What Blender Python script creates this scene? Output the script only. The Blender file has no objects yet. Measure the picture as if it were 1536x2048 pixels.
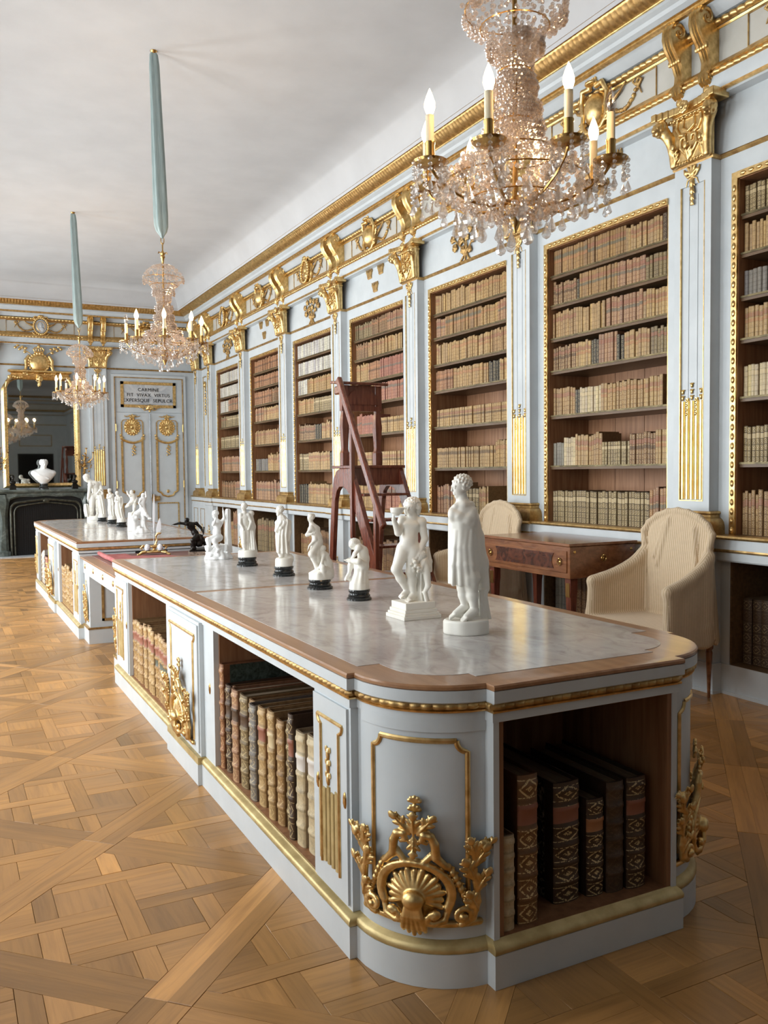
import bpy, bmesh, math, random
import numpy as np
from mathutils import Vector, Matrix

R_ = math.radians
scene = bpy.context.scene
COL = scene.collection
random.seed(7)

# ------------------------------------------------------------------ camera
FPX, YAW, PITCH, ROLL, EYE = 1736.4, 0.47105, 0.04617, -0.00998, 1.5
cam = bpy.data.cameras.new('camera')
cam_o = bpy.data.objects.new('camera', cam)
COL.objects.link(cam_o)
cam.sensor_fit = 'VERTICAL'
cam.sensor_height = 36.0
cam.lens = FPX / 2048 * 36.0
cam.clip_start = 0.05
cam.clip_end = 200
_F = Vector((math.sin(YAW) * math.cos(PITCH), math.cos(YAW) * math.cos(PITCH), -math.sin(PITCH)))
_Rt = Vector((math.cos(YAW), -math.sin(YAW), 0))
_U = _Rt.cross(_F)
_c, _s = math.cos(ROLL), math.sin(ROLL)
_Rt, _U = _c * _Rt + _s * _U, -_s * _Rt + _c * _U
_m = Matrix((_Rt, _U, -_F)).transposed().to_4x4()
_m.translation = Vector((0, 0, EYE))
cam_o.matrix_world = _m
scene.camera = cam_o

# ------------------------------------------------------------------ colour management
scene.view_settings.view_transform = 'Standard'
scene.view_settings.look = 'None'
scene.view_settings.gamma = 1
scene.view_settings.use_curve_mapping = False
scene.view_settings.exposure = 0.22
try:
    scene.cycles.max_bounces = 8
    scene.cycles.diffuse_bounces = 4
    scene.cycles.glossy_bounces = 4
    scene.cycles.transmission_bounces = 6
    scene.cycles.transparent_max_bounces = 16
    scene.cycles.caustics_reflective = False
    scene.cycles.caustics_refractive = False
    scene.cycles.sample_clamp_indirect = 4.0
    scene.cycles.use_light_tree = True
except Exception:
    pass

# ------------------------------------------------------------------ world: an overcast daylight sky
world = bpy.data.worlds.new('sky')
scene.world = world
world.use_nodes = True
_bg = world.node_tree.nodes['Background']
_bg.inputs[0].default_value = (0.92, 0.96, 1.0, 1)
_bg.inputs[1].default_value = 1.0

# ------------------------------------------------------------------ room measures (metres)
WX = 4.675      # right wall plane
WP = 4.60       # pilaster front
LX = -1.17      # left wall plane
FY = 17.6       # far wall plane
NY = -2.9       # wall behind the camera
CZ = 5.08       # ceiling
PIL = [4.20 + 1.99 * i for i in range(-3, 7)]   # near edge of each pilaster
PW = 0.41
WIN_Y = [0.42 + 1.99 * i for i in range(0, 9)]   # window centres in the left wall
WIN_W, WIN_Z0, WIN_Z1 = 1.16, 0.45, 3.75

# ------------------------------------------------------------------ daylight at the windows
WIN_COLOR = (0.975, 0.985, 1.0)
WIN_POWER = [0, 45, 130, 145, 145, 145, 145, 145, 145]
for _i, _y in enumerate(WIN_Y):
    if WIN_POWER[_i] <= 0:
        continue
    _l = bpy.data.lights.new('window_daylight', 'AREA')
    _l.shape = 'RECTANGLE'
    _l.size = WIN_Z1 - WIN_Z0
    _l.size_y = WIN_W
    _l.energy = WIN_POWER[_i]
    _l.color = WIN_COLOR
    _o = bpy.data.objects.new('window_daylight', _l)
    COL.objects.link(_o)
    _o.location = (LX - 0.42, _y, (WIN_Z0 + WIN_Z1) / 2)
    _o.rotation_euler = (0, -math.pi / 2, 0)
BULB_POWER = 11.0     # watts in each candle bulb's lamp (built with the chandeliers)

# ------------------------------------------------------------------ material helpers
def mat(name, color=(.8, .8, .8), rough=.5, metal=0.0, spec=.5, coat=0.0, build=None):
    m = bpy.data.materials.new(name)
    m.use_nodes = True
    nt = m.node_tree
    b = nt.nodes['Principled BSDF']
    b.inputs['Base Color'].default_value = (*color, 1)
    b.inputs['Roughness'].default_value = rough
    b.inputs['Metallic'].default_value = metal
    b.inputs['Specular IOR Level'].default_value = spec
    b.inputs['Coat Weight'].default_value = coat
    b.inputs['Coat Roughness'].default_value = .12
    if build:
        build(nt, b)
    return m

def N(nt, t, **kw):
    n = nt.nodes.new(t)
    for k, v in kw.items():
        if k == 'ins':
            for kk, vv in v.items():
                n.inputs[kk].default_value = vv
        else:
            setattr(n, k, v)
    return n

def ramp(nt, fac, stops):
    r = nt.nodes.new('ShaderNodeValToRGB')
    e = r.color_ramp.elements
    while len(e) < len(stops):
        e.new(.5)
    for i, (p, c) in enumerate(stops):
        e[i].position = p
        e[i].color = (*c, 1) if len(c) == 3 else c
    nt.links.new(fac, r.inputs[0])
    return r.outputs[0]

def noise(nt, scale, detail=3, rough=.55, coord='Object', stretch=None, dist=0.0):
    tc = N(nt, 'ShaderNodeTexCoord')
    out = tc.outputs[coord]
    if stretch:
        mp = N(nt, 'ShaderNodeMapping')
        mp.inputs['Scale'].default_value = stretch
        nt.links.new(out, mp.inputs[0])
        out = mp.outputs[0]
    n = N(nt, 'ShaderNodeTexNoise', ins={'Scale': scale, 'Detail': detail, 'Roughness': rough, 'Distortion': dist})
    nt.links.new(out, n.inputs['Vector'])
    return n.outputs['Fac']

def mix(nt, fac, a, b, mode='MIX'):
    n = N(nt, 'ShaderNodeMix', data_type='RGBA', blend_type=mode)
    for sock, v in ((n.inputs[0], fac), (n.inputs[6], a), (n.inputs[7], b)):
        if hasattr(v, 'node'):
            nt.links.new(v, sock)
        elif isinstance(v, (int, float)):
            sock.default_value = v
        else:
            sock.default_value = (*v, 1) if len(v) == 3 else v
    return n.outputs[2]

def mth(nt, op, a, b=None, c=None, clamp=False):
    n = N(nt, 'ShaderNodeMath', operation=op, use_clamp=clamp)
    for i, v in enumerate((a, b, c)):
        if v is None:
            continue
        if hasattr(v, 'node'):
            nt.links.new(v, n.inputs[i])
        else:
            n.inputs[i].default_value = v
    return n.outputs[0]

def bump(nt, b, h, strength=.2, dist=.01):
    n = N(nt, 'ShaderNodeBump', ins={'Strength': strength, 'Distance': dist})
    nt.links.new(h, n.inputs['Height'])
    nt.links.new(n.outputs[0], b.inputs['Normal'])

def noisy(c1, c2, scale, stretch=None, lo=.35, hi=.65, bmp=0, detail=4, bdist=.004, dist=0.0):
    def f(nt, b):
        n = noise(nt, scale, detail, stretch=stretch, dist=dist)
        nt.links.new(ramp(nt, n, [(lo, c1), (hi, c2)]), b.inputs['Base Color'])
        if bmp:
            bump(nt, b, n, bmp, bdist)
    return f

M = {}
M['paint'] = mat('grey_blue_paint', rough=.42, build=noisy((.572, .612, .636), (.622, .662, .686), 5, bmp=.05))
M['ceiling'] = mat('ceiling_plaster', rough=.9, build=noisy((.555, .555, .562), (.595, .595, .602), 2))
M['gold'] = mat('gilding', rough=.36, metal=1, build=noisy((.56, .37, .145), (.84, .61, .285), 26, bmp=.12, bdist=.003))
M['gold_pale'] = mat('ochre_gilding', rough=.42, metal=.45, build=noisy((.46, .34, .145), (.64, .50, .24), 14, bmp=.06))
M['shelf_lip'] = mat('dark_brass_lip', rough=.4, metal=.5, build=noisy((.085, .065, .030), (.20, .155, .07), 18))
M['gold_bright'] = mat('burnished_gilding', rough=.30, metal=1, build=noisy((.80, .56, .20), (.95, .72, .32), 14))
M['gold_dull'] = mat('worn_gilding', rough=.45, metal=.75, build=noisy((.33, .19, .07), (.62, .42, .17), 16, bmp=.1))
M['wood_edge'] = mat('cherry_wood_edge', rough=.28, coat=.25, build=noisy((.30, .145, .065), (.40, .21, .105), 30, stretch=(1, .06, 1)))
M['niche'] = mat('brown_case_wood', rough=.5, build=noisy((.20, .085, .036), (.31, .15, .07), 9, stretch=(4, 4, .3)))
M['frieze'] = mat('cream_frieze_paint', rough=.5, build=noisy((.55, .53, .475), (.61, .585, .53), 5))
M['back'] = mat('case_back_wood', rough=.5, build=noisy((.29, .135, .065), (.41, .205, .105), 9, stretch=(4, 4, .3)))
M['shelf'] = mat('dark_shelf_wood', rough=.4, build=noisy((.10, .055, .025), (.16, .09, .04), 12, stretch=(4, .3, 4)))
M['mahogany'] = mat('mahogany', rough=.26, coat=.3, build=noisy((.10, .022, .012), (.19, .052, .027), 14, stretch=(3, 3, .35)))
M['walnut'] = mat('walnut_veneer', rough=.25, coat=.4, build=noisy((.16, .055, .02), (.27, .105, .04), 10, stretch=(2, .5, 3), dist=.6))
M['burl'] = mat('dark_burl_veneer', rough=.22, coat=.4, build=noisy((.045, .014, .008), (.13, .04, .02), 12, dist=1.5))
M['statue'] = mat('white_alabaster', rough=.34, build=noisy((.82, .79, .71), (.87, .85, .79), 7))
M['statue2'] = mat('white_biscuit', rough=.5, build=noisy((.80, .80, .79), (.86, .86, .85), 9))
M['black_marble'] = mat('black_marble', rough=.12, build=noisy((.008, .009, .010), (.022, .026, .026), 20, dist=1))
M['bronze'] = mat('black_bronze', rough=.26, metal=.6, build=noisy((.010, .009, .008), (.028, .025, .022), 30))
M['iron'] = mat('black_iron', (.010, .010, .012), .5, .4)
M['brass'] = mat('brass', (.55, .34, .12), .22, 1)
M['dark'] = mat('dark_void', (.012, .011, .010), .8)
M['candle'] = mat('candle_sleeve', (.80, .72, .52), .5)
M['ribbon'] = mat('teal_silk', rough=.55, build=noisy((.25, .325, .325), (.36, .44, .435), 18, stretch=(6, 6, .4)))
M['pink'] = mat('rose_velvet', rough=.7, build=noisy((.36, .085, .085), (.50, .16, .15), 12))
M['leather'] = mat('desk_leather', rough=.5, build=noisy((.17, .08, .07), (.24, .12, .10), 14))
M['porcelain'] = mat('white_porcelain', (.82, .84, .86), .15)
M['glass_pane'] = None

def _marble(nt, b):
    n1 = noise(nt, 2.2, 6, .62, dist=1.4)
    n2 = noise(nt, 9, 5, .6, dist=2.0, stretch=(1, .5, 1))
    base = ramp(nt, n1, [(.30, (.50, .475, .46)), (.62, (.66, .635, .615))])
    vein = ramp(nt, n2, [(.30, (.52, .48, .47)), (.52, (1, 1, 1))])
    nt.links.new(mix(nt, .55, base, vein, 'MULTIPLY'), b.inputs['Base Color'])
M['marble'] = mat('white_marble_top', rough=.13, build=_marble)

def _green(nt, b):
    n1 = noise(nt, 5, 6, .65, dist=1.6)
    nt.links.new(ramp(nt, n1, [(.25, (.035, .045, .040)), (.5, (.085, .105, .095)), (.68, (.20, .225, .21))]), b.inputs['Base Color'])
M['green_marble'] = mat('green_marble', rough=.28, build=_green)

def _plaque(nt, b):
    n1 = noise(nt, 4, 6, .62, dist=1.6)
    nt.links.new(ramp(nt, n1, [(.3, (.36, .39, .43)), (.6, (.60, .60, .60))]), b.inputs['Base Color'])
M['plaque'] = mat('grey_veined_marble', rough=.3, build=_plaque)

def _floor(nt, b):
    at = N(nt, 'ShaderNodeAttribute', attribute_name='col')
    uv = N(nt, 'ShaderNodeUVMap')
    mp = N(nt, 'ShaderNodeMapping')
    mp.inputs['Scale'].default_value = (3.0, 46.0, 1)
    nt.links.new(uv.outputs[0], mp.inputs[0])
    g = N(nt, 'ShaderNodeTexNoise', ins={'Scale': 1.0, 'Detail': 6.0, 'Roughness': .6, 'Distortion': .6})
    nt.links.new(mp.outputs[0], g.inputs['Vector'])
    mp2 = N(nt, 'ShaderNodeMapping')
    mp2.inputs['Scale'].default_value = (1.2, 6.0, 1)
    nt.links.new(uv.outputs[0], mp2.inputs[0])
    g2 = N(nt, 'ShaderNodeTexNoise', ins={'Scale': 1.6, 'Detail': 4.0, 'Roughness': .6})
    nt.links.new(mp2.outputs[0], g2.inputs['Vector'])
    c = ramp(nt, g.outputs['Fac'], [(.25, (.72, .70, .66)), (.55, (1, 1, 1)), (.8, (1.06, 1.05, 1.0))])
    c2 = ramp(nt, g2.outputs['Fac'], [(.3, (.82, .80, .78)), (.65, (1.08, 1.06, 1.02))])
    x = mix(nt, 1.0, at.outputs['Color'], c, 'MULTIPLY')
    nt.links.new(mix(nt, 1.0, x, c2, 'MULTIPLY'), b.inputs['Base Color'])
    bump(nt, b, g.outputs['Fac'], .06, .002)
    rr = ramp(nt, g2.outputs['Fac'], [(.2, (.27, .27, .27)), (.8, (.42, .42, .42))])
    nt.links.new(rr, b.inputs['Roughness'])
M['floor'] = mat('oak_parquet', rough=.33, spec=.5, build=_floor)

def _cover(nt, b):
    uv = N(nt, 'ShaderNodeUVMap')
    sx = N(nt, 'ShaderNodeSeparateXYZ')
    nt.links.new(uv.outputs[0], sx.inputs[0])
    w = mth(nt, 'FRACT', mth(nt, 'MULTIPLY', sx.outputs[0], 62.0))
    st = ramp(nt, w, [(.0, (.50, .365, .215)), (.22, (.72, .575, .405)), (.55, (.735, .59, .42)), (.80, (.54, .40, .245))])
    n = noise(nt, 40, 3)
    nt.links.new(mix(nt, .25, st, ramp(nt, n, [(.3, (.7, .7, .7)), (.7, (1, 1, 1))]), 'MULTIPLY'), b.inputs['Base Color'])
    bump(nt, b, n, .15, .002)
    b.inputs['Sheen Weight'].default_value = .2
M['cover'] = mat('striped_linen_cover', rough=.85, build=_cover)

def _book(nt, b):
    col = N(nt, 'ShaderNodeAttribute', attribute_name='col')
    lab = N(nt, 'ShaderNodeAttribute', attribute_name='lab')
    lb2 = N(nt, 'ShaderNodeAttribute', attribute_name='lab2')
    uv = N(nt, 'ShaderNodeUVMap')
    sx = N(nt, 'ShaderNodeSeparateXYZ')
    nt.links.new(uv.outputs[0], sx.inputs[0])
    u, v = sx.outputs[0], sx.outputs[1]
    def band(lo, hi):
        return mth(nt, 'MULTIPLY', mth(nt, 'GREATER_THAN', v, lo), mth(nt, 'LESS_THAN', v, hi))
    inside = mth(nt, 'GREATER_THAN', v, 0.0)
    n = noise(nt, 55, 5, .7)
    n2 = noise(nt, 7, 3, .6)
    wear = ramp(nt, n, [(.28, (.55, .50, .45)), (.5, (1, 1, 1)), (.75, (1.18, 1.15, 1.1))])
    wear2 = ramp(nt, n2, [(.3, (.78, .76, .74)), (.7, (1.1, 1.08, 1.05))])
    base = mix(nt, 1.0, mix(nt, .8, col.outputs['Color'], wear, 'MULTIPLY'), wear2, 'MULTIPLY')
    # title panels
    f1 = mth(nt, 'MULTIPLY', band(.665, .80), lab.outputs['Alpha'])
    base = mix(nt, f1, base, lab.outputs['Color'])
    f2 = mth(nt, 'MULTIPLY', band(.50, .60), lb2.outputs['Alpha'])
    base = mix(nt, f2, base, lb2.outputs['Color'])
    # raised band lines and gold tooling
    fr = mth(nt, 'FRACT', mth(nt, 'MULTIPLY', v, 6.0))
    line = mth(nt, 'MULTIPLY', mth(nt, 'LESS_THAN', mth(nt, 'ABSOLUTE', mth(nt, 'SUBTRACT', fr, .93)), .065), inside)
    base = mix(nt, mth(nt, 'MULTIPLY', line, .55), base, mix(nt, .5, base, (.06, .035, .015)))
    du = mth(nt, 'ABSOLUTE', mth(nt, 'SUBTRACT', u, .5))
    dv = mth(nt, 'ABSOLUTE', mth(nt, 'SUBTRACT', fr, .44))
    dia = mth(nt, 'ADD', du, mth(nt, 'MULTIPLY', dv, .95))
    orn = mth(nt, 'LESS_THAN', mth(nt, 'ABSOLUTE', mth(nt, 'SUBTRACT', dia, .34)), .045)
    orn = mth(nt, 'MAXIMUM', orn, mth(nt, 'LESS_THAN', dia, .13))
    orn = mth(nt, 'MAXIMUM', orn, mth(nt, 'MULTIPLY', mth(nt, 'GREATER_THAN', dv, .33), mth(nt, 'LESS_THAN', dv, .37)))
    nolab = mth(nt, 'SUBTRACT', 1.0, mth(nt, 'MAXIMUM', f1, f2))
    fo = mth(nt, 'MULTIPLY', mth(nt, 'MULTIPLY', orn, inside), mth(nt, 'MULTIPLY', col.outputs['Alpha'], nolab))
    nn = noise(nt, 160, 2)
    fo = mth(nt, 'MULTIPLY', fo, mth(nt, 'GREATER_THAN', nn, .46))
    base = mix(nt, mth(nt, 'MULTIPLY', fo, .85), base, (.80, .62, .32))
    nt.links.new(base, b.inputs['Base Color'])
    hb = mth(nt, 'ADD', mth(nt, 'MULTIPLY', line, .8), mth(nt, 'MULTIPLY', n, .35))
    bump(nt, b, hb, .5, .003)
M['book'] = mat('book_leather', rough=.5, build=_book)

def _crystal(name, milk, tint):
    m = bpy.data.materials.new(name)
    m.use_nodes = True
    nt = m.node_tree
    nt.nodes.remove(nt.nodes['Principled BSDF'])
    out = nt.nodes['Material Output']
    gl = N(nt, 'ShaderNodeBsdfGlass', ins={'Color': (.98, .97, .96, 1), 'Roughness': .02, 'IOR': 1.5})
    tr = N(nt, 'ShaderNodeBsdfTransparent', ins={'Color': (.97, .96, .95, 1)})
    df = N(nt, 'ShaderNodeBsdfTranslucent', ins={'Color': (*tint, 1)})
    gs = N(nt, 'ShaderNodeBsdfGlossy', ins={'Color': (1, 1, 1, 1), 'Roughness': .06})
    m1 = N(nt, 'ShaderNodeMixShader', ins={0: .42})
    nt.links.new(tr.outputs[0], m1.inputs[1])
    nt.links.new(gl.outputs[0], m1.inputs[2])
    m2 = N(nt, 'ShaderNodeMixShader', ins={0: milk})
    nt.links.new(m1.outputs[0], m2.inputs[1])
    nt.links.new(df.outputs[0], m2.inputs[2])
    m3 = N(nt, 'ShaderNodeMixShader', ins={0: .16})
    nt.links.new(m2.outputs[0], m3.inputs[1])
    nt.links.new(gs.outputs[0], m3.inputs[2])
    nt.links.new(m3.outputs[0], out.inputs[0])
    return m
M['crystal'] = _crystal('cut_crystal', .26, (1.0, .85, .74))  # peach tint puts the bulbs' warm light into the bead colour
M['crystal_clear'] = _crystal('clear_cut_crystal', .10, (1.0, .95, .92))

def _pane(name, tint, gloss):
    m = bpy.data.materials.new(name)
    m.use_nodes = True
    nt = m.node_tree
    nt.nodes.remove(nt.nodes['Principled BSDF'])
    tr = N(nt, 'ShaderNodeBsdfTransparent', ins={'Color': (*tint, 1)})
    gs = N(nt, 'ShaderNodeBsdfGlossy', ins={'Color': (1, 1, 1, 1), 'Roughness': .02})
    ms = N(nt, 'ShaderNodeMixShader', ins={0: gloss})
    nt.links.new(tr.outputs[0], ms.inputs[1])
    nt.links.new(gs.outputs[0], ms.inputs[2])
    nt.links.new(ms.outputs[0], nt.nodes['Material Output'].inputs[0])
    return m
M['pane'] = _pane('window_glass', (.96, .98, .98), .05)
M['bulb_off'] = _pane('clear_bulb_glass', (.93, .88, .84), .16)
M['mirror'] = mat('silvered_mirror', (.40, .41, .39), .02, 1)

def emission(name, color, strength):
    m = bpy.data.materials.new(name)
    m.use_nodes = True
    nt = m.node_tree
    nt.nodes.remove(nt.nodes['Principled BSDF'])
    e = N(nt, 'ShaderNodeEmission', ins={'Color': (*color, 1), 'Strength': strength})
    nt.links.new(e.outputs[0], nt.nodes['Material Output'].inputs[0])
    return m
M['bulb'] = emission('glowing_bulb', (1.0, .70, .36), 22)

# ------------------------------------------------------------------ object helpers
WLOC = {}
def link(o, parent=None):
    COL.objects.link(o)
    if parent is not None:
        o.parent = parent
    return o

def tag(o, label=None, cat=None, group=None, kind=None):
    if label: o['label'] = label
    if cat: o['category'] = cat
    if group: o['group'] = group
    if kind: o['kind'] = kind
    return o

def empty(name, loc, label=None, cat=None, group=None, kind=None, rotz=0, parent=None):
    o = bpy.data.objects.new(name, None)
    o.empty_display_size = .1
    link(o, parent)
    o.location = loc
    o.rotation_euler = (0, 0, rotz)
    WLOC[o.name] = Vector(loc)
    return tag(o, label, cat, group, kind)

class MB:
    """collects geometry and builds one mesh object"""
    def __init__(s):
        s.v, s.f, s.uv, s.att = [], [], None, None
        s.n = 0
    def add(s, verts, faces):
        b = s.n
        s.v.extend([tuple(map(float, p)) for p in verts])
        s.f.extend([tuple(i + b for i in f) for f in faces])
        s.n += len(verts)
        return b
    def box(s, x0, x1, y0, y1, z0, z1):
        v = [(x, y, z) for x in (x0, x1) for y in (y0, y1) for z in (z0, z1)]
        s.add(v, [(0, 1, 3, 2), (4, 6, 7, 5), (0, 4, 5, 1), (2, 3, 7, 6), (0, 2, 6, 4), (1, 5, 7, 3)])
        return s
    def obox(s, c, ax, ay, az):
        """oriented box: centre, three half-axis vectors"""
        c, ax, ay, az = map(Vector, (c, ax, ay, az))
        v = [c + i * ax + j * ay + k * az for i in (-1, 1) for j in (-1, 1) for k in (-1, 1)]
        s.add(v, [(0, 1, 3, 2), (4, 6, 7, 5), (0, 4, 5, 1), (2, 3, 7, 6), (0, 2, 6, 4), (1, 5, 7, 3)])
        return s
    def rings(s, rs, close=True, cap0=True, cap1=True):
        """loft a list of equal-length rings"""
        n = len(rs[0])
        b = s.n
        fs = []
        for i in range(len(rs) - 1):
            for j in range(n if close else n - 1):
                a, c = i * n + j, i * n + (j + 1) % n
                fs.append((a, c, c + n, a + n))
        if cap0: fs.append(tuple(range(n))[::-1])
        if cap1: fs.append(tuple((len(rs) - 1) * n + i for i in range(n)))
        s.add([p for r in rs for p in r], fs)
        return s
    def prism(s, poly, z0, z1):
        return s.rings([[(x, y, z0) for x, y in poly], [(x, y, z1) for x, y in poly]])
    def extrude(s, prof, p0, p1, axis='y'):
        """closed 2-D profile extruded along an axis; profile coords are the two other axes in order"""
        def P(a, b, t):
            return {'y': (a, t, b), 'x': (t, a, b), 'z': (a, b, t)}[axis]
        return s.rings([[P(a, b, p0) for a, b in prof], [P(a, b, p1) for a, b in prof]])
    def tube(s, pts, rad, n=8, cap=True, squash=None):
        rad = [float(r) for r in rad] if hasattr(rad, "__len__") else float(rad)
        pts = [Vector(p) for p in pts]
        if not hasattr(rad, '__len__'): rad = [rad] * len(pts)
        rs = []
        up = None
        for i, p in enumerate(pts):
            d = (pts[min(i + 1, len(pts) - 1)] - pts[max(i - 1, 0)])
            d = d.normalized() if d.length > 1e-9 else Vector((0, 0, 1))
            if up is None:
                up = Vector((0, 0, 1)) if abs(d.z) < .9 else Vector((1, 0, 0))
            a = d.cross(up)
            if a.length < 1e-6: a = d.cross(Vector((0, 1, 0)))
            a.normalize()
            b = a.cross(d).normalized()
            up = b
            q = squash or 1
            rs.append([p + rad[i] * (math.cos(2 * math.pi * k / n) * a + q * math.sin(2 * math.pi * k / n) * b) for k in range(n)])
        return s.rings(rs, True, cap, cap)
    def lathe(s, prof, c=(0, 0, 0), n=16, axis='z'):
        rs = []
        for r, h in prof:
            ring = []
            for k in range(n):
                a = 2 * math.pi * k / n
                x, y = r * math.cos(a), r * math.sin(a)
                ring.append({'z': (c[0] + x, c[1] + y, c[2] + h), 'x': (c[0] + h, c[1] + x, c[2] + y), 'y': (c[0] + x, c[1] + h, c[2] + y)}[axis])
            rs.append(ring)
        if axis == 'y':
            rs = [r[::-1] for r in rs]
        return s.rings(rs)
    def ball(s, c, r, seg=8, rings=6, sc=(1, 1, 1)):
        pr = [(max(1e-5, math.sin(math.pi * i / rings)), -math.cos(math.pi * i / rings)) for i in range(rings + 1)]
        rs = [[(c[0] + r * sc[0] * a * math.cos(2 * math.pi * k / seg), c[1] + r * sc[1] * a * math.sin(2 * math.pi * k / seg), c[2] + r * sc[2] * h) for k in range(seg)] for a, h in pr]
        return s.rings(rs, True, False, False)
    def raw(s, verts, faces):
        s.add(verts, faces)
        return s
    def build(s, name, m, parent=None, origin=None, local=False, smooth=True, angle=35, bevel=0, label=None, kind=None):
        me = bpy.data.meshes.new(name)
        off = Vector((0, 0, 0))
        if origin is not None:
            off = Vector(origin)
        elif parent is not None and not local:
            off = WLOC.get(parent.name, Vector((0, 0, 0)))
        v = np.array(s.v, dtype=np.float64).reshape(-1, 3) - np.array(off)
        me.from_pydata(v.tolist(), [], s.f)
        ms = m if isinstance(m, (list, tuple)) else [m]
        for mm in ms:
            me.materials.append(mm)
        if bevel or True:
            bm = bmesh.new()
            bm.from_mesh(me)
            bmesh.ops.recalc_face_normals(bm, faces=bm.faces)
            if bevel:
                ed = [e for e in bm.edges if len(e.link_faces) == 2 and e.calc_face_angle(0) > R_(40)]
                bmesh.ops.bevel(bm, geom=ed, offset=bevel, segments=1, affect='EDGES', profile=.5, clamp_overlap=True)
            bm.to_mesh(me)
            bm.free()
        if smooth:
            me.polygons.foreach_set('use_smooth', [True] * len(me.polygons))
            me.set_sharp_from_angle(angle=R_(angle))
        o = bpy.data.objects.new(name, me)
        link(o, parent)
        if origin is not None:
            o.location = origin if parent is None else Vector(origin) - WLOC.get(parent.name, Vector((0, 0, 0)))
            WLOC[o.name] = Vector(origin)
        else:
            WLOC[o.name] = off if not local else Vector((0, 0, 0))
        if label: o['label'] = label
        if kind: o['kind'] = kind
        return o

def inst(src, name, parent, loc, rot=(0, 0, 0), scale=(1, 1, 1)):
    """another object sharing src's mesh; loc is in the parent's space"""
    o = src.copy()
    o.name = name
    for k in list(o.keys()):
        if k in ('label', 'category', 'group'):
            del o[k]
    COL.objects.link(o)
    o.parent = parent
    o.location = loc
    o.rotation_euler = rot
    o.scale = scale
    return o

def copy_tree(o, parent=None):
    c = o.copy()
    COL.objects.link(c)
    c.parent = parent
    for ch in list(o.children):
        copy_tree(ch, c)
    return c

def arc(cx, cy, r, a0, a1, n):
    return [(cx + r * math.cos(R_(a0 + (a1 - a0) * i / n)), cy + r * math.sin(R_(a0 + (a1 - a0) * i / n))) for i in range(n + 1)]

ORD = 'first second third fourth fifth sixth seventh eighth ninth tenth eleventh twelfth thirteenth fourteenth fifteenth sixteenth seventeenth eighteenth nineteenth twentieth'.split()
def ordinal(i):
    """1-based"""
    if i <= 20: return ORD[i - 1]
    t = {2: 'twenty', 3: 'thirty', 4: 'forty', 5: 'fifty', 6: 'sixty'}
    q, r = divmod(i, 10)
    if r == 0: return {3: 'thirtieth', 4: 'fortieth', 5: 'fiftieth', 6: 'sixtieth'}[q]
    return t[q] + '-' + ORD[r - 1]

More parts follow.
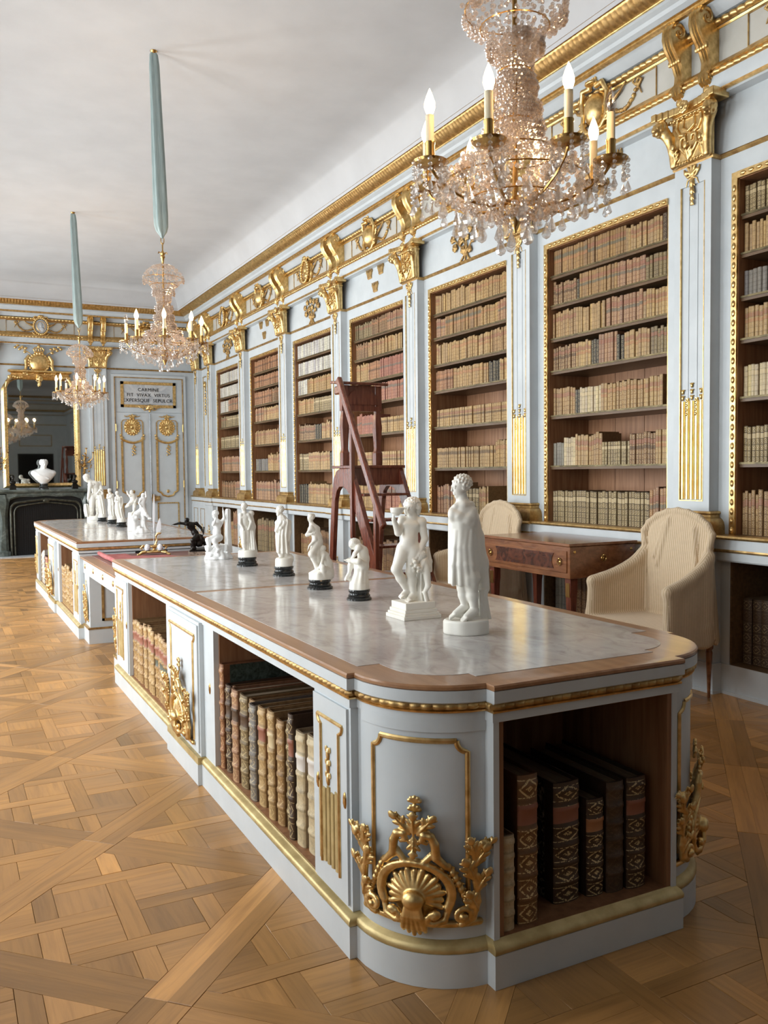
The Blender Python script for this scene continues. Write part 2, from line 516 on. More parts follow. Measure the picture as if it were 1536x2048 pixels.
# ------------------------------------------------------------------ sculpting with distance fields
class Sculpt:
    """smooth union of round cones, ellipsoids and lofts, meshed with surface nets"""
    def __init__(s, lo, hi, vox):
        s.lo = np.array(lo, float); s.vox = vox
        s.n = np.maximum(4, np.ceil((np.array(hi, float) - s.lo) / vox).astype(int) + 1)
        s.d = np.full(s.n, 1.0, np.float32)
    def _win(s, lo, hi, pad):
        a = np.floor((np.array(lo) - pad - s.lo) / s.vox).astype(int)
        b = np.ceil((np.array(hi) + pad - s.lo) / s.vox).astype(int) + 1
        a = np.clip(a, 0, s.n); b = np.clip(b, 0, s.n)
        if np.any(b <= a): return None
        sl = tuple(slice(i, j) for i, j in zip(a, b))
        g = [s.lo[i] + s.vox * np.arange(a[i], b[i], dtype=np.float32) for i in range(3)]
        X, Y, Z = g[0][:, None, None], g[1][None, :, None], g[2][None, None, :]
        return sl, X, Y, Z
    def _put(s, sl, d, k, sub=False):
        a = s.d[sl]
        d = d.astype(np.float32)
        if sub:
            h = np.clip(.5 - .5 * (a + d) / k, 0, 1)
            s.d[sl] = a * (1 - h) + (-d) * h + k * h * (1 - h)
        else:
            h = np.clip(.5 + .5 * (a - d) / k, 0, 1)
            s.d[sl] = a * (1 - h) + d * h - k * h * (1 - h)
    def cone(s, p, q, r1, r2=None, k=.006, sub=False, fl=None):
        """round cone; fl=(axis, factor) flattens nothing, kept simple"""
        p, q = np.array(p, float), np.array(q, float)
        r2 = r1 if r2 is None else r2
        rm = max(r1, r2)
        w = s._win(np.minimum(p, q) - rm, np.maximum(p, q) + rm, k + 3 * s.vox)
        if w is None: return s
        sl, X, Y, Z = w
        e = q - p; L = float(e @ e) + 1e-12
        t = np.clip(((X - p[0]) * e[0] + (Y - p[1]) * e[1] + (Z - p[2]) * e[2]) / L, 0, 1)
        d = np.sqrt((X - p[0] - t * e[0]) ** 2 + (Y - p[1] - t * e[1]) ** 2 + (Z - p[2] - t * e[2]) ** 2) - (r1 + (r2 - r1) * t)
        s._put(sl, d, k, sub)
        return s
    def stroke(s, pts, rad, k=.004, sub=False):
        if not hasattr(rad, '__len__'): rad = [rad] * len(pts)
        if len(rad) == 2 and len(pts) > 2:
            rad = [rad[0] + (rad[1] - rad[0]) * i / (len(pts) - 1) for i in range(len(pts))]
        for i in range(len(pts) - 1):
            s.cone(pts[i], pts[i + 1], rad[i], rad[i + 1], k, sub)
        return s
    def ell(s, c, r, k=.006, sub=False, rot=None, rip=None):
        """ellipsoid; rot = 3x3 rows of local axes; rip=(freq, amp) lumps its surface"""
        c, r = np.array(c, float), np.array(r, float)
        m = float(r.max()) if rot is not None else r
        w = s._win(c - m, c + m, k + 3 * s.vox)
        if w is None: return s
        sl, X, Y, Z = w
        x, y, z = X - c[0], Y - c[1], Z - c[2]
        if rot is not None:
            A = np.array(rot, float)
            x, y, z = A[0, 0] * x + A[0, 1] * y + A[0, 2] * z, A[1, 0] * x + A[1, 1] * y + A[1, 2] * z, A[2, 0] * x + A[2, 1] * y + A[2, 2] * z
        k0 = np.sqrt((x / r[0]) ** 2 + (y / r[1]) ** 2 + (z / r[2]) ** 2)
        k1 = np.sqrt((x / r[0] ** 2) ** 2 + (y / r[1] ** 2) ** 2 + (z / r[2] ** 2) ** 2) + 1e-9
        d = k0 * (k0 - 1) / k1
        if rip is not None:
            f, a = rip
            d = d + a * (np.sin(f * X + 1.3) * np.sin(f * Y + .4) + np.sin(f * Z * 1.1 + 2.1) * np.sin(f * X * .8 + .7) )
        s._put(sl, d, k, sub)
        return s
    def box(s, lo, hi, rnd=.002, k=.003, sub=False):
        lo, hi = np.array(lo, float), np.array(hi, float)
        w = s._win(lo, hi, k + 3 * s.vox)
        if w is None: return s
        sl, X, Y, Z = w
        c, h = (lo + hi) / 2, (hi - lo) / 2 - rnd
        qx, qy, qz = np.abs(X - c[0]) - h[0], np.abs(Y - c[1]) - h[1], np.abs(Z - c[2]) - h[2]
        d = np.sqrt(np.maximum(qx, 0) ** 2 + np.maximum(qy, 0) ** 2 + np.maximum(qz, 0) ** 2) + np.minimum(np.maximum(qx, np.maximum(qy, qz)), 0) - rnd
        s._put(sl, d, k, sub)
        return s
    def loft(s, lv, k=.006, folds=None, sub=False):
        """lv rows: z, cx, cy, rx, ry (z ascending); folds=(n, amp_bottom, amp_top, twist)"""
        lv = np.array(lv, float)
        w = s._win((np.min(lv[:, 1] - lv[:, 3]), np.min(lv[:, 2] - lv[:, 4]), lv[0, 0]), (np.max(lv[:, 1] + lv[:, 3]), np.max(lv[:, 2] + lv[:, 4]), lv[-1, 0]), k + 3 * s.vox + .004)
        if w is None: return s
        sl, X, Y, Z = w
        z = Z.ravel()
        cx, cy, rx, ry = [np.interp(z, lv[:, 0], lv[:, i])[None, None, :] for i in range(1, 5)]
        x, y = X - cx, Y - cy
        q = np.sqrt((x / rx) ** 2 + (y / ry) ** 2) + 1e-9
        d = (q - 1) * np.minimum(rx, ry)
        if folds is not None:
            n, a0, a1, tw = folds
            th = np.arctan2(y / ry, x / rx)
            t = (Z - lv[0, 0]) / (lv[-1, 0] - lv[0, 0])
            am = a0 + (a1 - a0) * t
            d = d + am * (np.sin(n * th + tw * t) + .5 * np.sin((n * 1.7) * th + 1.1 - tw * .6 * t))
        d = np.maximum(d, np.maximum(lv[0, 0] - Z, Z - lv[-1, 0]))
        s._put(sl, d, k, sub)
        return s
    def mesh(s):
        d = s.d
        ins = d < 0
        nx, ny, nz = d.shape
        c = [ins[i:nx - 1 + i, j:ny - 1 + j, k:nz - 1 + k] for i in (0, 1) for j in (0, 1) for k in (0, 1)]
        cnt = sum(a.astype(np.int8) for a in c)
        act = (cnt > 0) & (cnt < 8)
        idx = np.full(act.shape, -1, np.int64)
        ii = np.argwhere(act)
        if len(ii) == 0:
            return np.zeros((0, 3)), np.zeros((0, 4), int)
        idx[act] = np.arange(len(ii))
        val = np.stack([d[ii[:, 0] + i, ii[:, 1] + j, ii[:, 2] + k] for i in (0, 1) for j in (0, 1) for k in (0, 1)], 1)
        off = np.array([(i, j, k) for i in (0, 1) for j in (0, 1) for k in (0, 1)], float)
        ed = [(a, b) for a in range(8) for b in range(a + 1, 8) if np.abs(off[a] - off[b]).sum() == 1]
        acc = np.zeros((len(ii), 3)); m = np.zeros(len(ii))
        for a, b in ed:
            va, vb = val[:, a], val[:, b]
            cr = (va < 0) != (vb < 0)
            t = np.where(cr, va / np.where(cr, va - vb, 1), 0)
            acc += np.where(cr[:, None], off[a] + t[:, None] * (off[b] - off[a]), 0)
            m += cr
        V = (ii + acc / m[:, None]) * s.vox + s.lo
        F = []
        for ax in range(3):
            sl0 = [slice(None)] * 3; sl1 = [slice(None)] * 3
            sl0[ax] = slice(0, -1); sl1[ax] = slice(1, None)
            A, B = ins[tuple(sl0)], ins[tuple(sl1)]
            e = np.argwhere(A != B)
            o1, o2 = [i for i in range(3) if i != ax]
            ok = (e[:, o1] > 0) & (e[:, o2] > 0) & (e[:, o1] < d.shape[o1] - 1) & (e[:, o2] < d.shape[o2] - 1)
            e = e[ok]
            def at(a, b):
                q = e.copy(); q[:, o1] -= a; q[:, o2] -= b
                return idx[q[:, 0], q[:, 1], q[:, 2]]
            q = np.stack([at(1, 1), at(0, 1), at(0, 0), at(1, 0)], 1)
            flip = A[e[:, 0], e[:, 1], e[:, 2]]
            if ax == 1: flip = ~flip
            q = np.where(flip[:, None], q, q[:, ::-1])
            F.append(q)
        F = np.concatenate(F)
        F = F[(F >= 0).all(1)]
        return V, F
    def build(s, name, m, parent=None, local=True, warp=None, loc=None, label=None, smooth_iter=1):
        V, F = s.mesh()
        if warp is not None:
            V = warp(V)
        me = bpy.data.meshes.new(name)
        me.vertices.add(len(V)); me.vertices.foreach_set('co', V.astype(np.float32).ravel())
        me.loops.add(len(F) * 4); me.loops.foreach_set('vertex_index', F.astype(np.int32).ravel())
        me.polygons.add(len(F)); me.polygons.foreach_set('loop_start', np.arange(0, len(F) * 4, 4, dtype=np.int32))
        me.update(calc_edges=True)
        me.validate()
        me.polygons.foreach_set('use_smooth', [True] * len(me.polygons))
        me.materials.append(m)
        o = bpy.data.objects.new(name, me)
        link(o, parent)
        if loc is not None: o.location = loc
        if label: o['label'] = label
        return o
# ================================================================== SETTING
PW = 0.32
def pc(i): return PIL[i] + PW / 2
OZ0, OZ1 = 1.06, 3.38                      # bookcase opening heights
SHELF_Z = [3.151, 2.902, 2.622, 2.347, 1.967, 1.537]
Y_END = PIL[-1] + PW + .10                 # end of the last bay strip

# ---- floor: sub-floor plus oak planks laid as framed panels with basket-weave lattices
fl = MB().box(LX - .6, WX + .6, NY - .6, FY + .6, -.12, -.012)
floor = fl.build('floor', mat('sub_floor', (.035, .018, .009), .7), smooth=False, kind='structure', origin=(1.7, 7, 0))

def clip_poly(poly, a, b, c):
    """keep a*x+b*y<=c"""
    out = []
    for i in range(len(poly)):
        p, q = poly[i], poly[(i + 1) % len(poly)]
        dp, dq = a * p[0] + b * p[1] - c, a * q[0] + b * q[1] - c
        if dp <= 0: out.append(p)
        if dp * dq < 0:
            t = dp / (dp - dq)
            out.append((p[0] + t * (q[0] - p[0]), p[1] + t * (q[1] - p[1])))
    return out

def area(poly):
    return .5 * abs(sum(poly[i][0] * poly[(i + 1) % len(poly)][1] - poly[(i + 1) % len(poly)][0] * poly[i][1] for i in range(len(poly))))

def panel_pieces():
    """pieces of one panel about its centre: (polygon, grain angle)"""
    P = .855; h = P / 2; w = .078; hi = h - w
    D = hi * math.sqrt(2)
    out = []
    for k in range(4):                     # frame stiles and rails with butt joints
        if k % 2 == 0: r = [(-h, hi), (h, hi), (h, h), (-h, h)]
        else: r = [(-hi, hi), (hi, hi), (hi, h), (-hi, h)]
        a = R_(45 + 90 * k)
        out.append(([(x * math.cos(a) - y * math.sin(a), x * math.sin(a) + y * math.cos(a)) for x, y in r], 45 + 90 * k))
    s, d = .0365, .255
    cs = [-d, 0, d]
    ed = [-.6] + [c + t for c in cs for t in (-s, s)] + [.6]
    rects = []
    for i in range(4):
        for j in range(4):
            rects.append((ed[2 * i], ed[2 * i + 1], ed[2 * j], ed[2 * j + 1], 90 if (i + j) % 2 else 0))
    for vert in (True, False):
        for i, c in enumerate(cs):
            cuts = [-.6]
            for j, cc in enumerate(cs):
                through = ((i + j) % 2 == 0) == vert
                if not through:
                    cuts += [cc - s, cc + s]
            cuts.append(.6)
            for q in range(0, len(cuts), 2):
                if vert: rects.append((c - s, c + s, cuts[q], cuts[q + 1], 90))
                else: rects.append((cuts[q], cuts[q + 1], c - s, c + s, 0))
    for x0, x1, y0, y1, g in rects:
        p = [(x0, y0), (x1, y0), (x1, y1), (x0, y1)]
        for a, b in ((1, 1), (1, -1), (-1, 1), (-1, -1)):
            p = clip_poly(p, a, b, D)
            if len(p) < 3: break
        if len(p) >= 3 and area(p) > 2e-4:
            out.append((p, g))
    return out

PIECES = panel_pieces()
rng = random.Random(3)
planks = []
STEP = .855 * math.sqrt(2)
for iu in range(-22, 8):
    for iv in range(-6, 26):
        # joints run along u=x-y and v=x+y
        u = -2.505 + iu * STEP
        v = 3.565 + iv * STEP
        cx, cy = (u + v) / 2, (v - u) / 2
        if not (LX - .7 < cx < WX + .7 and NY - .7 < cy < FY + .7): continue
        tone_p = rng.uniform(.92, 1.06)
        for poly, g in PIECES:
            q = [(x + cx, y + cy) for x, y in poly]
            for a, b, c in ((1, 0, WX + .02), (-1, 0, -LX), (0, 1, FY), (0, -1, -NY)):
                q = clip_poly(q, a, b, c)
                if len(q) < 3: break
            if len(q) < 3 or area(q) < 2e-4: continue
            t = rng.gauss(.99, .155) * tone_p
            if rng.random() < .10: t *= rng.uniform(1.12, 1.28)
            if rng.random() < .10: t *= rng.uniform(.72, .86)
            hue = rng.uniform(-.03, .035)
            planks.append((q, g, (min(.9, .43 * t * (1 + hue * .4)), .222 * t, .075 * t * (1 - hue * 2))))

def plank_mesh(items, name, parent, kind=None):
    V, F, UV, C = [], [], [], []
    for q, g, col in items:
        n = len(q)
        if sum(q[i][0] * q[(i + 1) % n][1] - q[(i + 1) % n][0] * q[i][1] for i in range(n)) < 0: q = q[::-1]
        cx, cy = sum(p[0] for p in q) / n, sum(p[1] for p in q) / n
        a = R_(g); ca, sa = math.cos(a), math.sin(a)
        dz = rng.uniform(-.0012, 0); off = rng.uniform(0, 50); offv = rng.uniform(0, 50)
        b = len(V)
        g1, g2 = .0012, .0026
        def sh(p, e):
            dx, dy = p[0] - cx, p[1] - cy
            L = math.hypot(dx, dy) + 1e-9
            return (p[0] - dx / L * e, p[1] - dy / L * e)
        V += [(*sh(p, g1), -.0115) for p in q] + [(*sh(p, g1), dz - .0016) for p in q] + [(*sh(p, g2), dz) for p in q]
        fs = [tuple(b + 2 * n + i for i in range(n))]
        for r in (0, 1):
            for i in range(n):
                j = (i + 1) % n
                fs.append((b + r * n + i, b + r * n + j, b + (r + 1) * n + j, b + (r + 1) * n + i))
        F += fs
        for f in fs:
            for vi in f:
                x, y = V[vi][0] - cx, V[vi][1] - cy
                UV.append((x * ca + y * sa + off, -x * sa + y * ca + offv))
                C.append((*col, 1))
    me = bpy.data.meshes.new(name)
    o0 = WLOC[parent.name]
    me.from_pydata([(x - o0.x, y - o0.y, z - o0.z) for x, y, z in V], [], F)
    uvl = me.uv_layers.new(name='UVMap')
    uvl.data.foreach_set('uv', np.array(UV, np.float32).ravel())
    ca_ = me.color_attributes.new('col', 'FLOAT_COLOR', 'CORNER')
    ca_.data.foreach_set('color', np.array(C, np.float32).ravel())
    me.materials.append(M['floor'])
    o = bpy.data.objects.new(name, me)
    link(o, parent)
    if kind: o['kind'] = kind
    return o

def view_size(p, s):
    """pixels a length s spans at p, 0 when p is outside the picture"""
    d = Vector(p) - Vector((0, 0, EYE))
    z = d.dot(_F)
    if z < .2: return 0
    x, y = FPX * d.dot(_Rt) / z, FPX * d.dot(_U) / z
    if abs(x) > 800 or abs(y) > 1060: return 0
    return FPX * s / z

scored = []
for it in planks:
    q = it[0]
    cx, cy = sum(p[0] for p in q) / len(q), sum(p[1] for p in q) / len(q)
    sz = view_size((cx, cy, 0), math.sqrt(area(q)))
    if 1.12 < cx < 2.38 and 2.06 < cy < 12.6: sz = 0
    if cx > 2.38 and cy > 3.6: sz *= .3
    scored.append((sz, it))
scored.sort(key=lambda t: -t[0])
for sz, it in scored[:300]:
    plank_mesh([it], 'plank', floor)
plank_mesh([it for sz, it in scored[300:]], 'planks', floor, kind='stuff')

# ---- ceiling with a coved edge
CT = [(LX, NY), (WX, NY), (WX, FY), (LX, FY)]
def inset(p): return [(LX + p, NY + p), (WX - p, NY + p), (WX - p, FY - p), (LX + p, FY - p)]
cv = MB()
rs = []
P0, R0 = .43, .38
for i in range(13):
    a = math.pi / 2 * i / 12
    p = P0 + R0 * (1 - math.cos(a)); z = CZ - R0 + R0 * math.sin(a)
    rs.append([(x, y, z) for x, y in inset(p)])
cv.rings(rs, True, False, True)
cv.box(LX - .6, WX + .6, NY - .6, FY + .6, CZ + .05, CZ + .25)
ceiling = cv.build('ceiling', M['ceiling'], kind='structure', origin=(1.75, 7, CZ), angle=50)

# ---- the cornice: mouldings mitred round the room
cornice = empty('trim_1', (1.75, 7.35, 4.4), kind='structure')
def ring_moulding(name, prof, m, parent=cornice):
    """prof = closed polygon of (distance from the wall, z)"""
    b = MB()
    n = len(prof)
    rs = [[(inset(p)[c][0], inset(p)[c][1], z) for p, z in prof] for c in range(4)]
    rs.append(rs[0])
    b.rings(rs, True, False, False)
    return b.build(name, m, parent, angle=30)
def carved(name, path_p, z, r, pitch, m, shape, parent=cornice):
    """a carved rope of repeating lobes along the right and far walls"""
    runs = [((WX - path_p, NY + path_p), (WX - path_p, FY - path_p), (-1, 0)), ((WX - path_p, FY - path_p), (LX + path_p, FY - path_p), (0, -1))]
    b = MB()
    for p0, p1, nv in runs:
        L = math.hypot(p1[0] - p0[0], p1[1] - p0[1])
        ns = int(L / pitch) * 4
        rs = []
        for i in range(ns + 1):
            t = i / ns
            ph = (i % 4) / 4
            x, y = p0[0] + (p1[0] - p0[0]) * t, p0[1] + (p1[1] - p0[1]) * t
            rs.append([(x + nv[0] * a, y + nv[1] * a, z + c) for a, c in shape(r, ph)])
        b.rings(rs, True, True, True)
    return b.build(name, m, parent, angle=60)
def egg_shape(r, ph):
    k = [.55, .95, 1.1, .95][int(ph * 4) % 4]
    return [(-.004, -r)] + [(r * k * math.cos(a), r * (.85 if k > .6 else .8) * math.sin(a)) for a in (-1.2, -.6, 0, .6, 1.2)] + [(-.004, r)]
def leaf_shape(r, ph):
    k = [1.35, .95, .5, .95][int(ph * 4) % 4]
    # a leaning leaf band from the corona lip up and outwards
    return [(-.01, -.045), (.004, -.044)] + [(.006 + .090 * t + .013 * k * math.sin(math.pi * t), -.042 + .078 * t - .003 * k) for t in (.15, .4, .65, .9)] + [(.106, .036), (.106, .046), (-.01, .046)]

ring_moulding('architrave', [(0, 3.93), (.085, 3.93), (.085, 3.955), (.095, 3.975), (.095, 4.065), (0, 4.065)], M['paint'])
ring_moulding('architrave_bead', [(.08, 3.945), (.104, 3.945), (.112, 3.955), (.104, 3.967), (.08, 3.967)], M['gold'])
carved('egg_moulding', .095, 4.085, .022, .055, M['gold'], egg_shape)
ring_moulding('frieze_cavetto', [(0, 4.10), (.112, 4.10), (.105, 4.118), (.07, 4.135), (.045, 4.165), (0, 4.165)], M['gold'])
ring_moulding('frieze', [(0, 4.165), (.025, 4.165), (.025, 4.42), (0, 4.42)], M['frieze'])
ring_moulding('frieze_top_fillet', [(0, 4.385), (.035, 4.385), (.042, 4.396), (0, 4.396)], M['gold_bright'])
carved('bead_moulding', .05, 4.425, .026, .062, M['gold'], egg_shape)
ring_moulding('bed_moulding', [(0, 4.45), (.075, 4.45), (.10, 4.47), (.12, 4.50), (.15, 4.515), (0, 4.515)], M['paint'])
ring_moulding('corona_lip', [(0, 4.513), (.175, 4.513), (.185, 4.522), (.185, 4.533), (.20, 4.54), (0, 4.54)], M['gold'])
ring_moulding('corona', [(0, 4.54), (.205, 4.54), (.235, 4.56), (.245, 4.585), (.275, 4.605), (.275, 4.63), (0, 4.63)], M['paint'])
carved('leaf_moulding', .292, 4.675, .04, .052, M['gold'], leaf_shape)
ring_moulding('leaf_ground', [(0, 4.626), (.290, 4.626), (.300, 4.640), (.375, 4.700), (.412, 4.722), (.435, 4.735), (0, 4.735)], M['gold'])

# ---- right wall
wr = MB()
WB = WX + .52
wr.box(WX, WB, NY, FY, OZ1 + .045, CZ - .1)              # above the cases
spans = []                                            # case openings
for i in range(len(PIL) - 1):
    spans.append((PIL[i] + PW + .145, PIL[i + 1] - .145))
edges = [NY] + [e for s_ in spans for e in s_] + [FY]
for k in range(0, len(edges), 2):
    wr.box(WX, WB, edges[k], edges[k + 1], 0, OZ1 + .045)
wr.box(WB, WB + .1, NY, FY, 0, OZ1 + .1)
wall_right = wr.build('wall_right', M['paint'], smooth=False, kind='structure', origin=(WX, 7.35, 0))

# plain astragal along the wall under the frieze of panels
def astragal(y0, y1, p, name='astragal'):
    return MB().extrude([(WX + .002, 3.548), (p + .012, 3.548), (p, 3.560), (p - .006, 3.568), (p, 3.577), (WX + .002, 3.580)], y0, y1).build(name, M['gold_dull'], wall_right)
for i in range(len(PIL)):
    if i + 1 < len(PIL): astragal(PIL[i] + PW, PIL[i + 1], WX - .016)
astragal(Y_END - .1, FY - .04, WX - .016)

# ---- gilded capital (one sculpture, shared)
def spiral(cx, cz, y, r0, turns, start, sgn=1, n=16):
    return [(cx + sgn * r0 * (1 - .82 * i / n) * math.cos(start + turns * 2 * math.pi * i / n), y, cz + r0 * (1 - .82 * i / n) * math.sin(start + turns * 2 * math.pi * i / n)) for i in range(n + 1)]
def leaf(S, base, tip, w, y0=-.01, curl=.02, lobes=4, k=.004):
    """a lobed acanthus leaf lying against the wall, curling outward at its tip"""
    b, t = np.array(base, float), np.array(tip, float)
    d = t - b; L = float(np.linalg.norm(d)); d /= L
    nrm = np.array((-d[1], d[0]))
    def plate(c, y, dr, ln, wd):
        S.ell((c[0], y, c[1]), (ln, max(w * .16, .0035), wd), k, rot=[(dr[0], 0, dr[1]), (0, 1, 0), (-dr[1], 0, dr[0])])
    m = b + d * L * .5
    plate(m, y0 - curl * .25, d, L * .52, w * .42)
    for i in range(1, lobes + 1):
        f = i / (lobes + .35)
        c = b + d * L * f
        ww = w * (.55 + .5 * math.sin(math.pi * f))
        for sg in (-1, 1):
            dr = d * .72 + nrm * sg * .69
            plate(c + nrm * sg * ww * .38, y0 - curl * f * f, dr, ww * .50, ww * .22)
    plate(t - d * L * .05, y0 - curl * 1.1, d, w * .5, w * .34)
    S.cone((b[0], y0 - w * .1, b[1]), (t[0], y0 - curl - w * .1, t[1]), w * .13, w * .08, k)
def capital_sculpt():
    S = Sculpt((-.32, -.20, -.01), (.32, .012, .41), .0055)
    S.box((-.158, -.055, 0), (.158, .01, .34), .006)
    for sg in (-1, 1):                                    # flaring sides and lion-headed volutes
        S.stroke([(sg * .145, -.045, .02), (sg * .150, -.055, .12), (sg * .168, -.07, .20), (sg * .205, -.085, .26)], [.028, .030, .034, .042], .012)
        S.stroke(spiral(sg * .205, .285, -.095, .052, 1.4, -2.0, sg), [.020, .012], .004)
        S.ell((sg * .222, -.115, .275), (.046, .045, .048), .01, rip=(150, .004))
        S.ell((sg * .222, -.152, .262), (.022, .022, .018), .008)
        S.ell((sg * .213, -.135, .237), (.016, .016, .012), .006)
        leaf(S, (sg * .12, .02), (sg * .118, .135), .045, -.058, .03)
        S.stroke([(sg * .02, -.058, .05), (sg * .07, -.062, .11), (sg * .065, -.066, .17), (sg * .03, -.066, .175), (sg * .025, -.064, .145)], [.013, .009], .004)
        S.stroke([(sg * .03, -.060, .19), (sg * .08, -.062, .20), (sg * .11, -.062, .25), (sg * .10, -.06, .295)], [.009, .013], .004)
    leaf(S, (0, .015), (0, .115), .055, -.06, .035)
    S.stroke([(-.045, -.06, .30), (-.05, -.066, .235), (0, -.07, .205), (.05, -.066, .235), (.045, -.06, .30)], .009, .004)
    S.box((-.175, -.075, .295), (.175, .01, .318), .004)
    for i in range(9):
        S.ell(((i - 4) * .036, -.078, .306), (.013, .012, .012), .003)
    for i in range(-6, 7):                                # abacus with hollow front
        x = i * .042
        y = -.085 - .055 * (abs(i) / 6) ** 2
        S.box((x - .023, y, .335), (x + .023, .01, .388), .005)
    for q in range(8):
        a = q * math.pi / 4
        S.ell((.030 * math.cos(a), -.115, .352 + .030 * math.sin(a)), (.017, .014, .017), .003)
    S.ell((0, -.125, .352), (.017, .017, .017), .003)
    for i in range(13):
        S.ell(((i - 6) * .0255, -.058, .012), (.010, .009, .009), .002)
    return S
pil_caps = None
# tassel of bell flowers below the capital
def tassel_sculpt():
    S = Sculpt((-.085, -.045, -.30), (.085, .006, .01), .004)
    for q in range(5):
        a = math.pi * (.1 + .2 * q)
        S.cone((0, -.014, -.045), (.050 * math.cos(a), -.02, -.04 + .05 * math.sin(a)), .012, .011, .003)
    for sg in (-1, 1):
        S.stroke([(0, -.015, -.05), (sg * .035, -.02, -.06), (sg * .06, -.02, -.03), (sg * .066, -.018, -.005)], [.008, .007], .003)
        S.stroke([(0, -.015, -.065), (sg * .04, -.015, -.08), (sg * .055, -.012, -.12)], [.006, .004], .003)
    z = -.075
    for i, h in enumerate((.062, .056, .048, .04)):
        r = .020 - .0028 * i
        S.ell((0, -.016, z - h * .45), (r, r * .8, h * .52), .002)
        for sg in (-1, 1):
            S.cone((sg * r * .5, -.018, z - h * .3), (sg * r * 1.15, -.014, z - h * .85), .006, .004, .003)
        z -= h * .86
    return S
def garland_leaf_chain(S, pts, r, y=-.014, k=.003):
    for i, (x, z) in enumerate(pts):
        S.ell((x, y, z), (r * (1 + .25 * (i % 2)), r, r * (1.1 - .2 * (i % 2))), k, rip=(260, .002))
        S.ell((x + r * .8 * (1 if i % 2 else -1), y + .004, z + r * .6), (r * .55, r * .6, r * .5), k)

RW = (0, 0, -math.pi / 2)     # ornaments modelled facing -y turned to face -x
first = {}
def ornament(key, sculpt, name, m, parent, loc, rot=RW, scale=(1, 1, 1)):
    """first use builds the sculpture, later uses share it"""
    if key not in first:
        o = sculpt().build(name, m, parent)
        first[key] = o
    else:
        o = inst(first[key], name, parent, (0, 0, 0))
    o.location = Vector(loc) - WLOC.get(parent.name, Vector((0, 0, 0)))
    o.rotation_euler = rot
    o.scale = scale
    return o

def flute_mesh(n, w, h, parent_name):
    pass

def pilaster_at(origin, rot, parent, lo=1.06, name='pilaster'):
    """fluted pilaster; local x along the wall, -y out of it; origin = wall plane, centre line, floor"""
    p = empty(name, Vector(origin) - WLOC[parent.name], parent=parent)
    p.rotation_euler = rot
    key = 'pil'
    if key not in first:
        d = WX - WP
        b = MB()
        b.box(-PW / 2, PW / 2, -d, .0, 1.20, 3.55)
        # raised margins leave a sunk panel with three channels
        e = .012
        for x0, x1 in ((-PW / 2, -.106), (.106, PW / 2)):
            b.box(x0, x1, -d - e, -d + .001, 1.20, 3.55)
        for x0, x1 in ((-.041, -.037), (.037, .041)):
            b.box(x0, x1, -d - .004, -d + .001, 1.97, 3.35)
        b.box(-.106, .106, -d - e, -d + .001, 1.20, 1.285)
        b.box(-.106, .106, -d - e, -d + .001, 3.42, 3.55)
        s0 = b.build('shaft', M['paint'], p, local=True, smooth=False)
        g = MB()
        for x in (-.106, .1):
            g.box(x, x + .006, -d - .0145, -d - .002, 1.285, 3.42)
        g.box(-.106, .106, -d - .0145, -d - .002, 1.279, 1.286)
        f0 = g.build('panel_fillet', M['gold'], p, local=True, smooth=False)
        fl_ = []
        for i in range(5):
            x = (i - 2) * .0405
            q = MB()
            top = 1.965 if i % 2 == 0 else 1.985
            pr = [(x + .0155 * math.cos(a), -d - .003 - .013 * math.sin(a)) for a in np.linspace(0, math.pi, 7)]
            q.rings([[(a, c, 1.292) for a, c in pr], [(a, c, top) for a, c in pr]])
            if i % 2 == 0:
                z = top
                for j in range(3 if i == 2 else 2):
                    q.ball((x, -d - .008, z + .022 + j * .042), .011, 6, 4, (.9, .8, 1.7))
                    q.ball((x + .011, -d - .006, z + .034 + j * .042), .006, 5, 4)
                    q.ball((x - .011, -d - .006, z + .034 + j * .042), .006, 5, 4)
            else:
                for j in range(4):
                    q.ball((x, -d - .014, top - .02 - j * .03), .010, 6, 4, (.9, .8, 1.5))
            fl_.append(q.build('flute', M['gold_bright'], p, local=True, angle=60))
        pb = MB()
        prof = [(.0, 1.215), (.018, 1.212), (.024, 1.20), (.012, 1.188), (.014, 1.172), (.034, 1.160), (.050, 1.140), (.056, 1.115), (.058, 1.06)]
        rs = [[(-PW / 2 - o_, .0, z), (-PW / 2 - o_, -d - o_, z), (PW / 2 + o_, -d - o_, z), (PW / 2 + o_, .0, z)] for o_, z in prof]
        pb.rings(rs, True)
        b0 = pb.build('pilaster_base', M['gold_dull'], p, local=True)
        ring = MB()
        ring.rings([[(-PW / 2 - o_, .0, z), (-PW / 2 - o_, -d - o_, z), (PW / 2 + o_, -d - o_, z), (PW / 2 + o_, .0, z)] for o_, z in ((.0, 3.545), (.012, 3.550), (.018, 3.562), (.012, 3.574), (0, 3.578))], True)
        r0 = ring.build('necking', M['gold_dull'], p, local=True)
        c0 = capital_sculpt().build('capital', M['gold'], p, loc=(0, -d + .012, 3.565))
        t0 = tassel_sculpt().build('tassel', M['gold'], p, loc=(0, -d - .002, 3.535))
        first[key] = [s0, f0, b0, r0, c0, t0] + fl_
    else:
        for o in first[key]:
            c = o.copy(); COL.objects.link(c); c.parent = p
    return p

vis_pil = [i for i in range(len(PIL)) if PIL[i] > 1.5]
for i in vis_pil:
    pilaster_at((WX, pc(i), 0), RW, wall_right)
pilaster_at((WX, FY - .36, 0), RW, wall_right)

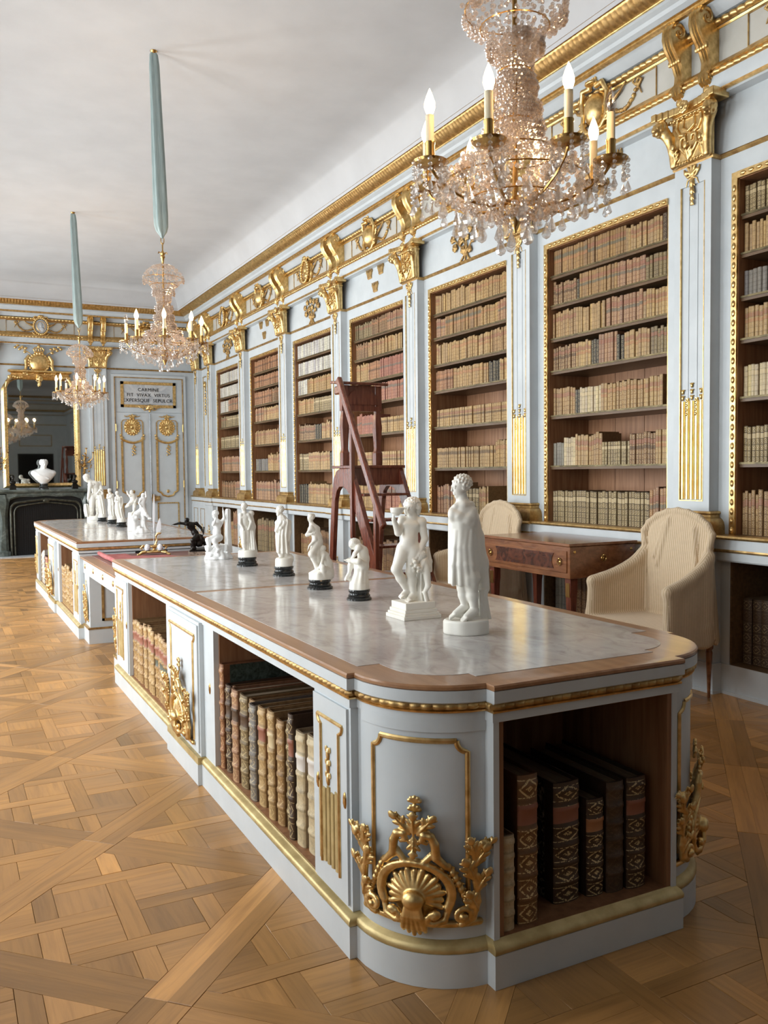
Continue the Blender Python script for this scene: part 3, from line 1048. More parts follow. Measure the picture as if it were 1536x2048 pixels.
# ---- console brackets in pairs over every pilaster
def console_sculpt():
    d = .022
    b = MB()
    ctr = [(.150, .405), (.168, .425), (.160, .452), (.135, .458), (.112, .440), (.112, .410), (.132, .388), (.165, .385), (.195, .405), (.206, .440), (.192, .478), (.160, .502), (.118, .506)]
    # side outline of the S-shaped scroll: outward distance, height
    out = [(.00, .515), (.06, .522), (.115, .515), (.165, .495), (.192, .455), (.196, .405), (.178, .345), (.140, .290), (.098, .235), (.076, .180), (.082, .125), (.108, .090), (.104, .045), (.072, .025), (.046, .040), (.030, .02), (.0, .02)]
    W = .043
    ribs = [(-W, 0), (-W * .72, .010), (-W * .45, .002), (-W * .22, .014), (0, .004), (W * .22, .014), (W * .45, .002), (W * .72, .010), (W, 0)]
    for a in range(len(out) - 1):
        pass
    rs = []
    n = len(out)
    for x, bulge in ribs:
        ring = []
        for i, (o_, z) in enumerate(out):
            if 0 < i < n - 1:
                p0, p1 = out[i - 1], out[i + 1]
                tx, tz = p1[0] - p0[0], p1[1] - p0[1]
                L = math.hypot(tx, tz)
                ring.append((x, -(o_ + bulge * (-tz / L)) , z + bulge * (tx / L)))
            else:
                ring.append((x, -o_, z))
        rs.append(ring)
    b.rings(rs, True)
    for sg in (-1, 1):                      # volutes on both cheeks
        for cx, cz, r0 in ((.118, .440, .058), (.078, .072, .036)):
            pts = [(sg * (W + .004), -(cx + r0 * (1 - .8 * t) * math.cos(7.5 * t + .4)), cz + r0 * (1 - .8 * t) * math.sin(7.5 * t + .4)) for t in np.linspace(0, 1, 15)]
            b.tube(pts, [.011 - .005 * t for t in np.linspace(0, 1, 15)], 5)
            b.ball((sg * (W + .003), -cx, cz), r0 * .25, 6, 4)
    for q in range(5):                      # leaf cuff across the waist and knob at the foot
        b.ball(((q - 2) * .021, -.118, .262), .017, 6, 4, (1, .8, 1.3))
    b.ball((0, -.060, .0), .030, 8, 5, (1.2, .9, 1.2))
    b.ball((0, -.05, -.03), .016, 6, 4, (1, 1, 1.5))
    for q in (-1, 1): b.ball((q * .028, -.052, .0), .020, 6, 4, (1, .8, 1.3))
    return b
con0 = None
def consoles_at(origin, rot, parent):
    global con0
    o = Vector(origin)
    for s_ in (-1, 1):
        off = Matrix.Rotation(rot[2], 4, 'Z') @ Vector((s_ * .118, 0, 0))
        if con0 is None:
            con0 = console_sculpt().build('console', M['gold'], parent, local=True, angle=40)
            c = con0
        else:
            c = inst(con0, 'console', parent, (0, 0, 0))
        c.location = o + off - WLOC[parent.name]
        c.rotation_euler = rot
for i in vis_pil:
    consoles_at((WX - .02, pc(i), 4.005), RW, wall_right)
consoles_at((WX - .02, FY - .40, 4.005), RW, wall_right)

# ---- frieze ornament: centre cartouche, wings and garlands, one set per bay
def garland_sculpt():
    S = Sculpt((-.52, -.055, -.13), (.52, .005, .13), .0055)
    for sg in (-1, 1):
        pts = [(sg * (.15 + .27 * t), -.055 + .11 * (2 * t - .9) ** 2 * (1 if t > .45 else .4) - .02) for t in np.linspace(0, 1, 13)]
        garland_leaf_chain(S, pts, .016)
        S.stroke([(sg * .42, -.014, .035), (sg * .46, -.02, .075), (sg * .425, -.02, .095), (sg * .40, -.02, .06), (sg * .43, -.016, .03), (sg * .455, -.014, -.02)], [.010, .006], .003)
        S.stroke([(sg * .40, -.014, .05), (sg * .37, -.02, .085), (sg * .39, -.02, .10)], [.008, .006], .003)
        for j in range(4):                                # a spread wing
            S.stroke([(sg * .12, -.02, .0 + .012 * j), (sg * (.18 + .02 * j), -.028, .035 + .010 * j), (sg * (.22 + .025 * j), -.02, .055 + .022 * j)], [.014, .006], .004)
    return S
def frieze_frame():
    b = MB()
    for z in (-.105, .099):
        b.box(-.60, .60, -.010, .002, z, z + .006)
    for x in (-.60, .594):
        b.box(x, x + .006, -.010, .002, -.105, .105)
    return b
def oval_sculpt():
    S = Sculpt((-.19, -.16, -.20), (.19, .01, .22), .0055)
    S.ell((0, 0, 0), (.135, .10, .155), .01)
    for i in range(24):
        a = 2 * math.pi * i / 24
        S.ell((.128 * math.cos(a), -.085, .150 * math.sin(a)), (.021, .022, .021), .006)
    S.ell((0, -.13, 0), (.112, .06, .132), .004, sub=True)
    for sg in (-1, 1):
        S.stroke([(sg * .05, -.06, .17), (sg * .10, -.07, .175), (sg * .13, -.06, .14)], [.018, .012], .006)
        S.stroke([(sg * .03, -.05, -.165), (sg * .09, -.06, -.17), (sg * .15, -.05, -.12)], [.016, .012], .006)
    S.ell((0, -.075, .185), (.05, .035, .026), .008, rip=(120, .004))
    return S
def shield_sculpt():
    S = Sculpt((-.20, -.18, -.21), (.20, .01, .24), .0055)
    S.ell((0, 0, 0), (.12, .135, .145), .01)
    for sg in (-1, 1):
        S.stroke([(sg * .04, -.08, .165), (sg * .11, -.09, .165), (sg * .145, -.07, .09), (sg * .125, -.07, .0), (sg * .14, -.065, -.09), (sg * .08, -.07, -.155), (sg * .02, -.08, -.17)], [.022, .020, .018, .016, .018, .018, .014], .006)
        S.stroke(spiral(sg * .145, -.10, -.07, .035, 1.2, 1.0, sg), [.012, .007], .004)
        leaf(S, (sg * .14, -.02), (sg * .185, .08), .03, -.05, .02)
    S.ell((0, -.10, .19), (.06, .04, .02), .008)
    for q in range(5):
        S.ell(((q - 2) * .027, -.10, .212 + .008 * (2 - abs(q - 2))), (.012, .012, .016), .004)
    return S
bay_of = lambda i: (PIL[i] + PW + PIL[i + 1]) / 2
vis_bay = [i for i in range(len(PIL) - 1) if PIL[i] > 1.5]
for n_, i in enumerate(vis_bay):
    y = bay_of(i)
    if 'ff' not in first:
        first['ff'] = frieze_frame().build('frieze_panel_frame', M['gold_dull'], wall_right, local=True, smooth=False)
        o = first['ff']
    else:
        o = inst(first['ff'], 'frieze_panel_frame', wall_right, (0, 0, 0))
    o.location = Vector((WX - .025, y, 4.275)) - WLOC['wall_right']
    o.rotation_euler = RW
    ornament('garland', garland_sculpt, 'garland', M['gold_dull'], wall_right, (WX - .022, y, 4.27))
    if n_ % 2 == 1:
        ornament('shield', shield_sculpt, 'shield_cartouche', M['gold'], wall_right, (WX - .02, y, 4.285))
    else:
        ornament('oval', oval_sculpt, 'medallion_frame', M['gold'], wall_right, (WX - .02, y, 4.285))
        if 'cameo' not in first or n_ == 6:
            cm = MB().lathe([(.001, -.012), (.07, -.010), (.105, 0), (.108, .006)], (0, 0, 0), 20, 'y')
            cm.ball((.0, -.010, .02), .035, 8, 6, (.8, .5, 1.1)); cm.ball((.02, -.008, -.045), .045, 8, 6, (1, .4, .8))
            first['cameo'] = cm.build('cameo', M['plaque'] if n_ == 6 else M['gold'], wall_right, local=True)
            o = first['cameo']
        else:
            o = inst(first['cameo'], 'cameo', wall_right, (0, 0, 0))
        o.location = Vector((WX - .092, y, 4.285)) - WLOC['wall_right']
        o.rotation_euler = RW
        o.scale = (1, 1, 1.2)

# ---- panel ornament over the cases: three crowns, or a flowering branch
def crown_mb():
    b = MB()
    b.rings([[(-.046, -.004, 0), (.046, -.004, 0), (.046, .004, 0), (-.046, .004, 0)], [(-.052, -.012, .018), (.052, -.012, .018), (.052, .004, .018), (-.052, .004, .018)], [(-.05, -.010, .022), (.05, -.010, .022), (.05, .004, .022), (-.05, .004, .022)]])
    b.rings([[(-.044, -.012, .02), (.044, -.012, .02), (.044, .004, .02), (-.044, .004, .02)], [(-.064, -.016, .075), (.064, -.016, .075), (.064, .004, .075), (-.064, .004, .075)]])
    for k in range(5):
        x = (k - 2) * .031
        z = .075
        b.rings([[(x - .013, -.016, z), (x + .013, -.016, z), (x + .013, .004, z), (x - .013, .004, z)], [(x * 1.12 - .002, -.014, z + .032), (x * 1.12 + .002, -.014, z + .032), (x * 1.12 + .002, .0, z + .032), (x * 1.12 - .002, .0, z + .032)]])
        b.ball((x * 1.13, -.010, z + .034), .008, 6, 4)
    return b
def branch_sculpt():
    S = Sculpt((-.36, -.055, -.19), (.36, .006, .18), .0055)
    for x0, x1, b_ in ((.06, -.06, 0), (-.08, .22, .03), (.08, -.22, .02), (.0, .02, 0)):
        S.stroke([(x0, -.010, -.18), ((x0 + x1) / 2 + .03, -.016, -.06), (x1, -.014, .08)], [.010, .007], .004)
    rs_ = random.Random(5)
    heads = [(-.21, .06), (-.12, .12), (0, .13), (.11, .10), (.22, .09), (-.17, -.03), (.16, -.02), (.05, .03), (-.06, .02), (.27, .02), (-.02, -.08), (.1, -.1)]
    for x, z in heads:
        r = rs_.uniform(.030, .042)
        for q in range(5):
            a = 2 * math.pi * q / 5 + x * 9
            S.ell((x + r * .62 * math.cos(a), -.020, z + r * .62 * math.sin(a)), (r * .52, .012, r * .52), .003)
        S.ell((x, -.028, z), (r * .4, .014, r * .4), .003)
    return S
for n_, i in enumerate(vis_bay):
    y = bay_of(i)
    if n_ % 2 == 1:
        for dy, z in ((.15, 3.82), (-.15, 3.82), (0, 3.64)):
            if 'crown' not in first:
                first['crown'] = crown_mb().build('gilt_crown', M['gold_dull'], wall_right, local=True)
                o = first['crown']
            else:
                o = inst(first['crown'], 'gilt_crown', wall_right, (0, 0, 0))
            o.location = Vector((WX - .004, y + dy, z)) - WLOC['wall_right']
            o.rotation_euler = RW
    else:
        ornament('branch', branch_sculpt, 'gilt_branch', M['gold_dull'], wall_right, (WX - .002, y, 3.76))

# narrow panel and hanging ornament between the last case and the corner pilaster
yp0, yp1 = Y_END + .02, FY - .60
g = MB()
for y in (yp0 + .06, yp1 - .03):
    g.box(WX - .012, WX + .002, y, y + .022, 1.25, 3.40)
g.box(WX - .012, WX + .002, yp0 + .06, yp1 - .008, 3.385, 3.405)
g.build('panel_moulding', M['gold'], wall_right, smooth=False)
def hanging_sculpt():
    S = Sculpt((-.10, -.05, -.62), (.10, .006, .12), .006)
    S.ell((0, -.02, .04), (.045, .03, .06), .006, rip=(90, .004))
    z = -.03
    for j in range(9):
        S.ell((.012 * math.sin(j * 1.7), -.016, z), (.020, .014, .030), .004)
        S.stroke([(0, -.012, z + .02), (.04 * (1 if j % 2 else -1), -.014, z), (.035 * (1 if j % 2 else -1), -.012, z - .03)], [.008, .005], .004)
        z -= .062
    return S
ornament('hanging', hanging_sculpt, 'hanging_garland', M['gold'], wall_right, (WX - .002, (yp0 + yp1) / 2 + .02, 3.20))

# ---- ledge over the lower compartments, broken forward at each pedestal
LP = .135     # ledge projection
def ledge_prof(p):
    f = WX - p
    return [(f, 1.036), (f - .010, 1.048), (f, 1.060), (WX + .35, 1.060), (WX + .35, 1.036)]
def ledge_piece(y0, y1, p):
    f = WX - p
    a = MB().extrude(ledge_prof(p), y0, y1).build('ledge_top', M['gold'], wall_right)
    MB().extrude([(f + .006, .972), (f + .006, 1.036), (WX + .35, 1.036), (WX + .35, .972)], y0, y1).build('ledge_fascia', M['paint'], wall_right)
    MB().extrude([(f + .018, .950), (f + .004, .962), (f + .006, .972), (WX + .35, .972), (WX + .35, .950)], y0, y1).build('ledge_bead', M['gold_dull'], wall_right)
    MB().extrude([(f + .030, .890), (f + .022, .900), (f + .022, .950), (WX + .35, .950), (WX + .35, .890)], y0, y1).build('ledge_frieze', M['paint'], wall_right)
ys = [PIL[vis_pil[0]] - 2]
for i in vis_pil:
    ledge_piece(ys[-1], PIL[i] - .09, LP)
    ledge_piece(PIL[i] - .09, PIL[i] + PW + .09, LP + .03)
    ys.append(PIL[i] + PW + .09)
ledge_piece(ys[-1], FY, LP)

# ---- pedestals under the pilasters, with plinths
def ped_leaf():
    S = Sculpt((-.13, -.05, -.01), (.13, .006, .33), .006)
    leaf(S, (0, .0), (0, .30), .035, -.012, .01, 5)
    for sg in (-1, 1):
        leaf(S, (sg * .03, .0), (sg * .085, .20), .028, -.012, .012)
        S.stroke([(sg * .02, -.014, .01), (sg * .09, -.02, .02), (sg * .11, -.02, .06), (sg * .08, -.02, .075)], [.013, .009], .004)
    S.ell((0, -.022, .07), (.045, .02, .05), .006, rip=(120, .003))
    return S
for i in vis_pil + ['end']:
    y0, y1 = (PIL[i] - .07, PIL[i] + PW + .07) if i != 'end' else (Y_END - .03, FY)
    b = MB()
    b.box(4.555, WX + .01, y0, y1, .20, .90)
    b.box(4.535, WX + .01, y0 - .02, y1 + .02, .02, .20)
    b.box(4.525, WX + .01, y0 - .03, y1 + .03, 0, .022)
    b.build('pedestal', M['paint'], wall_right, smooth=False)
    if i == 'end':
        for yy in (y0 + .25, y0 + .75):
            MB().box(4.549, 4.556, yy - .15, yy - .14, .30, .82).box(4.549, 4.556, yy + .14, yy + .15, .30, .82).box(4.549, 4.556, yy - .15, yy + .15, .81, .82).build('pedestal_moulding', M['gold_dull'], wall_right, smooth=False)
            ornament('ped', ped_leaf, 'pedestal_ornament', M['gold'], wall_right, (4.555, yy, .22))
    else:
        ornament('ped', ped_leaf, 'pedestal_ornament', M['gold'], wall_right, (4.555, pc(i), .22))
LOWER = []
for i in vis_bay:
    y0, y1 = PIL[i] + PW + .07, PIL[i + 1] - .07
    b = MB()
    b.box(4.615, WX + .46, y0, y1, .02, .20)
    b.box(4.605, WX + .46, y0, y1, 0, .022)
    for a, c in ((y0, spans[i][0]), (spans[i][1], y1)):
        b.box(4.625, WX + .01, a, c, .20, .90)
    b.build('plinth', M['paint'], wall_right, smooth=False)
    LOWER.append((spans[i][0] + .013, spans[i][1] - .013))

# ---- bookcases: one thing for each bay
CASE_NAMES = {}
def case_phrase(i):
    k = i - vis_bay[0]
    return k
bookcases = {}
CASE_LABELS = ['tall gilt-framed bookcase cut by the picture edge beside the nearest pilaster',
 'tall gilt-framed bookcase behind the covered armchairs and the mahogany desk',
 'tall gilt-framed bookcase of tan books behind the cup-raising and cloaked statuettes',
 'tall gilt-framed bookcase with rows of red books behind the library steps',
 'tall gilt-framed bookcase with two white rows on top, next left of the library steps',
 'tall gilt-framed bookcase of brown books only, between two with white rows',
 'tall gilt-framed bookcase with white rows on top, last before the far corner']
bead_mesh = None
for n_, i in enumerate(vis_bay):
    a, b_ = spans[i]
    t = empty('bookcase', (WX, (a + b_) / 2, 0), CASE_LABELS[n_], 'bookcase', 'built-in bookcases along the right wall')
    bookcases[i] = t
    # gilded frame with carved eggs
    f = MB()
    w = .045
    f.box(WX + .002, WX + .05, a, a + .008, OZ0, OZ1)
    f.box(WX - .012, WX + .03, b_, b_ + w, OZ0, OZ1 + w)
    f.box(WX - .016, WX + .03, a, b_, OZ1, OZ1 + w)
    sp = .062
    if n_ <= 4 or True:
        for x, y, sc_ in ((WX + .022, a + .009, (.85, .5, 1.55)), (WX - .013, b_ + w / 2, (.75, .85, 1.55))):
            nb = int((OZ1 - OZ0) / sp)
            for k in range(nb):
                f.ball((x, y, OZ0 + .03 + k * sp), .0155, 6, 4, sc_)
        nb = int((b_ - a) / sp)
        for k in range(nb):
            f.ball((WX - .017, a + .03 + k * sp, OZ1 + w / 2), .0155, 6, 4, (.75, 1.55, .85))
    f.build('gilded_frame', M['gold'], t, angle=50)
    # back boards
    bx = WX + .44
    nb = 4
    for k in range(nb):
        y0 = a + (b_ - a) * k / nb; y1 = a + (b_ - a) * (k + 1) / nb
        MB().box(bx, bx + .02, y0 + .003, y1 - .003, OZ0, OZ1).build('back_board', M['back'], t, smooth=False)
    MB().box(bx + .015, bx + .03, a, b_, OZ0, OZ1).build('backing', M['dark'], t, smooth=False)
    for y0, y1 in ((a - .015, a + .004), (b_ - .004, b_ + .015)):
        MB().box(WX + .005, bx, y0, y1, OZ0, OZ1).build('side_board', M['niche'], t, smooth=False)
    MB().box(WX + .005, bx, a, b_, OZ1 - .004, OZ1 + .02).build('top_board', M['niche'], t, smooth=False)
    MB().box(WX - .01, bx, a, b_, OZ0 - .02, OZ0 + .002).build('bottom_board', M['shelf'], t, smooth=False)
    for z in SHELF_Z:
        s_ = MB().box(WX + .028, bx, a, b_, z - .030, z).build('shelf', M['shelf'], t, smooth=False)
        MB().box(WX + .020, WX + .030, a, b_, z - .010, z + .003).build('shelf_lip', M['shelf_lip'], s_, origin=None, smooth=False)
        s_.children[0].location = (0, 0, 0)
    # lower compartment
    la, lb = LOWER[n_]
    c = MB()
    c.box(WX + .42, WX + .45, la, lb, .18, .92)
    c.box(4.63, WX + .44, la - .012, la + .002, .20, .92); c.box(4.63, WX + .44, lb - .002, lb + .012, .20, .92)
    c.box(4.62, WX + .44, la, lb, .185, .205); c.box(4.64, WX + .44, la, lb, .885, .90)
    c.build('lower_compartment', M['shelf'], t, smooth=False)

# ---- left wall with its windows, and the wall behind the camera
wl = MB()
Tn = .40
wl.box(LX - Tn, LX, NY, FY, WIN_Z1, CZ - .1)
wl.box(LX - Tn, LX, NY, FY, 0, WIN_Z0)
e_ = [NY] + [v for y in WIN_Y for v in (y - WIN_W / 2, y + WIN_W / 2)] + [FY]
for k in range(0, len(e_), 2):
    wl.box(LX - Tn, LX, e_[k], e_[k + 1], WIN_Z0, WIN_Z1)
wall_left = wl.build('wall_left', M['paint'], smooth=False, kind='structure', origin=(LX, 7.35, 0))
w0 = None
for k, y in enumerate(WIN_Y):
    w = empty('window_%d' % (k + 1), (LX - .30, y, WIN_Z0), kind='structure')
    X = LX - .30
    if w0 is None:
        f = MB()
        for yy in (y - WIN_W / 2, y - .03, y + WIN_W / 2 - .06):
            f.box(X - .03, X + .03, yy, yy + .06, WIN_Z0, WIN_Z1)
        for z in (WIN_Z0, 2.75, WIN_Z1 - .06):
            f.box(X - .03, X + .03, y - WIN_W / 2, y + WIN_W / 2, z, z + .06)
        for z in (1.2, 1.95):
            f.box(X - .015, X + .015, y - WIN_W / 2, y + WIN_W / 2, z, z + .03)
        fo = f.build('window_frame', M['paint'], w, smooth=False)
        po = []
        for ya, yb in ((y - WIN_W / 2 + .06, y - .03), (y + .03, y + WIN_W / 2 - .06)):
            for za, zb in ((WIN_Z0 + .06, 1.2), (1.23, 1.95), (1.98, 2.75), (2.81, WIN_Z1 - .06)):
                po.append(MB().box(X - .003, X + .003, ya, yb, za, zb).build('window_pane', M['pane'], w, smooth=False))
        w0 = [fo] + po
    else:
        for o in w0:
            c = o.copy(); COL.objects.link(c); c.parent = w
wn = MB().box(LX - .6, WX + .6, NY - .3, NY, 0, CZ)
wall_near = wn.build('wall_near', M['paint'], smooth=False, kind='structure', origin=(1.75, NY, 0))
# panelling, an overdoor and an open doorway, its darkness painted as a near-black panel, as the chimney glass shows them
b = MB()
for x0, x1, z0, z1 in ((LX, WX, 3.54, 3.57), (2.85, 4.10, 3.12, 3.15), (2.85, 4.10, 2.68, 2.71)):
    b.box(x0, x1, NY, NY + .02, z0, z1)
for x in (2.85, 4.07):
    b.box(x, x + .03, NY, NY + .02, 2.68, 3.15)
b.build('panel_moulding', M['gold_dull'], wall_near, smooth=False)
MB().box(2.62, 4.30, NY, NY + .06, 0, 2.52).build('door_surround', M['paint'], wall_near, smooth=False)
MB().box(2.78, 4.14, NY + .055, NY + .065, 0, 2.38).build('doorway', M['dark'], wall_near, smooth=False)
# skirtings
for nm, bx_ in (('baseboard_left', (LX, LX + .03, NY, FY, 0, .2)), ('baseboard_near', (LX, WX, NY, NY + .02, 0, .2))):
    MB().box(*bx_).build(nm, M['paint'], smooth=False, kind='structure', origin=(bx_[0], (bx_[2] + bx_[3]) / 2, 0))
# ================================================================== LIBRARY TABLES
AX = 1.75
def outline(o, of=None, n=10, y1=6.43):
    """plan of the near table, offset outwards by o (of = offset of the curved/bow end)"""
    of = o if of is None else of
    L = [(1.10 - o, y1), (1.10 - o, 2.40 - o)]
    r = .275 + of
    cx, cy = 1.40, 2.37
    st = min(2.40 - o, cy)
    a0 = 180 if st >= cy else 180 + math.degrees(math.asin((cy - st) / r))
    xs = 1.40 - of * .3 if of > 0 else 1.40 - of
    a1 = 270 - math.degrees(math.asin(max(0, (cx - (xs - .012)) / r)))
    if st >= cy: L.append((cx - r, 2.40 - o))
    L += arc(cx, cy, r, a0, a1, n)
    xf = cx + r * math.cos(R_(a1))
    L += [(xf, 2.055 - of)]
    R = [(2 * AX - x, y) for x, y in L][::-1]
    return L + R
def path_lobes(pts, z, r, pitch, shape):
    """carved lobes along an open polyline seen from its outer (left-hand) side"""
    b = MB()
    for i in range(len(pts) - 1):
        p, q = Vector((*pts[i], 0)), Vector((*pts[i + 1], 0))
    P = [Vector((*p, 0)) for p in pts]
    cum = [0]
    for i in range(1, len(P)): cum.append(cum[-1] + (P[i] - P[i - 1]).length)
    ns = max(4, int(cum[-1] / pitch)) * 4
    rs = []
    for i in range(ns + 1):
        d = cum[-1] * i / ns
        k = max(j for j in range(len(cum) - 1) if cum[j] <= d + 1e-9)
        t = (d - cum[k]) / max(1e-9, cum[k + 1] - cum[k])
        p = P[k].lerp(P[k + 1], t)
        tan = (P[k + 1] - P[k]).normalized()
        nv = Vector((tan.y, -tan.x, 0))
        rs.append([(p.x + nv.x * a, p.y + nv.y * a, z + c) for a, c in shape(r, (i % 4) / 4)])
    b.rings(rs, True)
    return b
def mirror_y(y): return 14.71 - y

class TB:
    """places geometry of the near table, or of its mirror image at the far end of the desk"""
    def __init__(s, root, flip):
        s.root, s.flip = root, flip
    def build(s, b, name, m, **k):
        if s.flip:
            b.v = [(x, mirror_y(y), z) for x, y, z in b.v]
        return b.build(name, m, s.root, **k)

def notch_frame(b, place, u0, u1, v0, v1, w, c, only=None):
    """raised moulding with hollow corners at the top; place(u,v,d) maps to space"""
    def seg(pts):
        rs = []
        for i, (u, v) in enumerate(pts):
            a = pts[max(0, i - 1)]; e = pts[min(len(pts) - 1, i + 1)]
            t = Vector((e[0] - a[0], e[1] - a[1])).normalized()
            n = Vector((-t.y, t.x))
            rs.append([place(u + n.x * w * k, v + n.y * w * k, d) for k, d in ((-.5, 0), (-.5, .003), (-.2, .007), (.2, .007), (.5, .003), (.5, 0))])
        b.rings(rs, True)
    left = [(u0, v0), (u0, v1 - c)] + [(u0 + c - c * math.cos(t) if False else u0 + c * math.sin(t), v1 - c * math.cos(t)) for t in np.linspace(0, math.pi / 2, 6)]
    left = [(u0, v0), (u0, (v0 + v1) / 2), (u0, v1 - c)] + [(u0 + c * (1 - math.cos(t)), v1 - c * (1 - math.sin(t)) ) for t in ()]
    # hollow (concave) corner centred on the frame's outer corner
    cor = [(u0 + c * math.cos(t), v1 + c * math.sin(t)) for t in np.linspace(-math.pi / 2, 0, 7)]
    left = [(u0, v0), (u0, (v0 + v1) / 2), (u0, v1 - c)] + cor[1:]
    top = [(u0 + c + (u1 - u0 - 2 * c) * t, v1) for t in np.linspace(0, 1, 9)]
    right = [(u0 + u1 - u, v) for u, v in left][::-1]
    if only == 'left': seg(left)
    else:
        seg(left); seg(top); seg(right)

def cartouche_sculpt():
    """shell in a scrolled frame with acanthus arms, garlands and a flowered finial"""
    S = Sculpt((-.228, -.075, -.045), (.228, .006, .390), .0024)
    S.stroke([(-.185, -.006, 0), (0, -.006, 0), (.185, -.006, 0)], .0105, .002)
    S.stroke([(-.185, -.010, .004), (0, -.010, .004), (.185, -.010, .004)], .006, .002)
    # shell: ribbed fan over a polished boss
    for i in range(15):
        a = math.pi * (-.12 + 1.24 * i / 14)
        L = .078 if i % 2 == 0 else .072
        S.cone((.018 * math.cos(a), -.026, .085 + .018 * math.sin(a)), (L * math.cos(a), -.016, .085 + L * math.sin(a)), .010, .0095, .0025)
        S.ell((L * math.cos(a) * 1.0, -.015, .085 + L * math.sin(a)), (.0085, .010, .0085), .002)
    S.ell((0, -.008, .088), (.075, .022, .075), .004)
    S.ell((0, -.038, .080), (.030, .026, .028), .006)
    # strap frame round the shell
    ring = [(.100 * math.cos(t), -.022, .096 + .088 * math.sin(t)) for t in np.linspace(-.45, math.pi + .45, 26)]
    S.stroke(ring, .013, .002)
    S.stroke([(x * 1.06, -.030, z + .003) for x, y, z in ring], .006, .002)
    for sg in (-1, 1):
        S.stroke([(sg * .092, -.022, .055), (sg * .080, -.028, .022), (sg * .052, -.034, .014)] + [(sg * (.052 + .020 * (1 - .1 * i) * math.cos(2.2 + i * .7)), -.036 - .001 * i, .036 + .020 * (1 - .1 * i) * math.sin(4.6 + i * .7)) for i in range(7)], .0095, .003)
        S.ell((sg * .053, -.036, .037), (.011, .016, .011), .003)
        # lower corner volutes and the rising arms of leaves
        cx, cz = sg * .128, .034
        S.stroke([(cx + sg * .027 * (1 - .72 * t) * math.cos(-1.2 + 7.6 * t), -.022 - .012 * t, cz + .027 * (1 - .72 * t) * math.sin(-1.2 + 7.6 * t)) for t in np.linspace(0, 1, 18)], [.0095, .006], .002)
        S.ell((cx, -.030, cz), (.010, .014, .010), .003)
        arm = [(sg * .128, -.018, .006), (sg * .158, -.020, .022), (sg * .172, -.022, .07), (sg * .166, -.024, .13), (sg * .160, -.022, .18), (sg * .166, -.026, .225), (sg * .182, -.036, .245), (sg * .198, -.034, .238)]
        S.stroke(arm, [.011, .0115, .0105, .0095, .009, .009, .009, .008], .004)
        for j, (bx, bz, tx, tz, ww) in enumerate(((.170, .045, .142, .105, .030), (.168, .10, .196, .165, .030), (.162, .135, .132, .200, .031), (.162, .175, .192, .238, .033), (.164, .20, .146, .262, .028), (.172, .225, .212, .252, .024))):
            leaf(S, (sg * bx, bz), (sg * tx, tz), ww, -.026, .018, 3, .0018)
        # husks falling beside the frame
        for j in range(8):
            t = j / 7
            x, z = .092 + .052 * t ** .8, .175 - .115 * t
            S.ell((sg * x, -.020, z), (.0095, .010, .012), .002)
            S.cone((sg * (x + .004), -.018, z), (sg * (x + .016), -.016, z - .004), .005, .003, .002)
        # heart of two scrolls above
        S.stroke([(sg * .085, -.024, .178), (sg * .060, -.028, .205), (sg * .056, -.030, .245), (sg * .046, -.032, .268), (sg * .028, -.032, .270), (sg * .022, -.032, .254), (sg * .034, -.032, .248)], [.010, .012, .012, .011, .010, .008, .006], .003)
        S.stroke([(sg * .022, -.026, .185), (sg * .052, -.024, .215)], [.008, .011], .003)
        leaf(S, (sg * .010, .268), (sg * .054, .328), .028, -.026, .020, 3, .0018)
    leaf(S, (0, .268), (0, .330), .028, -.028, .012, 3, .0018)
    leaf(S, (0, .265), (0, .210), .026, -.028, .012, 3, .0018)
    for z, r in ((.335, .010), (.360, .009)):
        S.stroke([(0, -.012, z - .022), (0, -.014, z)], .004, .002)
        for q in range(5):
            a = math.pi * (.08 + .21 * q)
            S.cone((0, -.014, z), (.016 * math.cos(a), -.016, z + .014 * math.sin(a)), .0055, .006, .002)
    # acanthus tongue spilling over the base bar
    for j in range(-2, 3):
        S.stroke([(j * .006, -.044, .075), (j * .010, -.046, .035), (j * .014, -.034, -.002), (j * .015, -.026, -.026 + abs(j) * .006)], [.009, .009, .0085, .006], .0025)
    return S

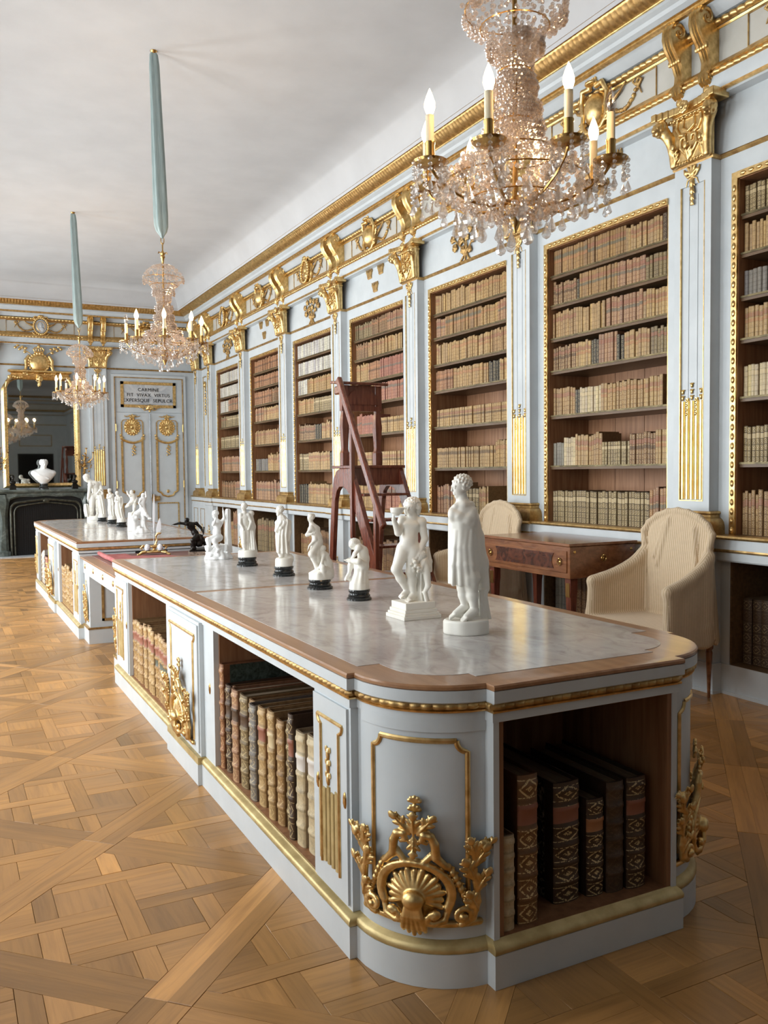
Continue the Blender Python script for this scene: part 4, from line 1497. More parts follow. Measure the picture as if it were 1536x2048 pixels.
def library_table(flip, label):
    root = empty('library_table', (AX, mirror_y(4.24) if flip else 4.24, 0), label, 'table')
    T = TB(root, flip)
    # base
    b = MB()
    b.prism(outline(.022), 0, .100)
    if True:
        for x0, x1 in ((1.058, 1.2), (2.3, 2.442)):
            b.box(x0, x1, 4.075, 4.715, 0, .100)
    T.build(b, 'plinth', M['paint'], angle=25)
    b = MB()
    b.rings([[(x, y, z) for x, y in outline(o)] for o, z in ((.020, .100), (.024, .106), (.024, .116), (.016, .126), (.002, .131), (-.004, .137))], True, False, True)
    for x0, x1 in ((1.056, 1.2), (2.3, 2.444)):
        b.box(x0 + .004, x1, 4.077, 4.713, .100, .134)
    T.build(b, 'base_moulding', M['gold_pale'], angle=40)
    # carcase: piers between the openings
    piers = [(2.60, 2.69, 0), (3.915, 4.085, .0), (4.085, 4.705, .022), (4.705, 4.86, 0), (5.975, 6.43, 0)]
    for side in (0, 1):
        sx = (lambda x: x) if side == 0 else (lambda x: 2 * AX - x)
        def sbox(bb, x0, x1, *r):
            a, c = sorted((sx(x0), sx(x1)))
            return bb.box(a, c, *r)
        for y0, y1, pr in piers[1:]:
            T.build(sbox(MB(), 1.10 - pr, 1.60, y0, y1, .135, .785), 'pier', M['paint'], smooth=False)
        b = MB()
        corner = [(1.10, 2.69), (1.10, 2.40), (1.125, 2.40)] + arc(1.40, 2.37, .275, 180, 268, 14) + [(1.392, 2.055), (1.412, 2.055), (1.412, 2.62), (1.60, 2.62), (1.60, 2.69)]
        b.prism([(sx(x), y) for x, y in corner], .135, .785)
        T.build(b, 'bow_corner', M['paint'], angle=25)
        for y0, y1 in ((2.69, 3.915), (4.86, 5.975)):
            w = MB()
            sbox(w, 1.125, 1.60, y0, y0 + .012, .137, .775); sbox(w, 1.125, 1.60, y1 - .012, y1, .137, .775)
            sbox(w, 1.59, 1.605, y0, y1, .137, .775); sbox(w, 1.11, 1.60, y0, y1, .130, .1385); sbox(w, 1.12, 1.60, y0, y1, .772, .786)
            T.build(w, 'compartment_lining', M['niche'], smooth=False)
    w = MB()
    w.box(1.412, 1.430, 2.060, 2.60, .137, .775); w.box(2.070, 2.088, 2.060, 2.60, .137, .775)
    w.box(1.412, 2.088, 2.59, 2.605, .137, .775); w.box(1.412, 2.088, 2.06, 2.60, .130, .1385); w.box(1.412, 2.088, 2.065, 2.60, .772, .786)
    T.build(w, 'end_compartment_lining', M['niche'], smooth=False)
    MB_ = MB().box(1.60, 1.90, 2.61, 6.43, .05, .785)
    T.build(MB_, 'spine', M['dark'], smooth=False)
    # frieze, egg moulding, top
    b = MB()
    b.rings([[(x, y, z) for x, y in outline(o)] for o, z in ((.006, .778), (.006, .806), (.010, .812))], True)
    T.build(b, 'frieze', M['paint'], angle=25)
    b = MB()
    b.rings([[(x, y, z) for x, y in outline(o)] for o, z in ((.012, .806), (.014, .811), (.004, .816), (.006, .836))], True)
    T.build(b, 'egg_ground', M['gold'], angle=30)
    o_ = outline(.008)
    half = o_[:len(o_) // 2]
    def eg(r, ph):
        k = [.35, .95, 1.1, .95][int(ph * 4) % 4]
        return [(-.004, -.011)] + [(.012 * k * math.cos(a), .011 * math.sin(a)) for a in (-1.2, -.5, .2, .9)] + [(-.004, .011)]
    full = o_
    e = path_lobes(full, .825, .011, .034, eg)
    T.build(e, 'egg_moulding', M['gold_dull'], angle=60)
    b = MB()
    b.rings([[(x, y, z) for x, y in outline(o)] for o, z in ((.014, .833), (.022, .838), (.022, .872))], True)
    T.build(b, 'top_fascia', M['paint'], angle=25)
    b = MB()
    b.rings([[(x, y, z) for x, y in outline(o)] for o, z in ((.018, .872), (.023, .876), (.023, .884), (.019, .889), (.010, .890))], True)
    T.build(b, 'wood_border', M['wood_edge'], angle=30)
    mi = outline(-.048, -.10, 10, 6.43 - .07)
    def cut(poly, ya, yb):
        p = clip_poly(poly, 0, 1, yb)
        return clip_poly(p, 0, -1, -ya)
    for ya, yb in ((0, 4.375), (4.435, 9)):
        b = MB().prism(cut(mi, ya, yb), .884, .8912)
        T.build(b, 'marble_panel', M['marble'], smooth=False)
        # thin dark fillet round each marble panel
    # left-hand face: end doors with flutes, middle door with cartouche
    for side in (0, 1):
        sx = (lambda x: x) if side == 0 else (lambda x: 2 * AX - x)
        sg = -1 if side == 0 else 1
        def P(X0):
            return lambda u, v, d: (sx(X0) + sg * d, u, v)
        for y0, y1, f0 in ((2.405, 2.69, 0), (5.98, 6.41, 0)):
            d = MB()
            X0 = 1.10
            a, c = sorted((sx(1.10), sx(1.092)))
            d.box(a, c, y0 + .012, y1 - .006, .148, .768)
            door = T.build(d, 'door', M['paint'], smooth=False)
            yc = (y0 + y1) / 2 + (.01 if y0 < 3 else .02)
            g = MB()
            pl = lambda u, v, dd: (sx(1.092) + sg * dd, u, v)
            u0, u1 = y1 - .075, yc - .085
            notch_frame(g, pl, u0, u1, .216, .705, .012, -.03 if False else .028)
            def sub(bb, nm, m, **k):
                if flip: bb.v = [(x, mirror_y(y), z) for x, y, z in bb.v]
                o = bb.build(nm, m, root, **k)
                o.parent = door
                return o
            # notch_frame assumes u0<u1; swap sides when needed
            sub(g, 'panel_moulding', M['gold'])
            for q in range(5):
                fb = MB()
                y = yc + (q - 2) * .032
                top = .470 + (.012 if q % 2 == 0 else 0)
                pr = [(sx(1.092) + sg * .007 * math.sin(t), y + .0125 * math.cos(t)) for t in np.linspace(0, math.pi, 6)]
                fb.rings([[(px, py, z) for px, py in pr] for z in (.226, top)])
                sub(fb, 'flute', M['gold_pale'])
            t_ = MB()
            for q in range(3):
                t_.ball((sx(1.090), yc, .505 + q * .042), .012, 8, 5, (.6, .9, 1.8))
                for s2 in (-1, 1): t_.ball((sx(1.089), yc + s2 * .013, .520 + q * .042), .008, 6, 4, (.6, 1, 1.3))
            sub(t_, 'bell_flower', M['gold'])
            for yk in (y0 + .026, y1 - .045):
                sub(MB().ball((sx(1.091), yk, .478), .016, 8, 5, (.35, .7, 1.7)), 'keyhole_plate', M['brass'])
        # middle door
        d = MB()
        a, c = sorted((sx(1.078), sx(1.070)))
        d.box(a, c, 4.10, 4.69, .150, .770)
        door = T.build(d, 'door', M['paint'], smooth=False)
        g = MB()
        pl = lambda u, v, dd: (sx(1.070) + sg * dd, u, v)
        notch_frame(g, pl, 4.62, 4.17, .20, .715, .016, .03)
        if flip: g.v = [(x, mirror_y(y), z) for x, y, z in g.v]
        g.build('panel_moulding', M['gold'], root).parent = door
        for yk in (3.985, 4.79):
            k_ = MB().ball((sx(1.099), yk, .487), .016, 8, 5, (.35, .7, 1.7))
            T.build(k_, 'keyhole_plate', M['brass'])
        o = inst(first['cart_flat'], 'door_cartouche', root, (0, 0, 0)) if 'cart_flat' in first else None
        if o is None:
            o = cartouche_sculpt().build('door_cartouche', M['gold'], root)
            first['cart_flat'] = o
        yy = mirror_y(4.40) if flip else 4.40
        o.location = Vector((sx(1.069), yy, .185)) - WLOC[root.name]
        o.rotation_euler = (0, 0, sg * math.pi / 2)
        o.scale = (1.25, 1, 1)
    # bow corners: curved panel moulding and the gilded cartouche bent round them
    RC = .275
    for side in (0, 1):
        cx = 1.40 if side == 0 else 2 * AX - 1.40
        a0 = 224.5 if side == 0 else 315.5
        g = MB()
        pl = lambda u, v, dd: (cx + (RC + dd) * math.cos(R_(a0) + u / RC), 2.37 + (RC + dd) * math.sin(R_(a0) + u / RC), v)
        notch_frame(g, pl, -.152, .152, .215, .722, .016, .033)
        T.build(g, 'bow_panel_moulding', M['gold'])
        lb = MB()
        rr = [[(cx + r_ * math.cos(R_(a0) + t), 2.37 + r_ * math.sin(R_(a0) + t), z) for t in np.linspace(-.76, .76, 13)] for r_, z in ((RC - .01, .782), (RC + .006, .782), (RC + .006, .748), (RC - .01, .742))]
        lb.rings(rr, False, False, False)
        T.build(lb, 'bow_rail', M['paint'])
        key = 'cart_bow%d' % side
        if key not in first:
            def warp(V, a0=a0):
                t = R_(a0) + V[:, 0] / RC
                r_ = RC - V[:, 1]
                return np.stack([r_ * np.cos(t), r_ * np.sin(t), V[:, 2]], 1)
            o = cartouche_sculpt().build('bow_cartouche', M['gold'], root, warp=warp)
            first[key] = o
        else:
            o = inst(first[key], 'bow_cartouche', root, (0, 0, 0))
        yy = mirror_y(2.37) if flip else 2.37
        o.location = Vector((cx, yy, .185)) - WLOC[root.name]
        if flip: o.scale = (1, -1, 1)
    return root

table_near = library_table(False, 'long pale blue library table with white marble top, near one with open end shelf')
table_far = library_table(True, 'long pale blue library table with white marble top, far one before the fireplace')

# ---- writing desk joining the two tables
desk = empty('writing_desk', (AX, 7.35, 0), 'low pale blue writing desk with leather top set between the two marble tables', 'desk')
y0, y1 = 6.432, 8.278
for ya, yb in ((y0, y0 + .30), (7.98, y1)):
    MB().box(1.125, 2.375, ya, yb, 0, .13).build('plinth', M['paint'], desk, smooth=False)
    MB().box(1.119, 2.381, ya - (.006 if ya > 7 else 0), yb + (0 if ya > 7 else .006), .13, .146).build('plinth_bead', M['gold_dull'], desk, smooth=False)
    MB().box(1.14, 2.36, ya + .01, yb - .01, .146, .61).build('pedestal', M['paint'], desk, smooth=False)
    yf = ya + .01 if ya > 7 else yb - .01
    s_ = -1 if ya > 7 else 1
    g = MB()
    for xa, xb, za, zb in ((1.24, 1.262, .20, .56), (1.74, 1.762, .20, .56), (1.24, 1.762, .20, .222), (1.24, 1.762, .545, .565)):
        g.box(xa, xb, *sorted((yf, yf + s_ * .010)), za, zb)
    g.build('side_panel_moulding', M['gold_dull'], desk, smooth=False)
    o = inst(first['cart_flat'], 'pedestal_ornament', desk, Vector((1.139, (ya + yb) / 2, .20)) - WLOC['writing_desk'], RW, (.42, .6, .95))
for sx_ in (0, 1):
    b = MB()
    X = 1.132 if sx_ == 0 else 2.368
    b.box(*sorted((X, X + (.02 if sx_ == 0 else -.02))), y0, y1, .61, .742).build('apron', M['paint'], desk, smooth=False)
    for y in (8.16, 7.69, 7.20, 6.73):
        d = MB()
        d.lathe([(.001, -.010), (.012, -.008), (.020, -.006), (.024, 0), (.024, .004)], (X, y, .678), 12, 'x') if sx_ == 0 else d.lathe([(.024, -.004), (.024, 0), (.020, .006), (.012, .008), (.001, .010)], (X, y, .678), 12, 'x')
        d.build('rosette', M['gold'], desk)
b = MB().box(1.105, 2.395, y0, y1, .742, .758)
b.build('desk_rim', M['wood_edge'], desk, smooth=False, bevel=.003)
MB().box(1.21, 2.29, y0 + .002, y1 - .002, .752, .762).build('leather_top', M['leather'], desk, smooth=False)
# ================================================================== BOOKS
PAL = {
 'tan': ((.34, .200, .082), 'tan calf'), 'ltan': ((.44, .290, .130), 'pale tan calf'), 'ochre': ((.37, .220, .080), 'honey calf'),
 'brown': ((.20, .100, .042), 'brown leather'), 'dark': ((.075, .044, .027), 'dark brown leather'), 'olive': ((.20, .145, .070), 'olive brown leather'),
 'red': ((.36, .13, .085), 'red leather'), 'rust': ((.31, .135, .060), 'rust leather'), 'white': ((.62, .60, .545), 'white paper'),
 'cream': ((.58, .48, .31), 'cream vellum'), 'black': ((.025, .022, .020), 'black leather'), 'grey': ((.20, .185, .165), 'grey paper'), 'pink': ((.36, .195, .110), 'pinkish calf')}
LBL = {'r': (.30, .115, .070), 'g': (.115, .125, .095), 'c': (.60, .47, .27), 'b': (.075, .04, .02), 'w': (.68, .62, .56), 'o': (.42, .19, .085)}
# style: colour, label, second label, gold tooling, width, height share, width jitter, height jitter
ST = {
 't1': ('tan', 'g', 'o', .15, .034, .92, .15, .01), 't2': ('tan', 'r', 'g', .2, .034, .95, .15, .02), 't3': ('tan', 'r', None, .6, .036, .86, .25, .06),
 't4': ('ltan', 'r', 'o', .35, .036, .84, .25, .05), 't5': ('ochre', 'o', None, .7, .036, .84, .2, .05), 't6': ('ltan', None, None, .1, .032, .84, .3, .06),
 't7': ('pink', 'r', 'g', .5, .040, .90, .2, .05), 'gold': ('ochre', 'r', 'b', 1.0, .036, .70, .05, .005), 'gold2': ('ochre', 'b', None, .9, .036, .70, .08, .02),
 'br': ('brown', 'o', None, .5, .040, .86, .3, .08), 'br2': ('brown', 'r', 'b', .8, .036, .82, .2, .05), 'rust': ('rust', 'o', 'b', .5, .034, .86, .2, .04),
 'dk': ('dark', None, None, .35, .050, .86, .3, .05), 'ol': ('olive', 'c', None, .9, .036, .62, .05, .006), 'ol2': ('olive', 'c', None, .95, .038, .80, .1, .02), 'ol3': ('olive', 'r', None, .4, .038, .8, .3, .06),
 'red': ('red', 'r', 'g', .25, .034, .90, .15, .03), 'red2': ('red', 'g', None, .5, .034, .88, .15, .03), 'wh': ('white', None, None, 0, .030, .86, .15, .02), 'bk': ('black', None, None, .6, .040, .8, .2, .05),
 'gr': ('grey', None, None, .1, .042, .66, .1, .02), 'cr': ('cream', 'c', None, .2, .036, .80, .15, .03), 'fol': ('brown', 'b', None, .3, .065, .70, .25, .07), 'fold': ('dark', 'b', None, .3, .07, .68, .2, .05), 'folt': ('tan', 'r', None, .6, .06, .62, .2, .05)}
# rows from the top: (share of the row, style); None leaves a gap; far end first
ROWS = {
 0: [[(.12, 'ol2'), (.5, 'ol2'), (.38, 't3')], [(.2, 't6'), (.3, 't4'), (.5, 't7')], [(.3, 'gr'), (.4, 't3'), (.3, 't4')], [(.3, 't4'), (.3, 't5'), (.4, 't3')], [(.2, 'cr'), (.4, 't4'), (.4, 't6')], [(1, 'ol2')], [(.3, 't3'), (.4, 't7'), (.3, 'br')]],
 1: [[(.32, 't1'), (.32, 't2'), (.04, 't6'), (.24, 't4'), (.08, 'dk')], [(.22, 'br2'), (.03, 'bk'), (.33, 't2'), (.24, 't7'), (.18, 'ol3')], [(.22, 't3'), (.26, 't6'), (.30, 't7'), (.22, 't4')], [(.22, 'br2'), (.14, 't4'), (.08, 'bk'), (.14, 'pk'), (.04, 'bk'), (.2, 't4'), (.18, 'ol3')], [(.21, 't3'), (.05, 'bk'), (.18, 'cr'), (.04, 't4'), (.3, 't5'), (.12, 't4')], [(.10, 'gr'), (.11, 'cr'), (.13, 't4'), (.09, 't3'), (.22, 'ol'), (.2, 'br2'), (.15, 't4')], [(.85, 'ol2'), (.15, 't7')]],
 2: [[(.07, 't4'), (.43, 't6'), (.15, 't4'), (.35, 't5')], [(.15, 't7'), (.5, 't1'), (.2, 't5'), (.15, 't7')], [(.06, 't4'), (.17, 't6'), (.36, 't5'), (.18, 't4'), (.23, 't3')], [(.25, 'rust'), (.48, 't5'), (.14, 'bk'), (.13, 't4')], [(1, 'gold')], [(.8, 'gold2'), (.2, 't5')], [(.1, 'rust'), (.14, 't7'), (.2, 't4'), (.16, 'ol2'), (.12, 't4')]],
 3: [[(.35, 'ol3'), (.3, 'br'), (.35, 't7')], [(.26, 'br'), (.3, 't3'), (.2, 't5'), (.14, 't6')], [(.25, 't5'), (.25, 'rust'), (.5, 'red')], [(.35, 't5'), (.65, 'red2')], [(.4, 'red'), (.6, 'gold2')], [(1, 'gold')], [(.5, 't5'), (.5, 'red2')]],
 4: [[(1, 'wh')], [(1, 'wh')], [(.27, 'wh'), (.73, 't5')], [(.42, 't5'), (.58, 'ol2')], [(.46, 'br2'), (.16, 'bk'), (.38, 't4')], [(.25, 'ol2'), (.55, 't4'), (.2, 'bk')], [(.25, 'bk'), (.75, 't4')]],
 5: [[(1, 'rust')], [(1, 'rust')], [(.6, 'rust'), (.4, 'br')], [(.3, 't7'), (.7, 't4')], [(.8, 't3'), (.2, 'br')], [(.45, 'gr'), (.35, 't4'), (.2, 't7')], [(1, 't7')]],
 6: [[(1, 'wh')], [(1, 'wh')], [(.35, 'wh'), (.65, 't7')], [(.3, 'ol3'), (.7, 'ol2')], [(1, 'ol2')], [(1, 't7')], [(.6, 'br'), (.4, 't7')]]}
ST['pk'] = ('pink', 'r', None, .4, .04, .95, .1, .02)
PLACES = ['case by nearest pilaster', 'case behind armchairs', 'case behind cloaked statuette', 'case behind library steps', 'white-topped case nearest steps', 'all-brown case', 'white-topped case nearest corner']
ALLB = []      # dicts

def add_row(rng, segs, ya, yb, z0, gap, xf, where, row_txt, grp, dmax=.30, hcap=None):
    """books along y from the far end yb down to ya; spines face -x at xf"""
    y = yb - .004
    L = yb - ya
    n = 0
    for share, st in segs:
        end = y - share * L
        if st is None:
            y = end; continue
        c, l1, l2, tool, w, hs, wj, hj = ST[st]
        if gap < .5: w *= .86
        hb = gap * hs * (.74 if .33 < gap < .5 else 1)
        while y - end > w * .45 and y - ya > w * .6:
            bw = w * (1 + rng.uniform(-wj, wj))
            if y - bw < ya + .001: break
            h = min(gap - .012, hb * (1 + rng.uniform(-hj, hj)))
            if rng.random() < .04 and hj > .02: h = min(gap - .012, h * rng.uniform(1.05, 1.15))
            n += 1
            j = rng.gauss(1, .07)
            ALLB.append(dict(o=(xf + rng.uniform(0, .014), y, z0), rz=-math.pi / 2, w=bw - .0015, d=min(dmax, h * .78), h=h, c=c, j=j, l1=l1, l2=l2, tool=tool, where=where, row=row_txt, i=n, grp=grp, fine=False))
            y -= bw
    return n

rngb = random.Random(11)
for n_, i in enumerate(vis_bay):
    a, b_ = spans[i]
    tops = [OZ1] + SHELF_Z
    bases = SHELF_Z + [OZ0]
    for r in range(7):
        z0 = bases[r] + .0015
        gap = tops[r] - (.03 if r else 0) - z0
        add_row(rngb, ROWS[n_][r], a + .006, b_ - .006, z0, gap, WX + .045, PLACES[n_], ORD[r] + ' shelf down', 'books in the tall bookcases')
    la, lb = LOWER[n_]
    segs = [[(.3, 'fold'), (.4, 'fol'), (.3, 'fold')], [(.2, 'gr'), (.2, 'fol'), (.2, 'gr'), (.4, 'fold')], [(.5, 'fol'), (.5, 'fold')], [(.3, 'fol'), (.2, 'folt'), (.5, 'fol')], [(.45, 'folt'), (.55, 'fol')], [(.6, 'ol3'), (.4, 'fol')], [(.5, 'folt'), (.5, 't7')]][n_]
    add_row(rngb, segs, la + .01, lb - .01, .207, .66, WX + .05, PLACES[n_], 'bottom compartment', 'books in the low wall compartments', .34)

def tbook(y, w, h, c, l1, l2, tool, i, row, d=.40, x=1.135, flip=False, rz=-math.pi / 2, o=None):
    ALLB.append(dict(o=o or (x, y, .139), rz=rz, w=w, d=d, h=h, c=c, j=1, l1=l1, l2=l2, tool=tool, where='', row=row, i=i, grp='folios in the library tables', fine=True))
# near table, near side opening (far end first)
spec = [(.055, .485, 'rust', None, None, .5), (.07, .40, 'dark', 'b', None, .5), (.06, .405, 'brown', 'b', None, .4), (.085, .41, 'pink', 'b', None, .5), (.10, .405, 'olive', 'b', None, .5), (.07, .402, 'tan', 'r', None, .4), (.08, .40, 'grey', None, None, .5), (.085, .408, 'ltan', 'r', None, .4), (.075, .415, 'tan', 'r', 'o', .5), (.07, .43, 'ltan', 'c', None, .6), (.075, .41, 'tan', None, None, .5), (.085, .408, 'olive', None, None, .7), (.05, .47, 'dark', 'r', None, .6), (.085, .42, 'cream', 'w', None, .25), (.09, .425, 'cream', 'w', None, .25)]
y = 3.90
for k, (w, h, c, l1, l2, t) in enumerate(spec):
    w *= .93
    tbook(y, w - .004, h, c, l1, l2, t, k + 1, 'near table shelf beside the bow corner', .42 if k not in (0, 12) else .45, 1.128 + .012 * ((k * 7) % 3))
    y -= w + .0035
# near table, far side opening
y = 5.95
rg = random.Random(4)
k = 0
while y > 4.90:
    w = rg.uniform(.055, .085)
    k += 1
    tbook(y, w - .003, rg.uniform(.385, .415), rg.choice(['tan', 'ltan', 'tan', 'ochre']), 'r', rg.choice([None, None, 'g']), .45, k, 'near table shelf beside the desk', .42, 1.13 + rg.uniform(0, .015))
    y -= w
# far table openings
y = mirror_y(4.90)
k = 0
while y > mirror_y(5.90) :
    w = rg.uniform(.055, .10)
    k += 1
    tbook(y, w - .003, rg.choice([.33, .36, .40, .44]), rg.choice(['tan', 'ltan', 'ochre']), None, None, .6, k, 'far table shelf beside the desk', .40, 1.13)
    y -= w
for k, (y, w, h, c) in enumerate([(11.92, .05, .36, 'cream'), (11.86, .05, .38, 'white'), (11.80, .09, .40, 'white'), (11.69, .09, .42, 'white'), (11.58, .10, .36, 'dark'), (11.46, .09, .36, 'red'), (11.36, .10, .36, 'red')]):
    tbook(y, w, h, c, None, None, .5 if c == 'red' else .1, k + 1, 'far table shelf by the fireplace', .40, 1.13)
# bow-end compartment, spines towards -y
for k, (x, w, h, d, c, l1, t, yy) in enumerate([(1.435, .048, .285, .36, 'cream', None, .0, 2.085), (1.500, .072, .455, .40, 'brown', 'r', .9, 2.09), (1.672, .100, .385, .42, 'dark', 'r', .8, 2.14), (1.795, .068, .315, .38, 'dark', 'o', .9, 2.13), (1.868, .070, .36, .40, 'dark', None, .05, 2.12), (1.944, .078, .365, .42, 'dark', 'r', .7, 2.11)]):
    tbook(0, w, h, c, l1, None, t, k + 1, 'end shelf of the near table', d, rz=0, o=(x, yy, .139))

def book_arrays(B):
    """local geometry: width along +x, spine bulging to -y, height z"""
    w, d, h = B['w'], B['d'], B['h']
    V, F, UV, K = [], [], [], []
    fine = B['fine']
    na = 9 if fine else 5
    if fine:
        zs = [(0, 0)]
        for q in range(1, 7):
            c = h * (q / 6.6 + .02)
            zs += [(c - .011, 0), (c - .005, .0048), (c + .005, .0048), (c + .011, 0)]
        zs += [(h - .004, 0), (h, -.001)]
    else:
        zs = [(0, 0), (h, 0)]
    bul = min(.012, w * .22)
    ang = [math.pi * t / (na - 1) for t in range(na)]
    for z, e in zs:
        for a in ang:
            V.append((w / 2 - (w / 2 + (e * .3 if 0 < a < math.pi else 0)) * math.cos(a), -(bul + e) * math.sin(a) if 0 < a < math.pi else 0.0, z))
    nz = len(zs)
    for r in range(nz - 1):
        for i in range(na - 1):
            p = r * na + i
            F.append((p, p + 1, p + 1 + na, p + na)); K.append(0)
            v0, v1 = max(.001, zs[r][0] / h), zs[r + 1][0] / h
            u0, u1 = i / (na - 1), (i + 1) / (na - 1)
            UV += [(u0, v0), (u1, v0), (u1, v1), (u0, v1)]
    b = len(V)
    def quad(a, b_, c, e, k):
        q = len(V)
        V.extend([a, b_, c, e]); F.append((q, q + 1, q + 2, q + 3)); K.append(k); UV.extend([(-1, -1)] * 4)
    tk = min(.0045, w * .12) if fine else 0
    if fine:
        for x0, x1 in ((0, tk), (w - tk, w)):
            quad((x0, 0, h), (x1, 0, h), (x1, d, h), (x0, d, h), 1)
            quad((x0, 0, 0), (x0, d, 0), (x1, d, 0), (x1, 0, 0), 1)
            quad((x0, d, 0), (x0, d, h), (x1, d, h), (x1, d, 0), 1)
        quad((tk, 0, h), (tk, 0, 0), (tk, d, 0), (tk, d, h), 1)
        quad((w - tk, 0, 0), (w - tk, 0, h), (w - tk, d, h), (w - tk, d, 0), 1)
        top = (nz - 1) * na
        F.append(tuple(top + i for i in range(na))); K.append(1); UV.extend([(-1, -1)] * na)
        F.append(tuple(range(na))[::-1]); K.append(1); UV.extend([(-1, -1)] * na)
    else:
        top = na
        V.append((w, d, h)); V.append((0, d, h)); q = len(V)
        F.append(tuple(top + i for i in range(na)) + (q - 2, q - 1)); K.append(2); UV.extend([(-1, -1)] * (na + 2))
        V.append((w, d, 0)); V.append((0, d, 0))
        F.append((q + 1, q) + tuple(range(na))[::-1]); K.append(1); UV.extend([(-1, -1)] * (na + 2))
        quad((w, d, 0), (0, d, 0), (0, d, h), (w, d, h), 1)
    quad((0, 0, 0), (0, 0, h), (0, d, h), (0, d, 0), 1)
    quad((w, 0, 0), (w, d, 0), (w, d, h), (w, 0, h), 1)
    return V, F, UV, K

def book_cols(B, K, F):
    base = PAL[B['c']][0]; j = B['j']
    cc = (base[0] * j, base[1] * j, base[2] * j * (2 - j) if j < 1.5 else base[2], B['tool'])
    l1 = (*LBL[B['l1']], 1 if B['fine'] else .72) if B['l1'] else (0, 0, 0, 0)
    l2 = (*LBL[B['l2']], 1 if B['fine'] else .72) if B['l2'] else (0, 0, 0, 0)
    A, L1, L2 = [], [], []
    for k, f in zip(K, F):
        n = len(f)
        if k == 0: A += [cc] * n
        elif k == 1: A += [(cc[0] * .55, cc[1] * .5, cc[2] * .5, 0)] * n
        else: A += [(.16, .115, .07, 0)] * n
        L1 += [l1] * n; L2 += [l2] * n
    return A, L1, L2

def book_mesh(name, V, F, UV, A, L1, L2):
    me = bpy.data.meshes.new(name)
    me.from_pydata(V, [], F)
    me.uv_layers.new(name='UVMap').data.foreach_set('uv', np.array(UV, np.float32).ravel())
    for nm, arr in (('col', A), ('lab', L1), ('lab2', L2)):
        me.color_attributes.new(nm, 'FLOAT_COLOR', 'CORNER').data.foreach_set('color', np.array(arr, np.float32).ravel())
    me.materials.append(M['book'])
    me.polygons.foreach_set('use_smooth', [True] * len(me.polygons))
    me.set_sharp_from_angle(angle=R_(40))
    return me

for B in ALLB:
    ca, sa = math.cos(B['rz']), math.sin(B['rz'])
    x, y, z = B['o']
    mx, my = x + ca * B['w'] / 2, y + sa * B['w'] / 2
    s_ = view_size((mx, my, z + B['h'] / 2), math.sqrt(B['w'] * B['h'])) or .5 * view_size((mx, my, z + B['h'] * .2), math.sqrt(B['w'] * B['h']))
    d = Vector((mx, my, 0)).normalized()
    nrm = Vector((sa, -ca, 0))
    s_ *= math.sqrt(max(.05, abs(d.dot(nrm))))
    if B['row'] == 'bottom compartment': s_ *= .55
    B['s'] = s_ + (100 if B['fine'] else 0)
ALLB.sort(key=lambda b: -b['s'])
paper = mat('book_paper', rough=.8, build=noisy((.11, .075, .045), (.22, .165, .105), 60, stretch=(8, .2, 1)))
marbled = mat('marbled_paper', rough=.45, build=noisy((.012, .012, .014), (.30, .30, .29), 34, lo=.50, hi=.62, detail=6, dist=2.6))
green_board = mat('green_marbled_paper', rough=.4, build=noisy((.010, .018, .014), (.06, .085, .07), 30, detail=6, dist=2))
NB = 300
for B in ALLB[:NB]:
    V, F, UV, K = book_arrays(B)
    o = bpy.data.objects.new('book', book_mesh('book', V, F, UV, *book_cols(B, K, F)))
    link(o)
    o.location = B['o']; o.rotation_euler = (0, 0, B['rz'])
    cn = PAL[B['c']][1]
    if B['fine']:
        lab = '%s folio, %s from left on %s' % (cn, ordinal(B['i']), B['row'])
        w, d, h = B['w'], B['d'], B['h']
        if B['row'].startswith('end shelf') and B['i'] == 3:
            mb_ = MB().box(-.0015, .001, .045, d - .004, .004, h - .004)
            mb_.build('marbled_board', marbled, o, local=True, smooth=False, label='black and white marbled paper board')
        if B['row'].endswith('bow corner') and B['i'] == 1:
            mb_ = MB().box(w - .001, w + .0015, .03, d - .004, .004, h - .004)
            mb_.build('marbled_board', green_board, o, local=True, smooth=False, label='dark green marbled board')
        pg = MB().box(.005, w - .005, .006, d - .008, .006, h - .012)
        p_ = pg.build('page_block', paper, o, local=True, smooth=False)
    else:
        lab = '%s book, %s from left, %s, %s' % (cn, ordinal(B['i']), B['row'], B['where'])
    tag(o, lab, 'book', B['grp'])
V_, F_, U_, A_, L1_, L2_ = [], [], [], [], [], []
for B in ALLB[NB:]:
    V, F, UV, K = book_arrays(B)
    A, L1, L2 = book_cols(B, K, F)
    ca, sa = math.cos(B['rz']), math.sin(B['rz'])
    b = len(V_)
    V_ += [(B['o'][0] + x * ca - y * sa - WX, B['o'][1] + x * sa + y * ca - 8, B['o'][2] + z) for x, y, z in V]
    F_ += [tuple(i + b for i in f) for f in F]
    U_ += UV; A_ += A; L1_ += L1; L2_ += L2
o = bpy.data.objects.new('books', book_mesh('books', V_, F_, U_, A_, L1_, L2_))
link(o); o.location = (WX, 8, 0)
tag(o, 'the many smaller leather and paper books filling the farther bookcases', 'books', kind='stuff')
